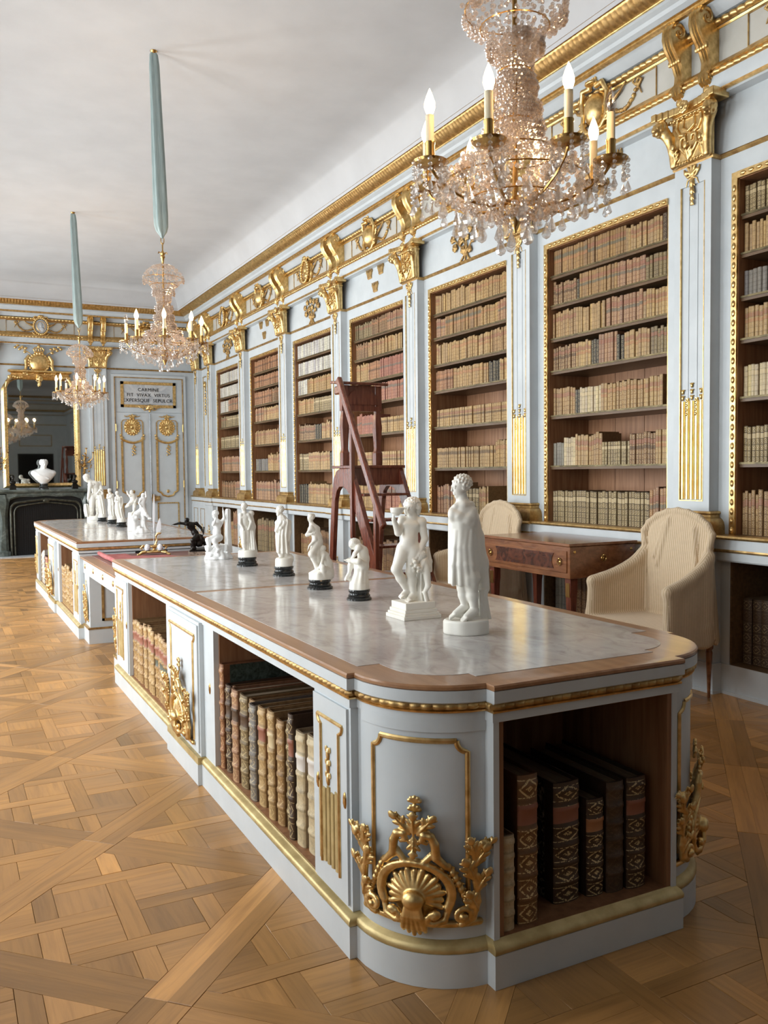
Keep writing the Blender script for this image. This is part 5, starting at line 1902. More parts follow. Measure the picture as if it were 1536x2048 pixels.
# ================================================================== STATUETTES
def vadd(a, *bs):
    a = np.array(a, float)
    for b in bs: a = a + np.array(b, float)
    return tuple(a)
def unit(v):
    v = np.array(v, float); return v / np.linalg.norm(v)
def head(S, c, h, f, up=(0, 0, 1), hair=True, beard=False, k=.004):
    """head of height h centred at c, facing f"""
    f = unit(f); u = np.array(up, float); u = unit(u - f * (u @ f)); s = np.cross(f, u)
    c = np.array(c, float)
    R3 = [s, f, u]
    q = lambda a, b, d: c + s * a * h + f * b * h + u * d * h
    S.ell(q(0, -.05, .10), (.335 * h, .43 * h, .39 * h), k, rot=R3)
    S.ell(q(0, .10, -.12), (.265 * h, .29 * h, .35 * h), k, rot=R3)
    S.ell(q(0, .25, -.40), (.115 * h, .10 * h, .085 * h), h * .08, rot=R3)
    S.cone(q(0, .375, .09), q(0, .445, -.07), .034 * h, .045 * h, h * .04)
    S.ell(q(0, .445, -.095), (.062 * h, .050 * h, .040 * h), h * .03, rot=R3)
    for sg in (-1, 1):
        S.cone(q(sg * .05, .385, .11), q(sg * .20, .325, .10), .042 * h, .032 * h, h * .05)
        S.ell(q(sg * .145, .40, .025), (.070 * h, .050 * h, .042 * h), h * .04, sub=True, rot=R3)
        S.ell(q(sg * .140, .335, .02), (.052 * h, .045 * h, .038 * h), h * .02, rot=R3)
        S.ell(q(sg * .34, -.04, -.02), (.045 * h, .085 * h, .12 * h), h * .04, rot=R3)
    S.cone(q(-.075, .365, -.20), q(.075, .365, -.20), .032 * h, .032 * h, h * .04)
    S.cone(q(-.06, .355, -.278), q(.06, .355, -.278), .036 * h, .036 * h, h * .04)
    S.cone(q(-.085, .40, -.238), q(.085, .40, -.238), .012 * h, .012 * h, h * .02, sub=True)
    if hair:
        S.ell(q(0, -.11, .15), (.385 * h, .44 * h, .40 * h), k, rot=R3)
        n = 70
        for i in range(n):                              # locks over the cap of hair
            t = math.acos(1 - 1.45 * (i + .5) / n); a = i * 2.39996
            e = np.array((math.sin(t) * math.cos(a), math.sin(t) * math.sin(a), math.cos(t)))
            if e[1] > .30 + .55 * max(0, e[2]): continue
            p = q(e[0] * .385, -.11 + e[1] * .44, .15 + e[2] * .40)
            S.ell(p, (.070 * h,) * 3, h * .022)
        for i in range(7):                              # fringe
            a = (i - 3) / 3
            S.ell(q(a * .29, .30 - .18 * a * a, .31 - .05 * a * a), (.066 * h,) * 3, h * .022)
    if beard:
        S.ell(q(0, .24, -.42), (.20 * h, .16 * h, .20 * h), k, rot=R3)
        for i in range(12):
            a = i * .55
            S.ell(q(.15 * math.cos(a), .30 + .05 * math.sin(2 * a), -.44 + .13 * math.sin(a)), (.06 * h,) * 3, h * .02)
def hand(S, w, d, h, palm=(0, 0, 1), k=.002, curl=.5):
    """hand of length h leaving the wrist w along d"""
    d = unit(d); n = np.array(palm, float); n = unit(n - d * (n @ d)); s = np.cross(d, n)
    w = np.array(w, float)
    S.ell(w + d * h * .26, (h * .20, h * .30, h * .11), k, rot=[s, d, n])
    for i, L in enumerate((.42, .48, .45, .36)):
        b = w + d * h * .46 + s * h * (.16 - .105 * i)
        m = b + d * h * L * .55 + n * h * .05 * curl
        e = m + d * h * L * .40 + n * h * .22 * curl
        S.cone(b, m, h * .058, h * .052, k * .5); S.cone(m, e, h * .052, h * .042, k * .5)
    b = w + d * h * .16 + s * h * .18
    m = b + d * h * .20 + s * h * .15 + n * h * .06
    S.cone(b, m, h * .07, h * .06, k); S.cone(m, m + d * h * .17 + n * h * .08, h * .058, h * .046, k)
def foot(S, ank, toe, r, k=.003):
    a, t = np.array(ank, float), np.array(toe, float)
    d = unit(t - a); s = np.array((-d[1], d[0], 0)); s = s / (np.linalg.norm(s) + 1e-9)
    heel = a - d * r * .8; heel[2] = t[2] + r * .15
    S.cone(a, a + (t - a) * .55, r * 1.0, r * .72, k)
    S.cone(heel, a + (t - a) * .6, r * .75, r * .62, k)
    ball = a + (t - a) * .68
    for i in range(5):
        b = ball + s * r * (.62 - .32 * i)
        e = t + s * r * (.62 - .32 * i) - d * r * (.10 + .14 * i)
        S.cone(b, e, r * .32, r * (.27 - .02 * i), k * .6)
def leg(S, hip, knee, ank, toe, r, k=.008):
    S.cone(hip, knee, r, r * .66, k)
    m = np.array(knee) * .62 + np.array(ank) * .38
    S.ell(knee, (r * .66,) * 3, k)
    S.cone(knee, m, r * .60, r * .62, k); S.cone(m, ank, r * .60, r * .36, k)
    if toe is not None: foot(S, ank, toe, r * .52)
def arm(S, sh, el, wr, r, k=.006):
    S.ell(sh, (r * 1.15,) * 3, k)
    S.cone(sh, el, r * 1.0, r * .76, k); S.cone(el, wr, r * .80, r * .52, k)
def torso(S, pel, waist, chest, neck, shl, shr, w, k=.014, fr=(0, -1, 0)):
    """w = chest half width"""
    S.ell(pel, (w * .92, w * .72, w * .80), k)
    S.cone(pel, waist, w * .72, w * .66, k)
    S.ell(waist, (w * .78, w * .60, w * .6), k)
    S.ell(chest, (w * 1.0, w * .70, w * .86), k)
    S.cone(waist, chest, w * .62, w * .70, k)
    c = np.array(chest); s = unit(np.array(shr) - np.array(shl)); f = np.array(fr, float)
    for sg in (-1, 1):
        S.ell(c + s * sg * w * .42 + f * w * .46 + np.array((0, 0, w * .12)), (w * .42, w * .28, w * .30), w * .16)
        S.cone(neck, shl if sg < 0 else shr, w * .30, w * .28, k)
    S.cone(vadd(chest, (0, 0, w * .4)), neck, w * .42, w * .27, k)

def place(name, label, pos, build, group=None, cat='statuette'):
    """an Empty at the foot of the statuette, turned so that local -y faces the entrance end where the camera stands"""
    t = empty(name, pos, label, cat, group, rotz=-math.atan2(pos[0], pos[1]))
    build(t)
    return t
def socle(t, r, h, m=None, z0=0.0, name='socle', sq=1.0):
    b = MB()
    pr = [(r * 1.0, 0), (r * 1.0, h * .16), (r * .95, h * .24), (r * .86, h * .30), (r * .90, h * .42), (r * .80, h * .56), (r * .78, h * .66), (r * .86, h * .78), (r * .88, h * .90), (r * .84, h)]
    b.lathe([(a, z0 + z) for a, z in pr], n=28)
    if sq != 1: b.v = [(x, y * sq, z) for x, y, z in b.v]
    return b.build(name, m or M['black_marble'], t, local=True)
TOPZ = .8913
G1 = 'white statuettes along the marble tables'

# ---- 1 cloaked youth
def cloaked(t):
    P = lambda x, z, y=0.0: ((x - 1015) / 3124, y, (1965 - z) / 3124)
    S = Sculpt((-.10, -.09, -.003), (.10, .09, .60), .0021)
    S.loft([(0, 0, 0, .084, .068), (.006, 0, 0, .086, .070), (.046, 0, 0, .085, .069), (.053, .002, 0, .081, .066)], .004, (5, .0012, .0012, .6))
    leg(S, P(985, 1330, -.005), P(985, 1420, -.012), P(1002, 1660, .0), P(812, 1782, -.030), .035)
    leg(S, P(1075, 1320, -.02), P(1080, 1400, -.024), P(1112, 1690, -.018), P(955, 1808, -.052), .036)
    S.loft([(.050, .062, .028, .030, .030), (.11, .058, .030, .024, .026), (.16, .055, .03, .022, .022)], .006, (5, .004, .003, 1))
    lv = [(1378, 808, 1135, .043), (1300, 808, 1160, .046), (1200, 810, 1180, .050), (1000, 812, 1180, .051), (800, 814, 1166, .050), (660, 815, 1158, .049), (580, 822, 1152, .047), (510, 850, 1138, .044), (455, 880, 1105, .038), (415, 912, 1062, .028), (380, 930, 1035, .020)]
    S.loft([((1965 - z) / 3124, ((a + b) / 2 - 1015) / 3124, 0, (b - a) / 2 / 3124, ry) for z, a, b, ry in lv], .008, (5, .0024, .0003, 1.2))
    for x0, x1, y, a in ((885, 868, -.043, .008), (945, 960, -.047, .009), (1000, 1040, -.047, .009), (1060, 1105, -.042, .008)):
        S.stroke([P(x0 + 25, 760, y * .86), P(x0 + 8, 950, y * .97), P((x0 + x1) / 2, 1150, y), P(x1, 1372, y * .95)], [.003, .006, a, a], .012)
    S.stroke([P(1105, 600, .020), P(1140, 850, .028), P(1185, 1150, .034), P(1235, 1450, .034)], [.022, .028, .030, .020], .016)
    S.stroke([P(1090, 700, .034), P(1130, 1100, .042), P(1160, 1440, .044)], [.016, .020, .018], .014)
    S.ell(P(868, 570, -.030), (.018, .020, .022), .012)
    S.ell(P(1100, 610, -.020), (.020, .026, .026), .014)
    S.stroke([P(1115, 520, -.018), P(1040, 620, -.040), P(940, 585, -.042), P(858, 520, -.028)], [.010, .011, .010, .008], .016)
    S.stroke([P(1090, 445, -.004), P(1000, 455, -.028), P(905, 470, -.026), P(856, 505, -.012)], [.010, .009, .008, .007], .012)
    S.cone(P(985, 440, 0), P(965, 330, 0), .024, .021, .008)
    head(S, P(960, 248, -.004), .081, (-.93, -.34, -.16), (.10, 0, 1))
    S.build('figure', M['statue'], t)
place('cloaked_statuette', 'largest white statuette, a youth wrapped in a long cloak, nearest the table end', (1.745, 2.755, TOPZ), cloaked, G1)

# ---- 2 boy with a raised cup, small satyr behind him
def cup_boy(t):
    P = lambda x, z, y=0.0: ((x - 420) / 2796, y, (1795 - z) / 2796)
    S = Sculpt((-.105, -.085, .060), (.105, .085, .505), .0021)
    leg(S, P(440, 1015, -.004), P(408, 1262, -.012), P(436, 1535, .004), P(348, 1612, -.038), .0325)
    leg(S, P(322, 1000, -.006), P(238, 1222, -.036), P(362, 1500, .010), P(268, 1566, -.026), .0315)
    torso(S, P(388, 960), P(392, 860, .0), P(410, 725, .004), P(432, 625, .0), P(318, 668, .0), P(530, 680, .004), .0435)
    S.ell(P(372, 905, -.022), (.024, .014, .022), .012)
    arm(S, P(315, 664, 0), P(262, 800, -.026), P(214, 640, -.046), .0185)
    hand(S, P(212, 636, -.046), (-.05, .15, 1), .040, (1, .3, 0), curl=1.1)
    S.loft([((1795 - z) / 2796, (x - 420) / 2796, -.046, r, r) for z, x, r in ((600, 250, .008), (580, 248, .016), (560, 250, .026), (520, 256, .030), (505, 258, .030))], .002)
    S.loft([((1795 - z) / 2796, (258 - 420) / 2796, -.046, r, r) for z, r in ((530, .022), (500, .026))], .002, sub=True)
    arm(S, P(535, 682, .002), P(572, 880, .006), P(500, 1060, -.024), .0190)
    hand(S, P(498, 1062, -.025), (-.45, -.25, -.85), .042, (-.5, .6, 0), curl=.8)
    rs_ = random.Random(2)
    for q in range(26):                                  # grapes in the lowered hand
        S.ell(P(452 + rs_.uniform(-42, 42), 1165 + rs_.uniform(-70, 90), -.034 + rs_.uniform(-.010, .012)), (.0072,) * 3, .002)
    S.cone(P(430, 640, 0), P(428, 585, -.006), .0185, .0175, .006)
    head(S, P(424, 500, -.010), .071, (-.50, -.84, -.20), (.06, 0, 1))
    for q in range(9):                                   # loose locks framing the face
        a = math.pi * (-.12 + q * .155)
        S.ell(P(430 + 76 * math.cos(a), 478 - 62 * math.sin(a), -.012 + .004 * (q % 2)), (.0115, .012, .0115), .003)
    for sg in (-1, 1):
        for z in (520, 548, 572):
            S.ell(P(430 + sg * (78 - (z - 520) * .25), z, .002), (.011, .013, .011), .003)
    # satyr child and trunk at his left side
    S.loft([((1795 - z) / 2796, (x - 420) / 2796, .012, r, .020) for z, x, r in ((1680, 545, .040), (1600, 540, .024), (1450, 530, .018), (1280, 540, .020), (1100, 560, .022), (985, 575, .012))], .008, (5, .004, .003, 2))
    S.ell(P(560, 1180, -.006), (.026, .024, .030), .008, rip=(120, .003))
    head(S, P(530, 1075, -.016), .042, (-.6, -.75, .2), hair=True)
    arm(S, P(560, 1140, -.016), P(520, 1230, -.032), P(470, 1190, -.034), .0095)
    S.stroke([P(585, 1240, -.014), P(606, 1420, -.020), P(566, 1500, -.014), P(592, 1640, -.022)], [.017, .012, .0085, .008], .006)
    S.ell(P(585, 1660, -.014), (.038, .030, .014), .008, rip=(120, .002))
    S.stroke([P(600, 1000, .02), P(625, 1150, .022), P(640, 1260, .014)], [.010, .012, .006], .006)
    S.build('figure', M['statue'], t)
    a = math.atan2(1.746, 3.161)
    for z0, z1, hx, hy in ((0, .016, .088, .082), (.016, .026, .082, .076), (.026, .040, .076, .070), (.040, .068, .070, .064)):
        b = MB().box(-hx, hx, -hy, hy, z0, z1)
        ca, sa = math.cos(a), math.sin(a)
        b.v = [(x * ca - y * sa + .004, x * sa + y * ca, z) for x, y, z in b.v]
        b.build('plinth_step', M['statue'], t, local=True, smooth=False, bevel=.0015)
place('wine_cup_statuette', 'white statuette of a nude boy raising a cup, satyr beside him, stepped square base', (1.746, 3.175, TOPZ), cup_boy, G1)

# ---- 3 crouching girl looking at her foot
def crouching(t):
    s = 430 * 2.644
    P = lambda x, z, y=0.0: ((x - 846) / s, y, (612 - z) / s)
    S = Sculpt((-.085, -.07, .044), (.07, .07, .300), .0019)
    S.loft([(.048, 0, 0, .047, .047), (.054, 0, 0, .049, .049), (.080, .001, 0, .047, .047), (.100, .004, .002, .040, .042), (.125, .008, .004, .034, .038), (.150, .010, .004, .032, .036)], .008, (6, .001, .002, 1))
    S.ell(P(858, 432, .004), (.034, .040, .030), .012)
    S.stroke([P(864, 425, .004), P(872, 390, .004), P(866, 350, .0), P(846, 328, .0)], [.030, .026, .025, .020], .014)
    S.stroke([P(846, 326, -.026), P(846, 326, .026)], .015, .012)
    head(S, P(822, 314, 0), .052, (-.62, -.22, -.76), (-.76, 0, .62))
    S.stroke([P(838, 300, .004), P(818, 304, -.006), P(804, 316, -.008)], [.016, .016, .010], .006)
    arm(S, P(842, 332, -.026), P(826, 362, -.038), P(806, 388, -.022), .0105)
    arm(S, P(842, 332, .026), P(822, 364, .030), P(806, 390, .010), .0105)
    hand(S, P(806, 388, -.022), (-.8, .4, -.2), .026, (0, 1, -.5)); hand(S, P(806, 390, .010), (-.9, -.3, 0), .026, (0, -1, -.4))
    leg(S, P(862, 428, .022), P(806, 402, .020), P(791, 476, .008), P(766, 507, -.006), .0215)
    leg(S, P(868, 420, -.026), P(846, 398, -.050), P(800, 400, -.022), P(768, 393, -.012), .0205)
    S.build('figure', M['statue'], t)
    socle(t, .060, .050)
place('crouching_statuette', 'small white statuette of a girl crouched over her foot, on green-black round base', (1.765, 3.735, TOPZ), crouching, G1)

# ---- 4 standing youth with a kneeling companion
def pair_youth(t):
    s = 388 * 4.8
    P = lambda x, z, y=0.0: ((x - 1160) / s, y, (994 - z) / s)
    S = Sculpt((-.085, -.075, .044), (.075, .075, .395), .0023)
    S.loft([(.046, 0, 0, .055, .052), (.052, 0, 0, .057, .054), (.085, 0, 0, .056, .053), (.095, .008, 0, .046, .045), (.112, .026, .01, .028, .030)], .008, (5, .0015, .003, 1))
    leg(S, P(1128, 560, -.008), P(1082, 650, -.030), P(1140, 735, .0), None, .024)
    leg(S, P(1150, 560, .008), P(1138, 680, -.006), P(1160, 800, .0), P(1112, 818, -.02), .024)
    torso(S, P(1140, 528), P(1138, 480), P(1112, 420), P(1090, 368), P(1082, 398, -.018), P(1140, 402, .016), .030)
    arm(S, P(1080, 400, -.02), P(1042, 462, -.034), P(1090, 452, -.046), .0115); hand(S, P(1090, 452, -.046), (1, -.1, .3), .026, (0, 1, 0))
    arm(S, P(1142, 408, .004), P(1120, 510, -.026), P(1062, 572, -.034), .0115); hand(S, P(1062, 572, -.034), (-.5, 0, -1), .028, (1, 0, 0))
    S.cone(P(1090, 370), P(1082, 340), .012, .011, .005)
    head(S, P(1080, 304, -.002), .045, (-.8, -.5, -.25))
    S.stroke([P(1250, 860, .01), P(1240, 760, .012), P(1212, 680, .006), P(1195, 640, .0)], [.030, .026, .022, .015], .01)
    head(S, P(1188, 604, -.004), .034, (-.85, -.4, .3))
    arm(S, P(1200, 665, -.014), P(1180, 740, -.036), P(1150, 790, -.036), .0095)
    leg(S, P(1245, 830, -.01), P(1190, 780, -.044), P(1200, 850, -.040), None, .020)
    S.stroke([P(1080, 640, -.026), P(1100, 700, -.02), P(1150, 820, -.012)], [.008, .010, .016], .01)
    S.build('figure', M['statue'], t)
    socle(t, .068, .050)
place('youth_pair_statuette', 'white statuette of a slender youth bending over a kneeling companion, black round base', (1.757, 4.20, TOPZ), pair_youth, G1)

# ---- 5 bearded man in a mantle
def mantle_man(t):
    s = 344 * 4.8
    P = lambda x, z, y=0.0: ((x - 810) / s, y, (866 - z) / s)
    S = Sculpt((-.085, -.075, .050), (.075, .075, .420), .0024)
    S.loft([(.054, 0, 0, .050, .050), (.060, 0, 0, .052, .052), (.098, 0, 0, .050, .050), (.106, 0, 0, .045, .045)], .004)
    lv = [(640, 748, 862, .030), (560, 738, 866, .033), (480, 733, 874, .036), (400, 735, 880, .038), (340, 742, 870, .037), (300, 752, 850, .032), (272, 765, 825, .022)]
    S.loft([((866 - z) / s, ((a + b) / 2 - 810) / s, 0, (b - a) / 2 / s, ry) for z, a, b, ry in lv], .006, (8, .0036, .0006, 1.5))
    for x0, x1, y in ((770, 760, -.034), (800, 800, -.037), (835, 845, -.033)):
        S.stroke([P(x0 + 20, 330, y), P(x0, 470, y), P(x1, 640, y)], [.003, .005, .005], .006)
    S.stroke([P(850, 320, -.024), P(790, 390, -.038), P(742, 430, -.026)], [.008, .008, .006], .006)
    arm(S, P(866, 345, .0), P(874, 440, -.012), P(862, 520, -.016), .013); hand(S, P(862, 520, -.016), (.1, 0, -1), .030, (-1, 0, 0))
    arm(S, P(752, 345, -.01), P(742, 420, -.026), P(770, 370, -.040), .012); hand(S, P(770, 370, -.04), (.6, 0, .8), .028, (0, 1, 0))
    leg(S, P(790, 620, -.01), P(785, 640, -.012), P(790, 690, -.006), P(745, 705, -.03), .026)
    leg(S, P(830, 620, -.0), P(832, 640, .0), P(836, 690, .0), P(800, 708, -.026), .026)
    S.ell(P(868, 705, .012), (.024, .024, .030), .008)
    S.cone(P(790, 275), P(782, 250), .013, .013, .005)
    head(S, P(776, 230, -.004), .052, (-.92, -.35, -.1), beard=True)
    S.build('figure', M['statue'], t)
    socle(t, .066, .056)
place('mantle_statuette', 'white statuette of a bearded man in a heavy mantle, facing sideways, black round base', (1.797, 4.845, TOPZ), mantle_man, G1)

# ---- 6 two figures with falling drapery
def embracing(t):
    s = 311 * 4.8
    P = lambda x, z, y=0.0: ((x - 462) / s, y, (762 - z) / s)
    S = Sculpt((-.085, -.075, .050), (.075, .075, .425), .0025)
    S.loft([(.054, 0, 0, .058, .052), (.060, 0, 0, .060, .054), (.095, 0, 0, .058, .052), (.104, 0, 0, .052, .048)], .004)
    leg(S, P(430, 420, -.01), P(432, 530, -.02), P(440, 620, -.01), P(410, 640, -.034), .024)
    leg(S, P(465, 420, -.0), P(462, 530, -.006), P(470, 630, .0), P(445, 650, -.024), .024)
    torso(S, P(445, 400), P(440, 350), P(440, 290, .0), P(440, 240), P(405, 262, -.01), P(475, 262, .006), .030)
    arm(S, P(405, 262, -.012), P(400, 340, -.026), P(430, 400, -.036), .012)
    arm(S, P(476, 262, .0), P(505, 330, -.012), P(480, 400, -.03), .012)
    S.cone(P(440, 245), P(440, 222), .012, .012, .005)
    head(S, P(438, 186, 0), .050, (-.6, -.75, -.1))
    head(S, P(502, 258, .018), .044, (-.7, -.6, .1))
    S.stroke([P(500, 290, .024), P(510, 380, .026), P(505, 480, .026)], [.020, .026, .026], .012)
    S.loft([((762 - z) / s, (x - 462) / s, .018, r, .028) for z, x, r in ((650, 510, .034), (560, 508, .028), (440, 502, .022), (330, 505, .016))], .008, (6, .003, .002, 1))
    for x in (490, 510, 530): S.stroke([P(x - 8, 420, -.006), P(x, 540, -.010), P(x + 6, 640, -.012)], .005, .006)
    S.build('figure', M['statue'], t)
    socle(t, .070, .058)
place('embracing_statuette', 'white statuette of two standing figures, one behind the other, draped, black round base', (1.783, 5.495, TOPZ), embracing, G1)

# ---- 7 figure seated on rocks against a stump
def rock_sitter(t):
    s = 283 * 4.8
    P = lambda x, z, y=0.0: ((x - 185) / s, y, (696 - z) / s)
    S = Sculpt((-.115, -.085, -.003), (.110, .085, .372), .0026)
    rs_ = random.Random(8)
    S.loft([(0, 0, 0, .096, .070), (.02, 0, 0, .094, .068), (.06, .0, 0, .07, .056), (.10, .016, .01, .050, .046)], .01, (7, .004, .004, 3))
    for q in range(26):
        x, z = rs_.uniform(70, 290), rs_.uniform(560, 680)
        r = rs_.uniform(.010, .024)
        S.ell(P(x, z, rs_.uniform(-.055, .03)), (r, r * .9, r * .8), .003, rip=(110, .002))
    S.loft([((696 - z) / s, (x - 185) / s, .022, r, .026) for z, x, r in ((640, 282, .026), (450, 278, .022), (300, 282, .020), (225, 284, .018), (212, 284, .012))], .008, (5, .002, .002, 1))
    torso(S, P(175, 480), P(172, 430), P(180, 360), P(172, 318), P(148, 345, -.012), P(215, 342, .010), .034)
    S.cone(P(170, 322), P(164, 296), .014, .013, .005)
    head(S, P(158, 266, -.002), .054, (-.75, -.6, -.2))
    arm(S, P(215, 342, .006), P(246, 300, -.006), P(238, 232, -.012), .0135); hand(S, P(238, 232, -.012), (-.2, 0, 1), .032, (1, 0, 0))
    arm(S, P(150, 348, -.014), P(140, 360, -.050), P(160, 320, -.050), .013); hand(S, P(160, 320, -.050), (.3, .1, 1), .030, (0, 1, 0))
    leg(S, P(160, 490, -.014), P(88, 505, -.040), P(105, 590, -.036), P(75, 618, -.052), .027)
    leg(S, P(195, 490, .0), P(150, 520, -.058), P(185, 600, -.056), P(160, 626, -.072), .027)
    S.build('figure', M['statue2'], t)
place('rock_statuette', 'matt white statuette seated on a rocky mound, arm raised against a tree stump', (1.749, 6.045, TOPZ), rock_sitter, G1)

# ---- far table: six white statuettes
def far_fig(scale, u0, v0):
    s = 5.908 * scale
    return lambda x, z, y=0.0: ((x - u0) / s, y, (v0 - z) / s)
def stooping(t):
    P = far_fig(147, 172, 680)
    S = Sculpt((-.15, -.12, -.003), (.16, .12, .64), .0042)
    S.loft([(0, 0, 0, .105, .085), (.04, 0, 0, .100, .08), (.055, 0, 0, .085, .07)], .006)
    leg(S, P(150, 410, -.01), P(140, 520, -.03), P(138, 625, .0), P(110, 638, -.05), .050)
    leg(S, P(205, 410, .01), P(208, 520, -.01), P(205, 625, .01), P(180, 640, -.04), .050)
    torso(S, P(190, 400, .0), P(188, 340), P(175, 268), P(125, 235), P(125, 262, -.05), P(228, 250, .04), .066)
    head(S, P(90, 192, -.02), .098, (-.75, -.35, -.6), (-.5, 0, .8))
    S.cone(P(150, 250), P(105, 208, -.01), .034, .028, .01)
    arm(S, P(128, 268, -.05), P(115, 360, -.06), P(100, 430, -.05), .028); hand(S, P(100, 430, -.05), (-.1, 0, -1), .06, (1, 0, 0))
    arm(S, P(232, 252, .03), P(255, 340, -.02), P(215, 400, -.06), .028); hand(S, P(215, 400, -.06), (-.6, 0, -.8), .06, (0, 1, 0))
    S.loft([((680 - z) / (5.908 * 147), (x - 172) / (5.908 * 147), -.01, r, .034) for z, x, r in ((640, 95, .034), (560, 88, .034), (490, 78, .014))], .008, (5, .012, .010, 2))
    S.loft([((680 - z) / (5.908 * 147), (x - 172) / (5.908 * 147), .04, r, .03) for z, x, r in ((640, 250, .03), (450, 255, .03), (300, 250, .02))], .01, (6, .004, .003, 1))
    S.build('figure', M['statue'], t)
place('stooping_statuette', 'tall white statuette of a nude man stooping, nearest the fireplace on the far table', (1.835, 12.20, TOPZ), stooping, G1)
def draped(scale, x0, y_base, y_foot, hx, hy, hh, lv, elbow, kind):
    def f(t):
        s = 5.908 * scale
        P = far_fig(scale, x0, y_base)
        hb = (y_base - y_foot) / s
        S = Sculpt((-.10, -.09, hb - .004), (.11, .09, (y_base - hy) / s + .07), .0036)
        S.loft([(hb, 0, 0, .050, .050), (hb + .035, 0, 0, .046, .046), (hb + .05, 0, 0, .038, .038)], .006)
        S.loft([((y_base - z) / s, (x - x0) / s, 0, w / s, w / s * .85) for z, x, w in lv], .008, (8, .006, .001, 1.5))
        a, b = lv[-2][1] - lv[-2][2] * .8, lv[-2][1] + lv[-2][2] * .8
        zs = lv[-2][0]
        if kind == 'arms':
            arm(S, P(a, zs, -.01), P(a - 14, zs - 10, -.03), P(hx - 14, hy + 4, -.03), .015); arm(S, P(b, zs, 0), P(b + 6, zs - 20, -.02), P(hx + 18, hy + 2, -.02), .015)
        else:
            arm(S, P(a, zs, -.01), P(elbow[0], elbow[1], -.03), P(lv[-3][1], lv[-3][0] - 10, -.055), .015)
            arm(S, P(b, zs, 0), P(b + 10, elbow[1] + 20, .0), P(b - 4, elbow[1] + 80, -.03), .015)
        S.cone(P(lv[-1][1], lv[-1][0]), P(hx, hy + hh * .3), .016, .015, .006)
        head(S, P(hx, hy, -.004), hh / s, (-.8, -.5, -.15))
        S.build('figure', M['statue'], t)
        socle(t, .066, hb + .004)
    return f
place('veiled_statuette', 'white draped statuette with both arms lifted to the head, black base, far table', (1.853, 11.72, TOPZ), draped(153, 300, 706, 662, 280, 350, 46, [(630, 305, 30), (560, 300, 34), (480, 292, 36), (420, 285, 34), (390, 284, 28), (375, 283, 14)], (255, 400), 'arms'), G1)
place('tall_draped_statuette', 'white draped statuette looking sideways, second in the trio on black bases, far table', (1.866, 11.07, TOPZ), draped(161, 395, 738, 690, 372, 348, 48, [(655, 398, 30), (580, 392, 38), (500, 396, 40), (430, 388, 38), (398, 384, 32), (380, 380, 15)], (350, 430), 'x'), G1)
place('folded_arms_statuette', 'white half-draped statuette with folded arms, nearest of the trio on black bases', (1.853, 10.37, TOPZ), draped(171, 490, 768, 715, 447, 372, 46, [(680, 488, 36), (600, 470, 44), (530, 464, 44), (480, 462, 36), (425, 468, 38), (405, 460, 16)], (428, 465), 'x'), G1)
def pillar_figure(t):
    P = far_fig(184, 612, 808)
    S = Sculpt((-.09, -.08, -.003), (.09, .08, .47), .0036)
    S.loft([(0, 0, 0, .052, .046), (.10, 0, 0, .046, .042), (.19, 0, 0, .040, .038), (.20, 0, 0, .034, .032)], .006, (5, .003, .002, 1))
    leg(S, P(610, 470, -.01), P(575, 500, -.03), P(550, 520, -.02), P(540, 528, -.03), .026)
    leg(S, P(640, 470, .0), P(640, 530, -.02), P(632, 585, .0), P(612, 592, -.02), .026)
    torso(S, P(628, 460), P(626, 430), P(620, 400), P(612, 378), P(590, 395, -.02), P(650, 395, .01), .034)
    S.ell(P(648, 445, .02), (.030, .028, .050), .012, rip=(90, .004))
    head(S, P(608, 356), .044, (-.7, -.6, .2))
    arm(S, P(592, 395, -.02), P(570, 375, -.02), P(560, 340, -.02), .012); arm(S, P(652, 398, .01), P(668, 430, .0), P(650, 470, -.03), .012)
    S.build('figure', M['statue'], t)
place('pillar_statuette', 'white statuette of a small figure perched on a tall rough pillar, far table', (1.823, 9.56, TOPZ), pillar_figure, G1)
def rider(t):
    P = far_fig(191, 760, 840)
    S = Sculpt((-.12, -.09, -.003), (.13, .09, .46), .0036)
    S.loft([(0, .0, 0, .088, .06), (.03, 0, 0, .082, .056), (.05, 0, 0, .06, .045)], .008, (6, .004, .004, 2))
    S.stroke([P(690, 800, -.01), P(685, 700, .0), P(715, 620, .0), P(760, 580, .0)], [.030, .030, .030, .026], .012)
    S.ell(P(690, 660, -.03), (.030, .026, .036), .01, rip=(100, .004))
    S.stroke([P(720, 780, -.02), P(745, 770, -.03), P(770, 790, -.02)], .014, .008)
    leg(S, P(785, 545, -.01), P(820, 620, -.03), P(862, 668, -.03), P(885, 676, -.035), .028)
    leg(S, P(780, 555, .0), P(790, 680, -.01), P(800, 790, .0), None, .028)
    S.loft([((840 - z) / (5.908 * 191), (x - 760) / (5.908 * 191), .01, r, .026) for z, x, r in ((800, 800, .034), (700, 790, .026), (560, 785, .028))], .01, (7, .004, .002, 1))
    torso(S, P(782, 520), P(784, 490), P(790, 450), P(790, 425), P(762, 445, -.015), P(815, 440, .012), .032)
    head(S, P(788, 400), .046, (-.7, -.5, .1))
    arm(S, P(815, 440, .008), P(828, 410, .0), P(820, 360, -.01), .012); arm(S, P(762, 446, -.018), P(745, 490, -.03), P(770, 530, -.04), .012)
    S.build('figure', M['statue2'], t)
place('rearing_group_statuette', 'white statuette of a figure on a rearing beast, nearest on the far table', (1.837, 9.18, TOPZ), rider, G1)

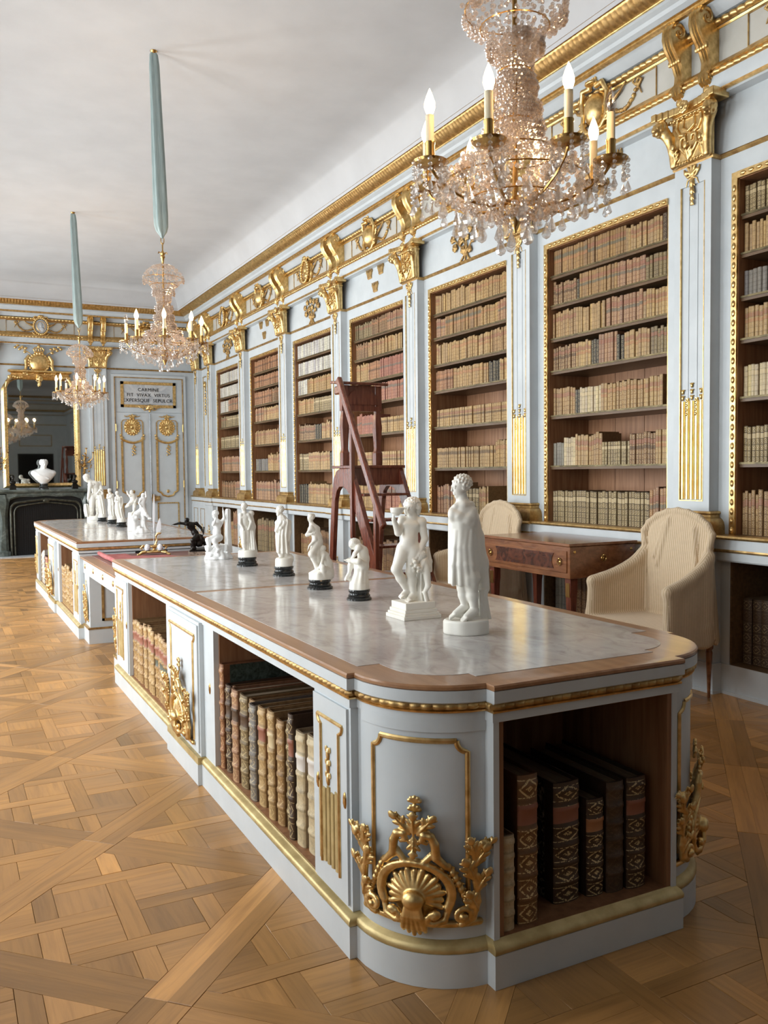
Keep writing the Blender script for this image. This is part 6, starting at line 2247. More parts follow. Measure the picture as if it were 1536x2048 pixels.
# ---- black bronze fighter on the desk
def fighter(t):
    P = far_fig(222, 1400, 1062)
    S = Sculpt((-.24, -.11, .028), (.13, .11, .345), .0032)
    S.box((-.068, -.045, .036), (.085, .055, .052), .002)
    torso(S, P(1400, 850), P(1370, 800), P(1325, 720), P(1290, 680), P(1265, 690, -.03), P(1390, 690, .02), .038)
    head(S, P(1276, 655, -.005), .048, (-.85, -.2, -.2))
    arm(S, P(1280, 690, -.03), P(1200, 678, -.03), P(1135, 692, -.03), .015); hand(S, P(1135, 692, -.03), (-1, 0, -.1), .034, (0, 0, -1), curl=1.4)
    arm(S, P(1390, 690, .02), P(1440, 740, .02), P(1462, 790, .01), .015); hand(S, P(1462, 790, .01), (.2, 0, -1), .032, (1, 0, 0), curl=1.4)
    S.stroke([P(1478, 735, .01), P(1472, 800, .01), P(1455, 850, .0)], [.005, .006, .004], .004)
    leg(S, P(1395, 850, -.02), P(1345, 880, -.06), P(1360, 980, -.04), P(1325, 988, -.06), .030)
    leg(S, P(1425, 850, .02), P(1470, 900, .02), P(1515, 985, .02), None, .028)
    S.ell(P(1415, 910, .0), (.040, .040, .048), .014, rip=(90, .005))
    S.stroke([P(1390, 840, -.03), P(1350, 930, -.03), P(1345, 990, -.02)], [.02, .026, .02], .012)
    S.build('figure', M['bronze'], t)
    MB().box(-.075, .095, -.05, .06, .030, .040).build('bronze_base', M['bronze'], t, local=True, smooth=False)
    MB().box(-.085, .075, -.055, .05, 0, .031).build('stone_base', mat('veined_brown_stone', rough=.3, build=noisy((.10, .065, .045), (.42, .33, .26), 22, dist=1.5)), t, local=True, smooth=False)
place('fighter_statuette', 'black bronze statuette of a lunging nude fighter, arm thrust out, on the desk', (2.07, 7.82, .7625), fighter, None)
# ================================================================== FURNITURE
def chair_cover(t):
    S = Sculpt((-.45, -.56, .33), (.45, .12, 1.26), .009)
    lv = [(.40, 0, .02, .305, .050), (.55, 0, -.01, .290, .045), (.80, 0, -.005, .280, .042), (.95, 0, .01, .290, .040), (1.07, 0, .022, .300, .038), (1.12, 0, .026, .275, .037), (1.16, 0, .030, .225, .036), (1.195, 0, .032, .160, .034), (1.218, 0, .034, .085, .03), (1.226, 0, .035, .03, .02)]
    S.loft(lv, .02, (9, .004, .001, 2))
    S.stroke([(-.287, -.012, .98), (-.305, .0, 1.07), (-.262, .008, 1.130), (-.185, .012, 1.182), (-.09, .014, 1.212), (0, .014, 1.222), (.09, .014, 1.212), (.185, .012, 1.182), (.262, .008, 1.130), (.305, .0, 1.07), (.287, -.012, .98)], .020, .014)
    for sg in (-1, 1):
        pts = [(sg * .285, -.01, .93), (sg * .300, -.08, .86), (sg * .318, -.20, .80), (sg * .338, -.34, .755), (sg * .350, -.43, .735)]
        S.stroke(pts, [.034, .034, .032, .032, .034], .02)
        P_ = [np.array(p) for p in pts]
        for q in range(25):
            f = q / 24 * (len(P_) - 1); k = min(int(f), len(P_) - 2)
            p = P_[k] + (P_[k + 1] - P_[k]) * (f - k)
            w = .003 * math.sin(q * .55)
            S.cone(p, (p[0] + sg * (.012 + w), p[1] - .012 * (q / 24), .378 + .004 * math.sin(q * .8)), .022, .023, .03)
        for q in range(4):                                # loose gathers below the arm front
            S.cone((sg * .352, -.40 - .012 * q, .70), (sg * (.372 + .006 * q), -.43 - .012 * q, .40), .008, .012, .008)
        for q in range(5):                                # skirt at the back corners
            y = .045 + .012 * q
            S.cone((sg * (.285 - .02 * q), .02, .85), (sg * (.30 - .05 * q), y, .37), .016, .020, .02)
    S.box((-.345, -.47, .43), (.345, -.02, .505), .035, .02)
    S.box((-.345, -.475, .375), (.345, -.435, .49), .018, .02)
    for q in range(7):
        x = (q - 3) * .085
        S.cone((x, .045, .95), (x * 1.06, .075 + .010 * math.sin(q * 2.3), .375), .014, .022, .03)
    for x0, x1, z0, z1 in ((-.06, -.14, 1.16, .85), (-.10, -.17, 1.12, .90), (.16, .20, 1.10, .86)):   # creases
        S.cone((x0, -.012, z0), (x1, -.040, z1), .010, .007, .030)
    o = S.build('slip_cover', M['cover'], t)
    me = o.data
    n = len(me.vertices)
    co = np.zeros(n * 3); me.vertices.foreach_get('co', co); co = co.reshape(-1, 3)
    li = np.zeros(len(me.loops), np.int32); me.loops.foreach_get('vertex_index', li)
    pn = np.zeros(len(me.polygons) * 3); me.polygons.foreach_get('normal', pn); pn = np.repeat(pn.reshape(-1, 3), 4, axis=0)
    v = co[li]
    side = np.abs(pn[:, 0]) > np.maximum(np.abs(pn[:, 1]), .0) * 1.1
    u = np.where(side, v[:, 1] + .3, v[:, 0])
    uv = np.stack([u, v[:, 2]], 1)
    me.uv_layers.new(name='UVMap').data.foreach_set('uv', uv.astype(np.float32).ravel())
    for sx in (-1, 1):
        for y, nm in ((-.40, 'leg'), (.035, 'leg')):
            b = MB()
            pr = [(.008, 0), (.011, .006), (.010, .02), (.013, .12), (.019, .24), (.022, .30), (.018, .315), (.027, .33), (.027, .345), (.022, .36), (.024, .44)]
            b.lathe(pr, (sx * .255, y, 0), 12)
            b.build(nm, M['walnut'], t, local=True)
ch = empty('armchair', (4.405, 4.31, 0), 'armchair in a striped linen slip-cover, close beside the bow corner of the marble table', 'chair', 'covered armchairs along the bookcases', rotz=-math.pi / 2)
chair_cover(ch)
c2 = copy_tree(ch)
c2.location = (4.405, 6.40, 0)
c2['label'] = 'armchair in a striped linen slip-cover, half hidden behind the cloaked statuette and mahogany desk'

# ---- mahogany drop desk between the chairs
dk = empty('inlaid_desk', (4.2, 5.33, 0), 'small mahogany desk with dark inlaid drawer and brass rings, between two covered armchairs', 'desk')
y0, y1 = 4.80, 5.87
prof = [(3.90, .735), (3.90, .962), (4.50, .962), (4.50, .925)] + [(3.96 + .54 * f, .735 + .19 * (1 - math.sqrt(max(0, 1 - f * f)))) for f in (.98, .92, .84, .72, .58, .42, .25, .1)]
MB().extrude(prof, y0, y1).build('case', M['walnut'], dk, bevel=.003)
MB().box(3.885, 4.512, y0 - .012, y1 + .012, .964, .984).build('top_board', M['walnut'], dk, smooth=False, bevel=.003)
MB().box(3.893, 3.902, y0 + .03, y1 - .03, .775, .93).build('drawer_front', M['walnut'], dk, smooth=False, bevel=.002)
# dark burl panel with hollow ends
pan = []
for y, sg in ((y0 + .17, 1), (y1 - .17, -1)):
    for t in np.linspace(-1, 1, 7):
        pan.append((y + sg * .022 * (1 - t * t), .853 + t * .055 * (1 if sg > 0 else -1)))
b = MB().rings([[(x, y, z) for y, z in pan] for x in (3.894, 3.889)])
b.build('inlay_panel', M['burl'], dk, smooth=False)
def ring_handle(x, y, z, axis, parent):
    b = MB()
    n = 14
    R, r = .022, .004
    rs = []
    for k in range(n + 1):
        a = 2 * math.pi * k / n
        c = Vector((0, R * math.sin(a), R * math.cos(a))) if axis == 'x' else Vector((R * math.sin(a), 0, R * math.cos(a)))
        nrm = c.normalized(); ax = Vector((-1, 0, 0)) if axis == 'x' else Vector((0, -1, 0))
        rs.append([Vector((x, y, z)) + c + r * (math.cos(q) * nrm + math.sin(q) * ax) for q in np.linspace(0, 2 * math.pi, 7)[:-1]])
    b.rings(rs, True, False, False)
    b.ball((x, y, z + R), .009, 8, 5)
    b.ball((x + (.004 if axis == 'x' else 0), y + (.004 if axis == 'y' else 0), z), .012, 8, 5, (.4, 1, 1) if axis == 'x' else (1, .4, 1))
    return b.build('ring_handle', M['brass'], parent)
for y in (y0 + .10, y1 - .10):
    ring_handle(3.884, y, .850, 'x', dk)
ring_handle(4.20, y0 - .006, .870, 'y', dk)
for x in (3.94, 4.46):
    MB().ball((x, y0 - .002, .925), .012, 8, 5, (1, .5, 1)).build('boss', M['brass'], dk)
for lx, ly in ((3.96, y0 + .06), (3.96, y1 - .06), (4.38, y0 + .06), (4.38, y1 - .06)):
    b = MB()
    b.rings([[(lx + sx * w, ly + sy * w, z) for sx, sy in ((-1, -1), (1, -1), (1, 1), (-1, 1))] for z, w in ((0, .014), (.03, .016), (.05, .013), (.60, .027), (.64, .031), (.74, .031))])
    l_ = b.build('leg', M['mahogany'], dk, smooth=False)
    if lx < 4: MB().box(lx - .034, lx - .030, ly - .022, ly + .022, .60, .70).build('leg_mount', M['brass'], dk, smooth=False)

# ---- library steps with lectern and hand pole
st = empty('library_steps', (3.6, 7.2, 0), 'dark mahogany library steps with platform, lectern board and long slanting hand pole', 'ladder')
X1, X2 = 3.35, 3.85
W_ = M['mahogany']
def side_panel(X):
    """bent frame seen from the side: back leg, arched platform rail, front string"""
    outer = [(7.80, 0), (7.71, .62), (7.62, 1.30), (7.585, 1.44), (7.53, 1.51), (7.45, 1.535), (7.20, 1.535), (6.27, 0)]
    inner = [(6.42, 0), (6.98, .92), (7.06, 1.10), (7.16, 1.25), (7.28, 1.335), (7.40, 1.365), (7.49, 1.345), (7.545, 1.27), (7.63, .62), (7.72, 0)]
    poly = outer + inner
    return MB().extrude([(y, z) for y, z in poly], X - .022, X + .022, 'x')
for X in (X1, X2):
    b = MB()
    outer = [(7.80, 0), (7.755, .35), (7.71, .70), (7.66, 1.10), (7.625, 1.32), (7.585, 1.44), (7.53, 1.51), (7.45, 1.535), (7.32, 1.535), (7.20, 1.535), (6.95, 1.12), (6.68, .675), (6.27, 0)]
    inner = [(7.72, 0), (7.675, .35), (7.635, .70), (7.585, 1.08), (7.56, 1.24), (7.52, 1.32), (7.46, 1.36), (7.39, 1.365), (7.30, 1.34), (7.20, 1.27), (7.03, 1.00), (6.80, .62), (6.42, 0)]
    rs = []
    for (a, c), (d, e) in zip(outer, inner):
        rs.append([(X - .022, a, c), (X + .022, a, c), (X + .022, d, e), (X - .022, d, e)])
    b.rings(rs, True).build('side_frame', W_, st, smooth=False, bevel=.004)
MB().box(X1 - .03, X2 + .03, 7.17, 7.60, 1.535, 1.562).build('platform', W_, st, smooth=False, bevel=.004)
MB().box(X1 + .02, X2 - .02, 7.20, 7.225, 1.38, 1.535).build('platform_apron', W_, st, smooth=False)
for k in range(6):
    z = 1.305 - k * .225
    y = 7.20 - (1.535 - z) * .606
    MB().box(X1 + .018, X2 - .018, y - .055, y + .14, z - .022, z).build('tread', W_, st, smooth=False, bevel=.003)
XA, XB = 3.39, 3.735
for X in (XA, XB):
    b = MB()
    pr = [(.036, 1.562), (.036, 1.68), (.029, 1.70), (.026, 1.72), (.028, 1.78), (.036, 1.92), (.030, 2.00), (.024, 2.06), (.026, 2.10), (.034, 2.12), (.034, 2.315)]
    b.rings([[(X + sx * w, 7.46 + sy * w, z) for sx, sy in ((-1, -1), (1, -1), (1, 1), (-1, 1))] for w, z in pr])
    b.build('post', W_, st, smooth=False, bevel=.003)
# arched lectern apron and top board
ar = [(X1, 2.08), (X1, 2.30)] + [(X1 + .5 * t, 2.30) for t in ()] + [(X2, 2.30), (X2, 2.08)]
MB().box(XA - .036, XB + .036, 7.43, 7.485, 2.075, 2.315).build('lectern_apron', W_, st, smooth=False)
b = MB()
cxl = (XA + XB) / 2
rs = []
for yy in (7.424, 7.418):
    rs.append([(cxl + .165 * math.cos(t), yy, 2.135 + .155 * math.sin(t)) for t in np.linspace(0, math.pi, 13)])
b.rings(rs).build('arched_panel', M['mahogany'], st, smooth=False)
MB().rings([[(XA - .075, 7.36, z0), (XB + .075, 7.36, z0), (XB + .075, 7.62, z0 + .03), (XA - .075, 7.62, z0 + .03)] for z0 in (2.312, 2.340)]).build('lectern_board', W_, st, smooth=False, bevel=.006)
MB().box(XA - .04, XA + .02, 7.48, 7.60, 2.235, 2.315).build('lectern_bracket', W_, st, smooth=False, bevel=.01)
# hand pole, its support and the front upright
MB().obox((X1 - .05, 6.935, 1.70), (.022, 0, 0), (0, -.445, -.665), (0, .028, -.019)).build('hand_pole', W_, st, smooth=False, bevel=.008)
MB().box(X1 - .045, X1 - .005, 7.135, 7.175, .90, 2.02).build('pole_support', W_, st, smooth=False, bevel=.004)
MB().box(X1 - .045, X1 - .005, 6.66, 6.70, 0, 1.28).build('front_upright', W_, st, smooth=False, bevel=.004)

# ---- inkstand, quills and velvet folder on the desk
ik = empty('inkstand', (1.72, 8.04, .7625), 'ornate gilt inkstand with two white porcelain pots on the leather desk top', 'inkstand', rotz=-math.atan2(1.72, 8.04))
S = Sculpt((-.15, -.08, -.004), (.15, .09, .27), .003)
S.loft([(.018, 0, 0, .085, .045), (.030, 0, 0, .092, .050), (.038, 0, 0, .080, .042)], .004)
for sg in (-1, 1):
    S.stroke([(sg * .075, -.03, .026), (sg * .105, -.045, .022), (sg * .128, -.05, .006), (sg * .140, -.052, .006)], [.012, .010, .009, .010], .004)
    S.stroke([(sg * .075, .03, .026), (sg * .105, .045, .022), (sg * .125, .05, .006)], [.012, .010, .009], .004)
    S.stroke([(sg * .03, .0, .035), (sg * .06, -.01, .075), (sg * .095, -.012, .085), (sg * .115, -.01, .065), (sg * .10, -.008, .05)], [.010, .009, .008, .007, .006], .004)
S.stroke([(.0, .01, .035), (.012, .01, .08), (.03, .008, .13), (.022, .006, .17), (.035, .004, .19)], [.016, .012, .009, .008, .010], .004)
S.ell((.05, 0, .195), (.022, .010, .009), .006); S.ell((0, 0, .075), (.05, .028, .012), .006)
S.build('gilt_stand', M['gold'], ik)
for sg in (-1, 1):
    MB().lathe([(.010, .038), (.020, .042), (.027, .056), (.028, .072), (.022, .088), (.014, .092), (.012, .098), (.001, .100)], (sg * .056, -.014, 0), 16).build('ink_pot', M['porcelain'], ik, local=True)
for nm, base, tip, w in (('white_quill', (.0, .0, .10), (.012, .01, .555), .010), ('broad_quill', (.030, .0, .12), (.058, .01, .335), .022)):
    ca, sa = math.cos(ik.rotation_euler.z), math.sin(ik.rotation_euler.z)
    q = MB()
    b_, t_ = Vector(base), Vector(tip)
    q.tube([b_, t_], [.0022, .001], 5)
    rs = []
    for f in (.25, .4, .6, .8, .95, 1):
        c = b_.lerp(t_, f); ww = w * math.sin(math.pi * min(.98, (f - .2) / .82)) + .001
        rs.append([c + Vector((-ww, 0, -ww * .6)), c + Vector((0, -.001, 0)), c + Vector((ww, 0, -ww * .6)), c + Vector((0, .001, 0))])
    q.rings(rs)
    v = [(x * ca - y * sa + 1.72, x * sa + y * ca + 8.04, z + .7625) for x, y, z in q.v]
    q.v = v
    o = q.build('quill', M['porcelain'], origin=v[0])
    tag(o, {'white_quill': 'tall narrow white quill standing upright in the gilt inkstand', 'broad_quill': 'shorter broad white quill leaning in the gilt inkstand'}[nm], 'quill', 'quills in the inkstand')
b = MB()
pts = [(1.265, 8.22, .785), (1.262, 7.9, .783), (1.268, 7.6, .784), (1.26, 7.25, .783)]
b.tube(pts, [.018, .021, .020, .021], 10)
b.rings([[(1.27, y, .763), (1.27, y, .770), (x1, y, .769), (x1, y, .763)] for y, x1 in ((8.22, 1.50), (7.96, 1.51), (7.90, 1.80), (7.70, 1.86), (7.55, 1.50), (7.25, 1.31))])
o = b.build('velvet_folder', M['pink'], origin=(1.3, 7.7, .763))
tag(o, 'rose pink velvet folder with a rolled edge lying on the leather desk top', 'folder')
# ================================================================== CHANDELIERS
def gem(b, c, r, h=None, n=5):
    """faceted bead"""
    h = h or r
    x, y, z = c
    rg_ = [(.62, .72), (1.0, .12), (.80, -.55)]
    v = [(x, y, z + h)]
    for j, (a_, z_) in enumerate(rg_):
        v += [(x + r * a_ * math.cos(2 * math.pi * (k + .5 * j) / n), y + r * a_ * math.sin(2 * math.pi * (k + .5 * j) / n), z + h * z_) for k in range(n)]
    v.append((x, y, z - h))
    f = [(0, 1 + k, 1 + (k + 1) % n) for k in range(n)]
    for j in (0, 1):
        for k in range(n):
            p, q = 1 + j * n, 1 + (j + 1) * n
            f.append((p + k, q + k, p + (k + 1) % n)); f.append((p + (k + 1) % n, q + k, q + (k + 1) % n))
    f += [(3 * n + 1, 1 + 2 * n + (k + 1) % n, 1 + 2 * n + k) for k in range(n)]
    b.add(v, f)
def drop_mesh(r, h):
    b = MB()
    n = 6
    rs = [[(a * math.cos(2 * math.pi * k / n), a * math.sin(2 * math.pi * k / n), z) for k in range(n)] for a, z in ((.001, 0), (r * .35, -h * .18), (r * .75, -h * .5), (r, -h * .72), (r * .7, -h * .90), (.001, -h))]
    b.rings(rs)
    return b
def rosette(b, c, r, nx, ny):
    """ring of beads facing outward (nx,ny)"""
    tx, ty = -ny, nx
    for q in range(6):
        a = q * math.pi / 3
        gem(b, (c[0] + tx * r * math.cos(a) + nx * .004, c[1] + ty * r * math.cos(a) + ny * .004, c[2] + r * math.sin(a)), r * .5)
    gem(b, (c[0] + nx * .01, c[1] + ny * .01, c[2]), r * .42)
CH = {}
def chandelier(y, label, unlit, detail=1.0, seed=1, turn=-15, dz=0.0):
    rg = random.Random(seed)
    X = AX
    t = empty('chandelier', (X, y, 2.38 + dz), label, 'chandelier', 'crystal chandeliers hanging over the tables')
    Z0 = 2.38
    CT_ = CZ - dz
    L = lambda z: z - Z0
    br = M['brass']
    # silk-covered hanging cord from the ceiling
    b = MB()
    n = 30
    rs = []
    for i, (z, w, d) in enumerate(((CT_ - .004, .014, .010), (CT_ - .03, .032, .014), (CT_ - .12, .040, .016), (CT_ - .5, .044, .018), (4.25, .050, .020), (3.95, .055, .023), (3.72, .058, .026), (3.62, .056, .027), (3.575, .044, .024), (3.54, .020, .016), (3.515, .009, .009))):
        ring = []
        for k in range(n):
            a = 2 * math.pi * k / n
            f = 1 + .16 * math.cos(5 * a + z * 1.1)
            ring.append((w * f * math.cos(a) - .04 * max(0, (z - 3.5)) / 1.6, d * f * math.sin(a), L(z)))
        rs.append(ring)
    b.rings(rs[::-1])
    b.build('ribbon_sleeve', M['ribbon'], t, local=True, angle=60)
    MB().lathe([(.001, L(CT_) - .03), (.018, L(CT_) - .02), (.03, L(CT_) - .004), (.03, L(CT_))], c=(-.04, 0, 0), n=10).build('ceiling_hook', br, t, local=True)
    # chain, fleur mount and stem
    b = MB()
    for k in range(2):
        z = 3.50 - k * .055
        pts = [Vector(((.014 * math.sin(a)) * (1 if k == 0 else 0), (.014 * math.sin(a)) * (0 if k == 0 else 1), L(z) + .034 * math.cos(a))) for a in np.linspace(0, 2 * math.pi, 11)]
        b.tube(pts, .0038, 5, False)
    b.build('chain', br, t, local=True)
    b = MB()
    b.lathe([(.004, L(2.44)), (.012, L(2.46)), (.030, L(2.50)), (.036, L(2.53)), (.012, L(2.56)), (.009, L(2.64)), (.008, L(3.30)), (.014, L(3.345)), (.022, L(3.36)), (.012, L(3.375)), (.018, L(3.39)), (.006, L(3.415)), (.004, L(3.44))], n=10)
    for sg in (-1, 1):
        b.tube([(sg * .004, 0, L(3.36)), (sg * .02, 0, L(3.395)), (sg * .034, 0, L(3.40)), (sg * .038, 0, L(3.385))], [.005, .006, .005, .004], 6)
    b.build('stem', br, t, local=True)
    # wire hoops
    for R, z in ((.165, 3.175), (.115, 3.115), (.055, 2.97), (.075, 2.80), (.14, 2.70), (.245, 2.60), (.16, 2.545)):
        MB().tube([(R * math.cos(a), R * math.sin(a), L(z)) for a in np.linspace(0, 2 * math.pi, 29)], .0026, 4, False).build('hoop', br, t, local=True)
    # crystal: crown basket, stem strands, lower basket
    b = MB()
    prof_crown = [(.03, 3.29), (.085, 3.275), (.135, 3.235), (.168, 3.185), (.150, 3.150), (.115, 3.12)]
    prof_stem = [(.115, 3.12), (.085, 3.08), (.062, 3.02), (.054, 2.96), (.058, 2.90), (.068, 2.84), (.082, 2.78), (.105, 2.73), (.140, 2.69), (.185, 2.655), (.240, 2.62)]
    prof_low = [(.235, 2.59), (.20, 2.55), (.15, 2.52), (.09, 2.50), (.03, 2.485)]
    def strands(prof, ns, sp, r, skip=0.0):
        ln = [0]
        for i in range(1, len(prof)):
            ln.append(ln[-1] + math.dist(prof[i], prof[i - 1]))
        m_ = int(ln[-1] / sp)
        for s_ in range(ns):
            a0 = 2 * math.pi * s_ / ns
            for k in range(m_):
                if rg.random() < skip: continue
                d = ln[-1] * (k + .5) / m_
                i = max(j for j in range(len(ln) - 1) if ln[j] <= d)
                f = (d - ln[i]) / (ln[i + 1] - ln[i])
                R = prof[i][0] + f * (prof[i + 1][0] - prof[i][0]); z = prof[i][1] + f * (prof[i + 1][1] - prof[i][1])
                a = a0 + rg.uniform(-.08, .08)
                R *= 1 + rg.uniform(-.05, .05)
                gem(b, (R * math.cos(a), R * math.sin(a), L(z) + rg.uniform(-.004, .004)), r * rg.uniform(.75, 1.15))
    dn = detail
    strands(prof_crown, int(22 * dn), .018, .0085, .10)
    strands(prof_stem, int(21 * dn), .0150, .0082, .06)
    strands([(r_ * .55, z) for r_, z in prof_stem[1:]], int(9 * dn), .020, .0090, .05)
    strands(prof_low, int(24 * dn), .019, .0090, .10)
    for k in range(int(80 * dn)):
        a = rg.uniform(0, 2 * math.pi)
        z = rg.choice([2.66, 2.70, 2.76, 2.84, 2.92, 3.05, 3.16, 2.60])
        R = np.interp(z, [2.6, 2.66, 2.70, 2.76, 2.84, 2.92, 3.05, 3.16], [.235, .19, .15, .10, .078, .066, .085, .165])
        rosette(b, (R * math.cos(a), R * math.sin(a), L(z)), rg.uniform(.016, .024), math.cos(a), math.sin(a))
    b.build('crystal_beads', M['crystal'], t, local=True, smooth=False, kind='stuff')
    # arms with drip pans, candle sleeves and bulbs
    pan_b = MB()
    if 'drop' not in CH:
        CH['drop'] = drop_mesh(.0165, .058)
        CH['small'] = drop_mesh(.011, .036)
    drop_src = small_src = None
    for k in range(8):
        a = R_(turn + 45 * k) 
        # direction: 0 faces the entrance end (-y), angles grow towards the right wall
        dx, dy = math.sin(a), -math.cos(a)
        R = .315
        arm_ = MB()
        arm_.tube([(dx * r_, dy * r_, L(z)) for r_, z in ((.03, 2.535), (.10, 2.520), (.18, 2.530), (.25, 2.560), (.295, 2.595), (R, 2.625))], [.0055, .0055, .005, .0045, .0045, .006], 6)
        ao = arm_.build('arm', br, t, local=True)
        cx, cy = dx * R, dy * R
        MB().lathe([(.004, L(2.618)), (.030, L(2.622)), (.052, L(2.632)), (.056, L(2.640)), (.050, L(2.640)), (.016, L(2.630)), (.015, L(2.690)), (.0165, L(2.694)), (.0165, L(2.700)), (.001, L(2.700))], (cx, cy, 0), 14).build('drip_pan', br, ao, local=True)
        MB().lathe([(.0135, L(2.694)), (.0135, L(2.785)), (.001, L(2.787))], (cx, cy, 0), 12).build('candle_sleeve', M['candle'], ao, local=True)
        bu = MB().lathe([(.008, L(2.785)), (.013, L(2.794)), (.0180, L(2.810)), (.0175, L(2.824)), (.011, L(2.845)), (.004, L(2.862)), (.0005, L(2.870))], (cx, cy, 0), 12)
        lit = k not in unlit
        bu.build('bulb', M['bulb'] if lit else M['bulb_off'], ao, local=True)
        if lit:
            l = bpy.data.lights.new('bulb_light', 'POINT')
            l.energy = BULB_POWER
            l.color = (1.0, .62, .31)
            l.shadow_soft_size = .022
            lo = bpy.data.objects.new('bulb_light', l)
            COL.objects.link(lo)
            lo.parent = ao
            lo.location = (cx, cy, L(2.828))
        # strings of small beads and drops round the pan
        sb = MB()
        for q in range(9):
            f = q / 8
            r_ = .08 + .21 * f
            gem(sb, (dx * r_ + rg.uniform(-.012, .012), dy * r_ + rg.uniform(-.012, .012), L(2.525 + .075 * f * f) + rg.uniform(-.004, .022)), .011)
        for f in (.14, .21, .27):
            rosette(sb, (dx * f, dy * f, L(2.545 + (f - .14) * .4)), .022, dx, dy)
        ns = 9
        for q in range(ns):
            qa = 2 * math.pi * q / ns
            px, py = cx + .053 * math.cos(qa), cy + .053 * math.sin(qa)
            gem(sb, (px, py, L(2.632)), .0085); gem(sb, (px, py, L(2.614)), .0075); gem(sb, (px, py, L(2.598)), .0085)
            if small_src is None:
                small_src = CH.get('small_o')
            z = L(2.588) - (.0 if q % 2 else .022)
            if q % 2 == 0: gem(sb, (px, py, L(2.580)), .008)
            if small_src is None:
                o = CH['small'].build('crystal_drop', M['crystal_clear'], ao, local=True, smooth=False); CH['small_o'] = small_src = o
            else:
                o = inst(small_src, 'crystal_drop', ao, (0, 0, 0))
            o.location = (px, py, z); o.rotation_euler = (0, 0, rg.uniform(0, 6))
        sb.build('pan_beads', M['crystal_clear'], ao, local=True, smooth=False, kind='stuff')
    # fringe of pear drops
    if 'drop_o' in CH: drop_src = CH['drop_o']
    fb = MB()
    for R, nn, z0 in ((.245, 16, 2.585), (.195, 12, 2.555), (.12, 9, 2.525), (.05, 5, 2.49)):
        for q in range(nn):
            a = 2 * math.pi * (q + rg.uniform(-.2, .2)) / nn
            px, py = R * math.cos(a), R * math.sin(a)
            z = z0
            for j in range(rg.choice([1, 2, 2, 3])):
                gem(fb, (px, py, L(z) - .010), .0085, .010); z -= .019
            if drop_src is None:
                o = CH['drop'].build('pear_drop', M['crystal_clear'], t, local=True, smooth=False); CH['drop_o'] = drop_src = o
            else:
                o = inst(drop_src, 'pear_drop', t, (0, 0, 0))
            o.location = (px, py, L(z)); o.rotation_euler = (0, 0, rg.uniform(0, 6)); o.scale = (rg.uniform(.85, 1.15),) * 3
    fb.build('fringe_beads', M['crystal_clear'], t, local=True, smooth=False, kind='stuff')
    return t
chandelier(2.44, 'crystal chandelier hanging over the near end of the marble table, largest in view', (2,), 1.25, 1, -50, -.14)
chandelier(7.57, 'crystal chandelier on a full-length teal ribbon, hanging over the writing desk', (6, 5), 1.1, 2, -13)
chandelier(12.62, 'crystal chandelier on a teal ribbon in front of the fireplace mirror and far door', (5,), 1.0, 3, -16)
# ================================================================== FAR WALL
wf = MB().box(LX - .6, WX + .6, FY, FY + .3, 0, CZ)
wall_far = wf.build('wall_far', M['paint'], smooth=False, kind='structure', origin=(AX, FY, 0))
F0 = (0, 0, 0)
def fbox(x0, x1, p, z0, z1, name, m, parent=wall_far, **k):
    return MB().box(x0, x1, FY - p, FY + .002, z0, z1).build(name, m, parent, smooth=False, **k)
for x0, x1 in ((LX + .02, .58), (.92, 2.58), (2.92, 4.66)):
    MB().extrude([(FY + .002, 3.548), (FY - .028, 3.548), (FY - .016, 3.560), (FY - .022, 3.568), (FY - .016, 3.577), (FY + .002, 3.580)], x0, x1, 'x').build('astragal', M['gold_dull'], wall_far)
for x in (.75, 2.75):
    pilaster_at((x, FY, 0), F0, wall_far)
    consoles_at((x, FY - .02, 4.005), F0, wall_far)
    fbox(x - .23, x + .23, .12, .20, .90, 'pedestal', M['paint'])
    fbox(x - .25, x + .25, .14, 0, .20, 'pedestal_plinth', M['paint'])
    fbox(x - .25, x + .25, .135, .90, 1.035, 'pedestal_cap', M['paint'])
    fbox(x - .26, x + .26, .15, 1.035, 1.06, 'pedestal_top', M['gold'])
for x in (1.75, 3.68):
    o = inst(first['ff'], 'frieze_panel_frame', wall_far, Vector((x, FY - .025, 4.275)) - WLOC['wall_far'], F0)
    ornament('garland', garland_sculpt, 'garland', M['gold_dull'], wall_far, (x, FY - .022, 4.27), F0)
ornament('oval', oval_sculpt, 'medallion_frame', M['gold'], wall_far, (1.75, FY - .02, 4.285), F0)
cm = MB().lathe([(.001, -.012), (.07, -.010), (.105, 0), (.108, .006)], (0, 0, 0), 20, 'y')
cm.ball((.0, -.010, .02), .035, 8, 6, (.8, .5, 1.1)); cm.ball((.02, -.008, -.045), .045, 8, 6, (1, .4, .8))
o = cm.build('cameo', M['plaque'], wall_far, local=True)
o.location = Vector((1.75, FY - .092, 4.285)) - WLOC['wall_far']; o.scale = (1, 1, 1.2)
ornament('shield', shield_sculpt, 'shield_cartouche', M['gold'], wall_far, (3.68, FY - .02, 4.285), F0)

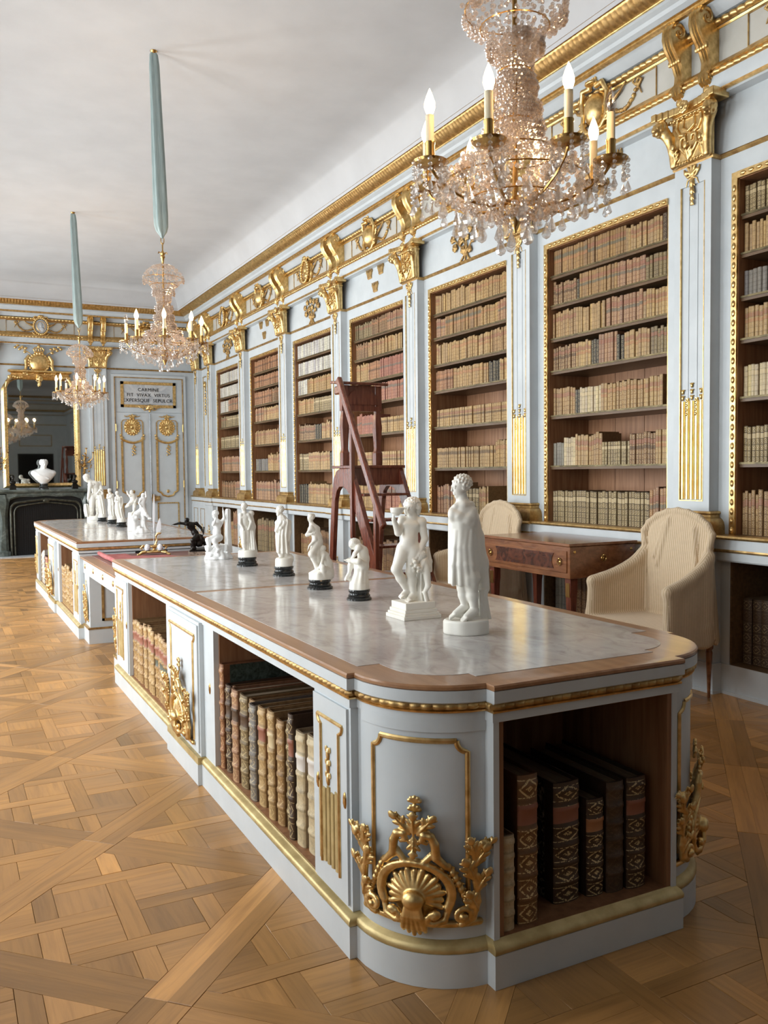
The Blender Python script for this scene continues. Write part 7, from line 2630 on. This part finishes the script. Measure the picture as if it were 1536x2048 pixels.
# ---- double door with overdoor panel
door = empty('door_1', (3.735, FY, 0), kind='structure')
b = MB()
b.box(3.00, 3.06, FY - .05, FY + .002, 0, 3.46); b.box(4.40, 4.46, FY - .05, FY + .002, 0, 3.46); b.box(3.06, 4.40, FY - .05, FY + .002, 3.40, 3.46)
b.build('door_frame', M['paint'], door, smooth=False)
g = MB()
g.box(3.055, 3.070, FY - .058, FY - .02, 0, 3.41); g.box(4.390, 4.405, FY - .058, FY - .02, 0, 3.41); g.box(3.06, 4.40, FY - .058, FY - .02, 3.395, 3.41)
for k in range(56):
    g.ball((4.397, FY - .058, .05 + k * .06), .010, 6, 4, (1, .7, 1.4)); 
    if k < 46: g.ball((3.062, FY - .058, .05 + k * .06), .008, 5, 3, (1, .7, 1.4))
g.build('frame_beading', M['gold_dull'], door)
MB().box(3.07, 4.39, FY - .022, FY + .002, 2.725, 3.395).build('overdoor_panel', M['paint'], door, smooth=False)
pl = MB().box(3.235, 4.205, FY - .034, FY - .018, 2.870, 3.275).build('plaque', M['plaque'], door, smooth=False)
g = MB()
for x0, x1, z0, z1 in ((3.18, 4.26, 3.27, 3.325), (3.18, 4.26, 2.82, 2.875), (3.18, 3.238, 2.82, 3.325), (4.202, 4.26, 2.82, 3.325)):
    g.box(x0, x1, FY - .045, FY - .02, z0, z1)
g.build('plaque_frame', M['gold'], door, smooth=False)
for txt, z, s_ in (('CARMINE', 3.170, .092), ('FIT  VIVAX  VIRTUS', 3.065, .092), ('EXPERSQUE  SEPULCRI', 2.958, .092)):
    cu = bpy.data.curves.new('inscription', 'FONT')
    cu.body = txt; cu.size = s_; cu.align_x = 'CENTER'; cu.align_y = 'CENTER'; cu.extrude = .002; cu.space_character = 1.08
    cu.materials.append(M['iron'])
    o = bpy.data.objects.new('inscription', cu)
    link(o, pl)
    o.location = Vector((3.722, FY - .0365, z)) - WLOC['door_1']
    o.rotation_euler = (math.pi / 2, 0, 0)
def overdoor_mask():
    S = Sculpt((-.24, -.07, -.10), (.24, .006, .10), .005)
    S.ell((0, -.02, .01), (.085, .035, .06), .008, rip=(110, .004))
    for sg in (-1, 1):
        S.stroke([(sg * .05, -.02, .03), (sg * .12, -.024, .0), (sg * .18, -.02, .005), (sg * .21, -.016, .03)], [.018, .014, .012, .008], .006)
        S.stroke([(sg * .04, -.02, -.03), (sg * .10, -.02, -.045), (sg * .14, -.016, -.02)], [.014, .010, .007], .006)
    S.ell((0, -.04, .03), (.03, .02, .03), .006)
    S.ell((0, -.02, -.06), (.02, .016, .026), .006)
    return S
ornament('odm', overdoor_mask, 'overdoor_mask', M['gold'], door, (3.735, FY - .03, 2.815), F0)
def door_rosette():
    S = Sculpt((-.20, -.05, -.19), (.20, .006, .27), .0045)
    S.ell((0, .0, 0), (.155, .022, .165), .004)
    for q in range(16):
        a = 2 * math.pi * q / 16
        S.cone((.05 * math.cos(a), -.016, .053 * math.sin(a)), (.115 * math.cos(a), -.018, .122 * math.sin(a)), .012, .017, .004)
        S.ell((.150 * math.cos(a + .2), -.014, .160 * math.sin(a + .2)), (.018, .014, .018), .004)
    S.ell((0, -.026, 0), (.035, .018, .035), .004)
    for sg in (-1, 1):
        S.stroke([(0, -.02, .19), (sg * .05, -.022, .225), (sg * .09, -.018, .20), (sg * .15, -.012, .215)], [.016, .013, .010, .007], .005)
        S.stroke([(0, -.02, .17), (sg * .04, -.024, .19), (0, -.02, .245)], [.012, .012, .010], .005)
    return S
def trophy_drop():
    S = Sculpt((-.08, -.04, -.20), (.08, .006, .14), .0045)
    S.stroke([(-.05, -.008, .13), (-.01, -.010, .11), (.01, -.012, .05)], [.005, .005, .006], .004)
    for q in range(9):
        S.ell((.026 * math.sin(q * 2.1), -.014, .04 - q * .022), (.024 - .0012 * q, .013, .020), .004)
    return S
for sg, xc in ((-1, 3.39), (1, 4.07)):
    x0, x1 = (3.072, 3.728) if sg < 0 else (3.734, 4.388)
    lf = MB().box(x0, x1, FY - .032, FY + .002, .0, 2.718).build('door_leaf', M['paint'], door, smooth=False)
    WLOC[lf.name] = WLOC['door_1']
    ornament('drose', door_rosette, 'rosette', M['gold'], lf, (xc, FY - .032, 2.435), F0)
    ornament('dtro', trophy_drop, 'flower_drop', M['gold'], lf, (xc + .02, FY - .032, 2.02), F0)
    g = MB()
    gy = lambda d: FY - .032 - d
    for x in (xc - .205, xc + .205):                       # upper panel stiles
        g.box(x - .010, x + .010, gy(.012), FY - .03, 2.24, 2.53)
    g.tube([(xc - .205, gy(.006), 2.53), (xc - .17, gy(.006), 2.57), (xc - .09, gy(.006), 2.575)], .009, 6)
    g.tube([(xc + .205, gy(.006), 2.53), (xc + .17, gy(.006), 2.57), (xc + .09, gy(.006), 2.575)], .009, 6)
    for x in (xc - .205, xc + .190):                       # long panel
        g.box(x - .020, x + .020, gy(.022), FY - .03, 1.16, 2.16)
    g.tube([(xc - .22 + .44 * f, gy(.012), 2.20 - .075 * math.sin(math.pi * f)) for f in np.linspace(0, 1, 13)], .024, 6)
    for x in (xc - .21, xc + .20):
        g.ball((x, gy(.016), 2.22), .035, 8, 6, (1, .7, 1)); g.ball((x + (.02 if x > xc else -.02), gy(.012), 2.275), .022, 8, 5)
    g.tube([(xc - .205, gy(.012), 1.16), (xc - .14, gy(.012), 1.13), (xc - .10, gy(.012), 1.075), (xc, gy(.012), 1.05), (xc + .10, gy(.012), 1.075), (xc + .13, gy(.012), 1.13), (xc + .19, gy(.012), 1.16)], .019, 6)
    g.ball((xc, gy(.008), 1.155), .03, 8, 5, (1, .5, 1.2))
    for z in (.30, .92):
        g.box(xc - .21, xc + .21, gy(.015), FY - .03, z - .012, z + .012)
    for x in (xc - .205, xc + .205):
        g.box(x - .012, x + .012, gy(.015), FY - .03, .30, .92)
    g.build('leaf_mouldings', M['gold'], lf)
MB().lathe([(.011, 1.03), (.011, 2.70)], (3.731, FY - .058, 0), 8).build('espagnolette_bar', mat('polished_steel', (.30, .31, .33), .25, .9), door)
lk = MB().box(3.745, 3.90, FY - .075, FY - .03, .965, 1.065)
lk.ball((3.86, FY - .09, 1.015), .028, 10, 6, (1.4, .8, .8))
lk.box(3.755, 3.79, FY - .085, FY - .03, .93, 1.10)
lk.build('door_lock', M['gold_dull'], door)
for z in (2.42, 1.30, .35):
    for x in (3.075, 4.385):
        MB().lathe([(.012, -.07), (.012, .07)], (x, FY - .062, z), 8).build('hinge', M['gold_bright'], door)

# ---- fireplace of green marble
fp = empty('fireplace', (1.74, FY - .18, 0), 'green marble fireplace with a scrolled arched opening and black mesh screen', 'fireplace')
XC = 1.74
def jamb(sg):
    b = MB()
    # bulging scroll jamb, wider at the foot and shoulder
    lv = [(.0, .64, .86, .34), (.10, .64, .86, .34), (.13, .66, .84, .31), (.40, .665, .82, .29), (.65, .67, .80, .28), (.85, .66, .83, .31), (1.00, .64, .86, .35), (1.08, .65, .84, .33), (1.15, .66, .83, .31)]
    rs = []
    for z, a, c, d in lv:
        r_ = [(XC + sg * a, FY, z), (XC + sg * a, FY - d + .05, z), (XC + sg * (a + .05), FY - d, z), (XC + sg * (c - .04), FY - d, z), (XC + sg * c, FY - d + .06, z), (XC + sg * c, FY, z)]
        rs.append(r_)
    return b.rings(rs)
for sg in (-1, 1):
    jamb(sg).build('jamb', M['green_marble'], fp, angle=40)
# arched lintel with a moulded edge
b = MB()
rs = []
for f in np.linspace(-1, 1, 25):
    x = XC + f * .68
    zi = 1.105 - .10 * abs(f) ** 6 + .012 * math.cos(f * 9) * (1 - abs(f))
    if abs(f) > .93: zi -= .14 * (abs(f) - .93) / .07
    rs.append([(x, FY - .01, 1.19), (x, FY - .30, 1.19), (x, FY - .30, zi + .03), (x, FY - .27, zi), (x, FY - .01, zi)])
b.rings(rs).build('lintel', M['green_marble'], fp, angle=40)
b = MB()
b.rings([[(XC - .86 - o_, FY - .36 - o_, z), (XC + .86 + o_, FY - .36 - o_, z), (XC + .86 + o_, FY, z), (XC - .86 - o_, FY, z)] for o_, z in ((-.05, 1.165), (-.03, 1.18), (.0, 1.195), (.012, 1.21), (.012, 1.228), (.0, 1.238))])
b.build('mantel_shelf', M['green_marble'], fp, angle=30)
b = MB()
for r_, w in ((.0, .022), (.06, .014)):
    pts = [(XC - .615 + r_, FY - .255, .0), (XC - .615 + r_, FY - .255, .86 - r_)] + [(XC - .615 + r_ + .12 * (1 - math.cos(t)), FY - .255, .86 - r_ + .14 * math.sin(t)) for t in np.linspace(.2, math.pi / 2, 6)]
    pts2 = [(2 * XC - x, y, z) for x, y, z in pts][::-1]
    b.tube(pts + [(XC - .2, FY - .255, 1.035 - r_), (XC, FY - .258, 1.055 - r_), (XC + .2, FY - .255, 1.035 - r_)] + pts2, w, 6)
b.ball((XC, FY - .262, 1.03), .05, 10, 6, (1.2, .5, .9))
b.build('opening_moulding', mat('dark_green_bronze', rough=.35, metal=.5, build=noisy((.035, .038, .028), (.10, .095, .07), 20)), fp)
MB().box(XC - .66, XC + .66, FY - .20, FY - .19, 0, 1.12).build('firebox', M['dark'], fp, smooth=False)
b = MB()
for k in range(31):
    x = XC - .57 + k * .038
    h = 1.0 - .12 * max(0, abs(x - XC) / .57 - .7) / .3
    b.box(x - .003, x + .003, FY - .232, FY - .226, .02, h)
for k in range(26):
    z = .03 + k * .038
    w = .57 if z < .88 else .50
    b.box(XC - w, XC + w, FY - .236, FY - .232, z - .003, z + .003)
b.build('mesh_screen', M['iron'], fp, smooth=False, kind='stuff')
b = MB().box(XC - .92, XC + .92, FY - .58, FY - .0, -.008, .018)
b.build('hearth_slab', M['plaque'], fp, smooth=False)

# ---- gilt mirror over the mantel
mr = empty('mirror', (1.715, FY - .05, 1.30), 'large gilt-framed wall mirror crowned by a round shield above the green fireplace', 'mirror')
XM = 1.715
def arch_pts(w, z0, z1, r, n=7):
    p = [(XM - w, z0), (XM - w, z1 - r)]
    p += [(XM - w + r * (1 - math.cos(t)), z1 - r + r * math.sin(t)) for t in np.linspace(0, math.pi / 2, n)][1:]
    q = [(2 * XM - x, z) for x, z in p][::-1]
    return p + q
gl = MB()
a = arch_pts(.60, 1.34, 3.30, .20)
gl.rings([[(x, FY - .030, z) for x, z in a], [(x, FY - .022, z) for x, z in a]])
gl.build('mirror_glass', M['mirror'], mr, smooth=False)
fr = MB()
outer = arch_pts(.685, 1.272, 3.30, .26); inn = arch_pts(.585, 1.352, 3.285, .20)
mid = arch_pts(.640, 1.305, 3.292, .23)
loop = lambda pts, y: [(x, y, z) for x, z in pts]
n = len(outer)
for A, ya, B, yb in ((outer, FY + .0, outer, FY - .045), (outer, FY - .045, mid, FY - .075), (mid, FY - .075, inn, FY - .040), (inn, FY - .040, inn, FY - .022)):
    ra, rb = loop(A, ya), loop(B, yb)
    fr.add(ra + rb, [(i, (i + 1) % n, n + (i + 1) % n, n + i) for i in range(n)])
fr.build('mirror_frame', M['gold'], mr, angle=50)
for sg in (-1, 1):
    b = MB()
    for k in range(34):
        b.ball((XM + sg * .592, FY - .046, 1.40 + k * .05), .012, 6, 4, (.8, .8, 1.5))
    b.build('frame_beading', M['gold_bright'], mr, kind='stuff')
b = MB()
b.rings([[(XM - w, FY, z), (XM - w, FY - d, z), (XM + w, FY - d, z), (XM + w, FY, z)] for w, d, z in ((.50, .05, 3.30), (.52, .08, 3.36), (.50, .085, 3.40), (.56, .13, 3.43), (.56, .13, 3.455), (.53, .10, 3.465))])
b.build('crest_ledge', M['gold'], mr, angle=30)
def crest_sculpt():
    S = Sculpt((-.60, -.16, -.36), (.60, .006, .52), .0075)
    S.ell((0, -.04, .13), (.165, .075, .165), .01)
    for q in range(22):
        a = 2 * math.pi * q / 22
        S.ell((.178 * math.cos(a), -.045, .13 + .178 * math.sin(a)), (.026, .026, .026), .008)
    for sg in (-1, 1):
        S.stroke([(sg * .18, -.05, .26), (sg * .23, -.05, .18), (sg * .225, -.05, .06), (sg * .25, -.05, -.04), (sg * .20, -.05, -.09), (sg * .10, -.06, -.07)], [.024, .030, .028, .026, .022, .018], .01)
        S.stroke(spiral(sg * .26, -.05, -.06, .045, 1.2, 1.0, sg), [.016, .010], .006)
        S.stroke([(sg * .12, -.03, .28), (sg * .22, -.03, .35), (sg * .33, -.028, .42)], [.010, .009, .007], .006)
        for x, z in ((.24, .33), (.28, .42), (.33, .38), (.36, .45), (.40, .41), (.22, .40)):
            S.ell((sg * x, -.028, z), (.030, .014, .026), .006)
        for j in range(7):
            S.ell((sg * (.30 + .038 * j), -.06, -.14 - .012 * math.sin(j)), (.026, .026, .028), .008)
        S.stroke([(sg * .50, -.05, -.14), (sg * .565, -.05, -.24), (sg * .585, -.04, -.33)], [.03, .03, .02], .01)
    S.box((-.08, -.085, .315), (.08, 0, .345), .006)
    for q in range(5):
        x = (q - 2) * .036
        S.stroke([(x, -.06, .34), (x * 1.25, -.065, .38), (x * .8, -.06, .42)], .013, .005)
    S.ell((0, -.06, .44), (.026, .026, .03), .004)
    S.ell((0, -.07, -.15), (.06, .045, .07), .01, rip=(70, .006)); S.ell((0, -.06, -.25), (.03, .03, .06), .01)
    return S
ornament('crest', crest_sculpt, 'crest', M['gold'], mr, (1.70, FY - .03, 3.47), F0)

# ---- wall sconces beside the mirror
def sconce(x, label):
    t = empty('wall_sconce', (x, FY, 1.78), label, 'sconce', 'branched sconces beside the mirror')
    S = Sculpt((-.22, -.30, -.32), (.24, .004, .30), .007)
    S.stroke([(0, -.01, -.28), (0, -.03, -.1), (.01, -.03, .08)], [.018, .022, .016], .006)
    rs_ = random.Random(3)
    for sg, h in ((-1, .02), (1, .06), (.15, .14)):
        S.stroke([(0, -.03, -.06), (sg * .07, -.12, -.10 + h), (sg * .14, -.17, -.02 + h), (sg * .15, -.17, .08 + h)], [.010, .009, .008, .010], .005)
        S.ell((sg * .15, -.17, .09 + h), (.030, .030, .010), .005)
    for q in range(26):
        a, r_ = rs_.uniform(0, 6.3), rs_.uniform(.02, .13)
        S.ell((r_ * math.cos(a), -.03 - rs_.uniform(0, .10), -.06 + 1.5 * r_ * math.sin(a)), (.018, .012, .018), .004)
    S.build('branches', M['brass'], t)
    b = MB()
    for q in range(26):
        gem(b, (rs_.uniform(-.17, .17), -.10 - rs_.uniform(0, .09), rs_.uniform(-.14, .02)), .010)
    b.build('crystals', M['crystal'], t, local=True, smooth=False, kind='stuff')
sconce(2.47, 'gilt branched wall sconce between the mirror frame and the fluted gilt pilaster')
sconce(.955, 'gilt branched wall sconce on the other side of the mirror, cut by the picture edge')

# ---- busts on the mantel
def marble_bust(t):
    S = Sculpt((-.24, -.15, .085), (.24, .13, .56), .005)
    S.loft([(.10, 0, 0, .05, .05), (.13, 0, 0, .085, .065), (.18, 0, 0, .140, .085), (.25, 0, 0, .195, .095), (.30, 0, .003, .212, .095), (.34, 0, .006, .190, .085), (.37, 0, .008, .125, .070), (.39, 0, .01, .075, .06)], .02)
    for sg in (-1, 1): S.ell((sg * .165, .01, .305), (.055, .07, .050), .02)
    S.cone((0, .01, .36), (.005, .0, .43), .060, .052, .02)
    head(S, (.01, -.012, .470), .178, (.16, -.98, -.06))
    for k in range(6):
        S.stroke([(-.165 + .03 * k, -.052 - .004 * k, .335 - .012 * k), (-.075 + .03 * k, -.083, .265 - .014 * k), (.02 + .016 * k, -.076, .215 - .006 * k)], [.010, .010, .006], .016)
    S.build('bust_figure', M['statue2'], t)
    socle(t, .088, .105)
t = empty('marble_bust', (1.705, FY - .27, 1.239), 'white marble bust of a draped man on a black socle, centre of the mantel shelf', 'bust')
marble_bust(t)
for x, lb in ((1.17, 'small black bust on the mantel shelf, on the window side of the white bust'), (2.255, 'small black bust on the mantel shelf, on the door side of the white bust')):
    t = empty('small_bust', (x, FY - .27, 1.239), lb, 'bust', 'black busts on the mantel')
    S = Sculpt((-.08, -.07, .085), (.08, .07, .285), .0045)
    S.loft([(.09, 0, 0, .028, .028), (.12, 0, 0, .055, .04), (.145, 0, 0, .062, .042), (.165, 0, 0, .035, .032)], .012)
    S.cone((0, 0, .15), (0, 0, .20), .020, .020, .008)
    head(S, (0, -.006, .225), .085, (.2 if x < 1.7 else -.3, -.95, 0), beard=True)
    S.build('bust_figure', M['bronze'], t)
    MB().box(-.055, .055, -.05, .05, 0, .075).box(-.045, .045, -.04, .04, .075, .095).build('bust_base', M['bronze'], t, local=True, smooth=False, bevel=.004)
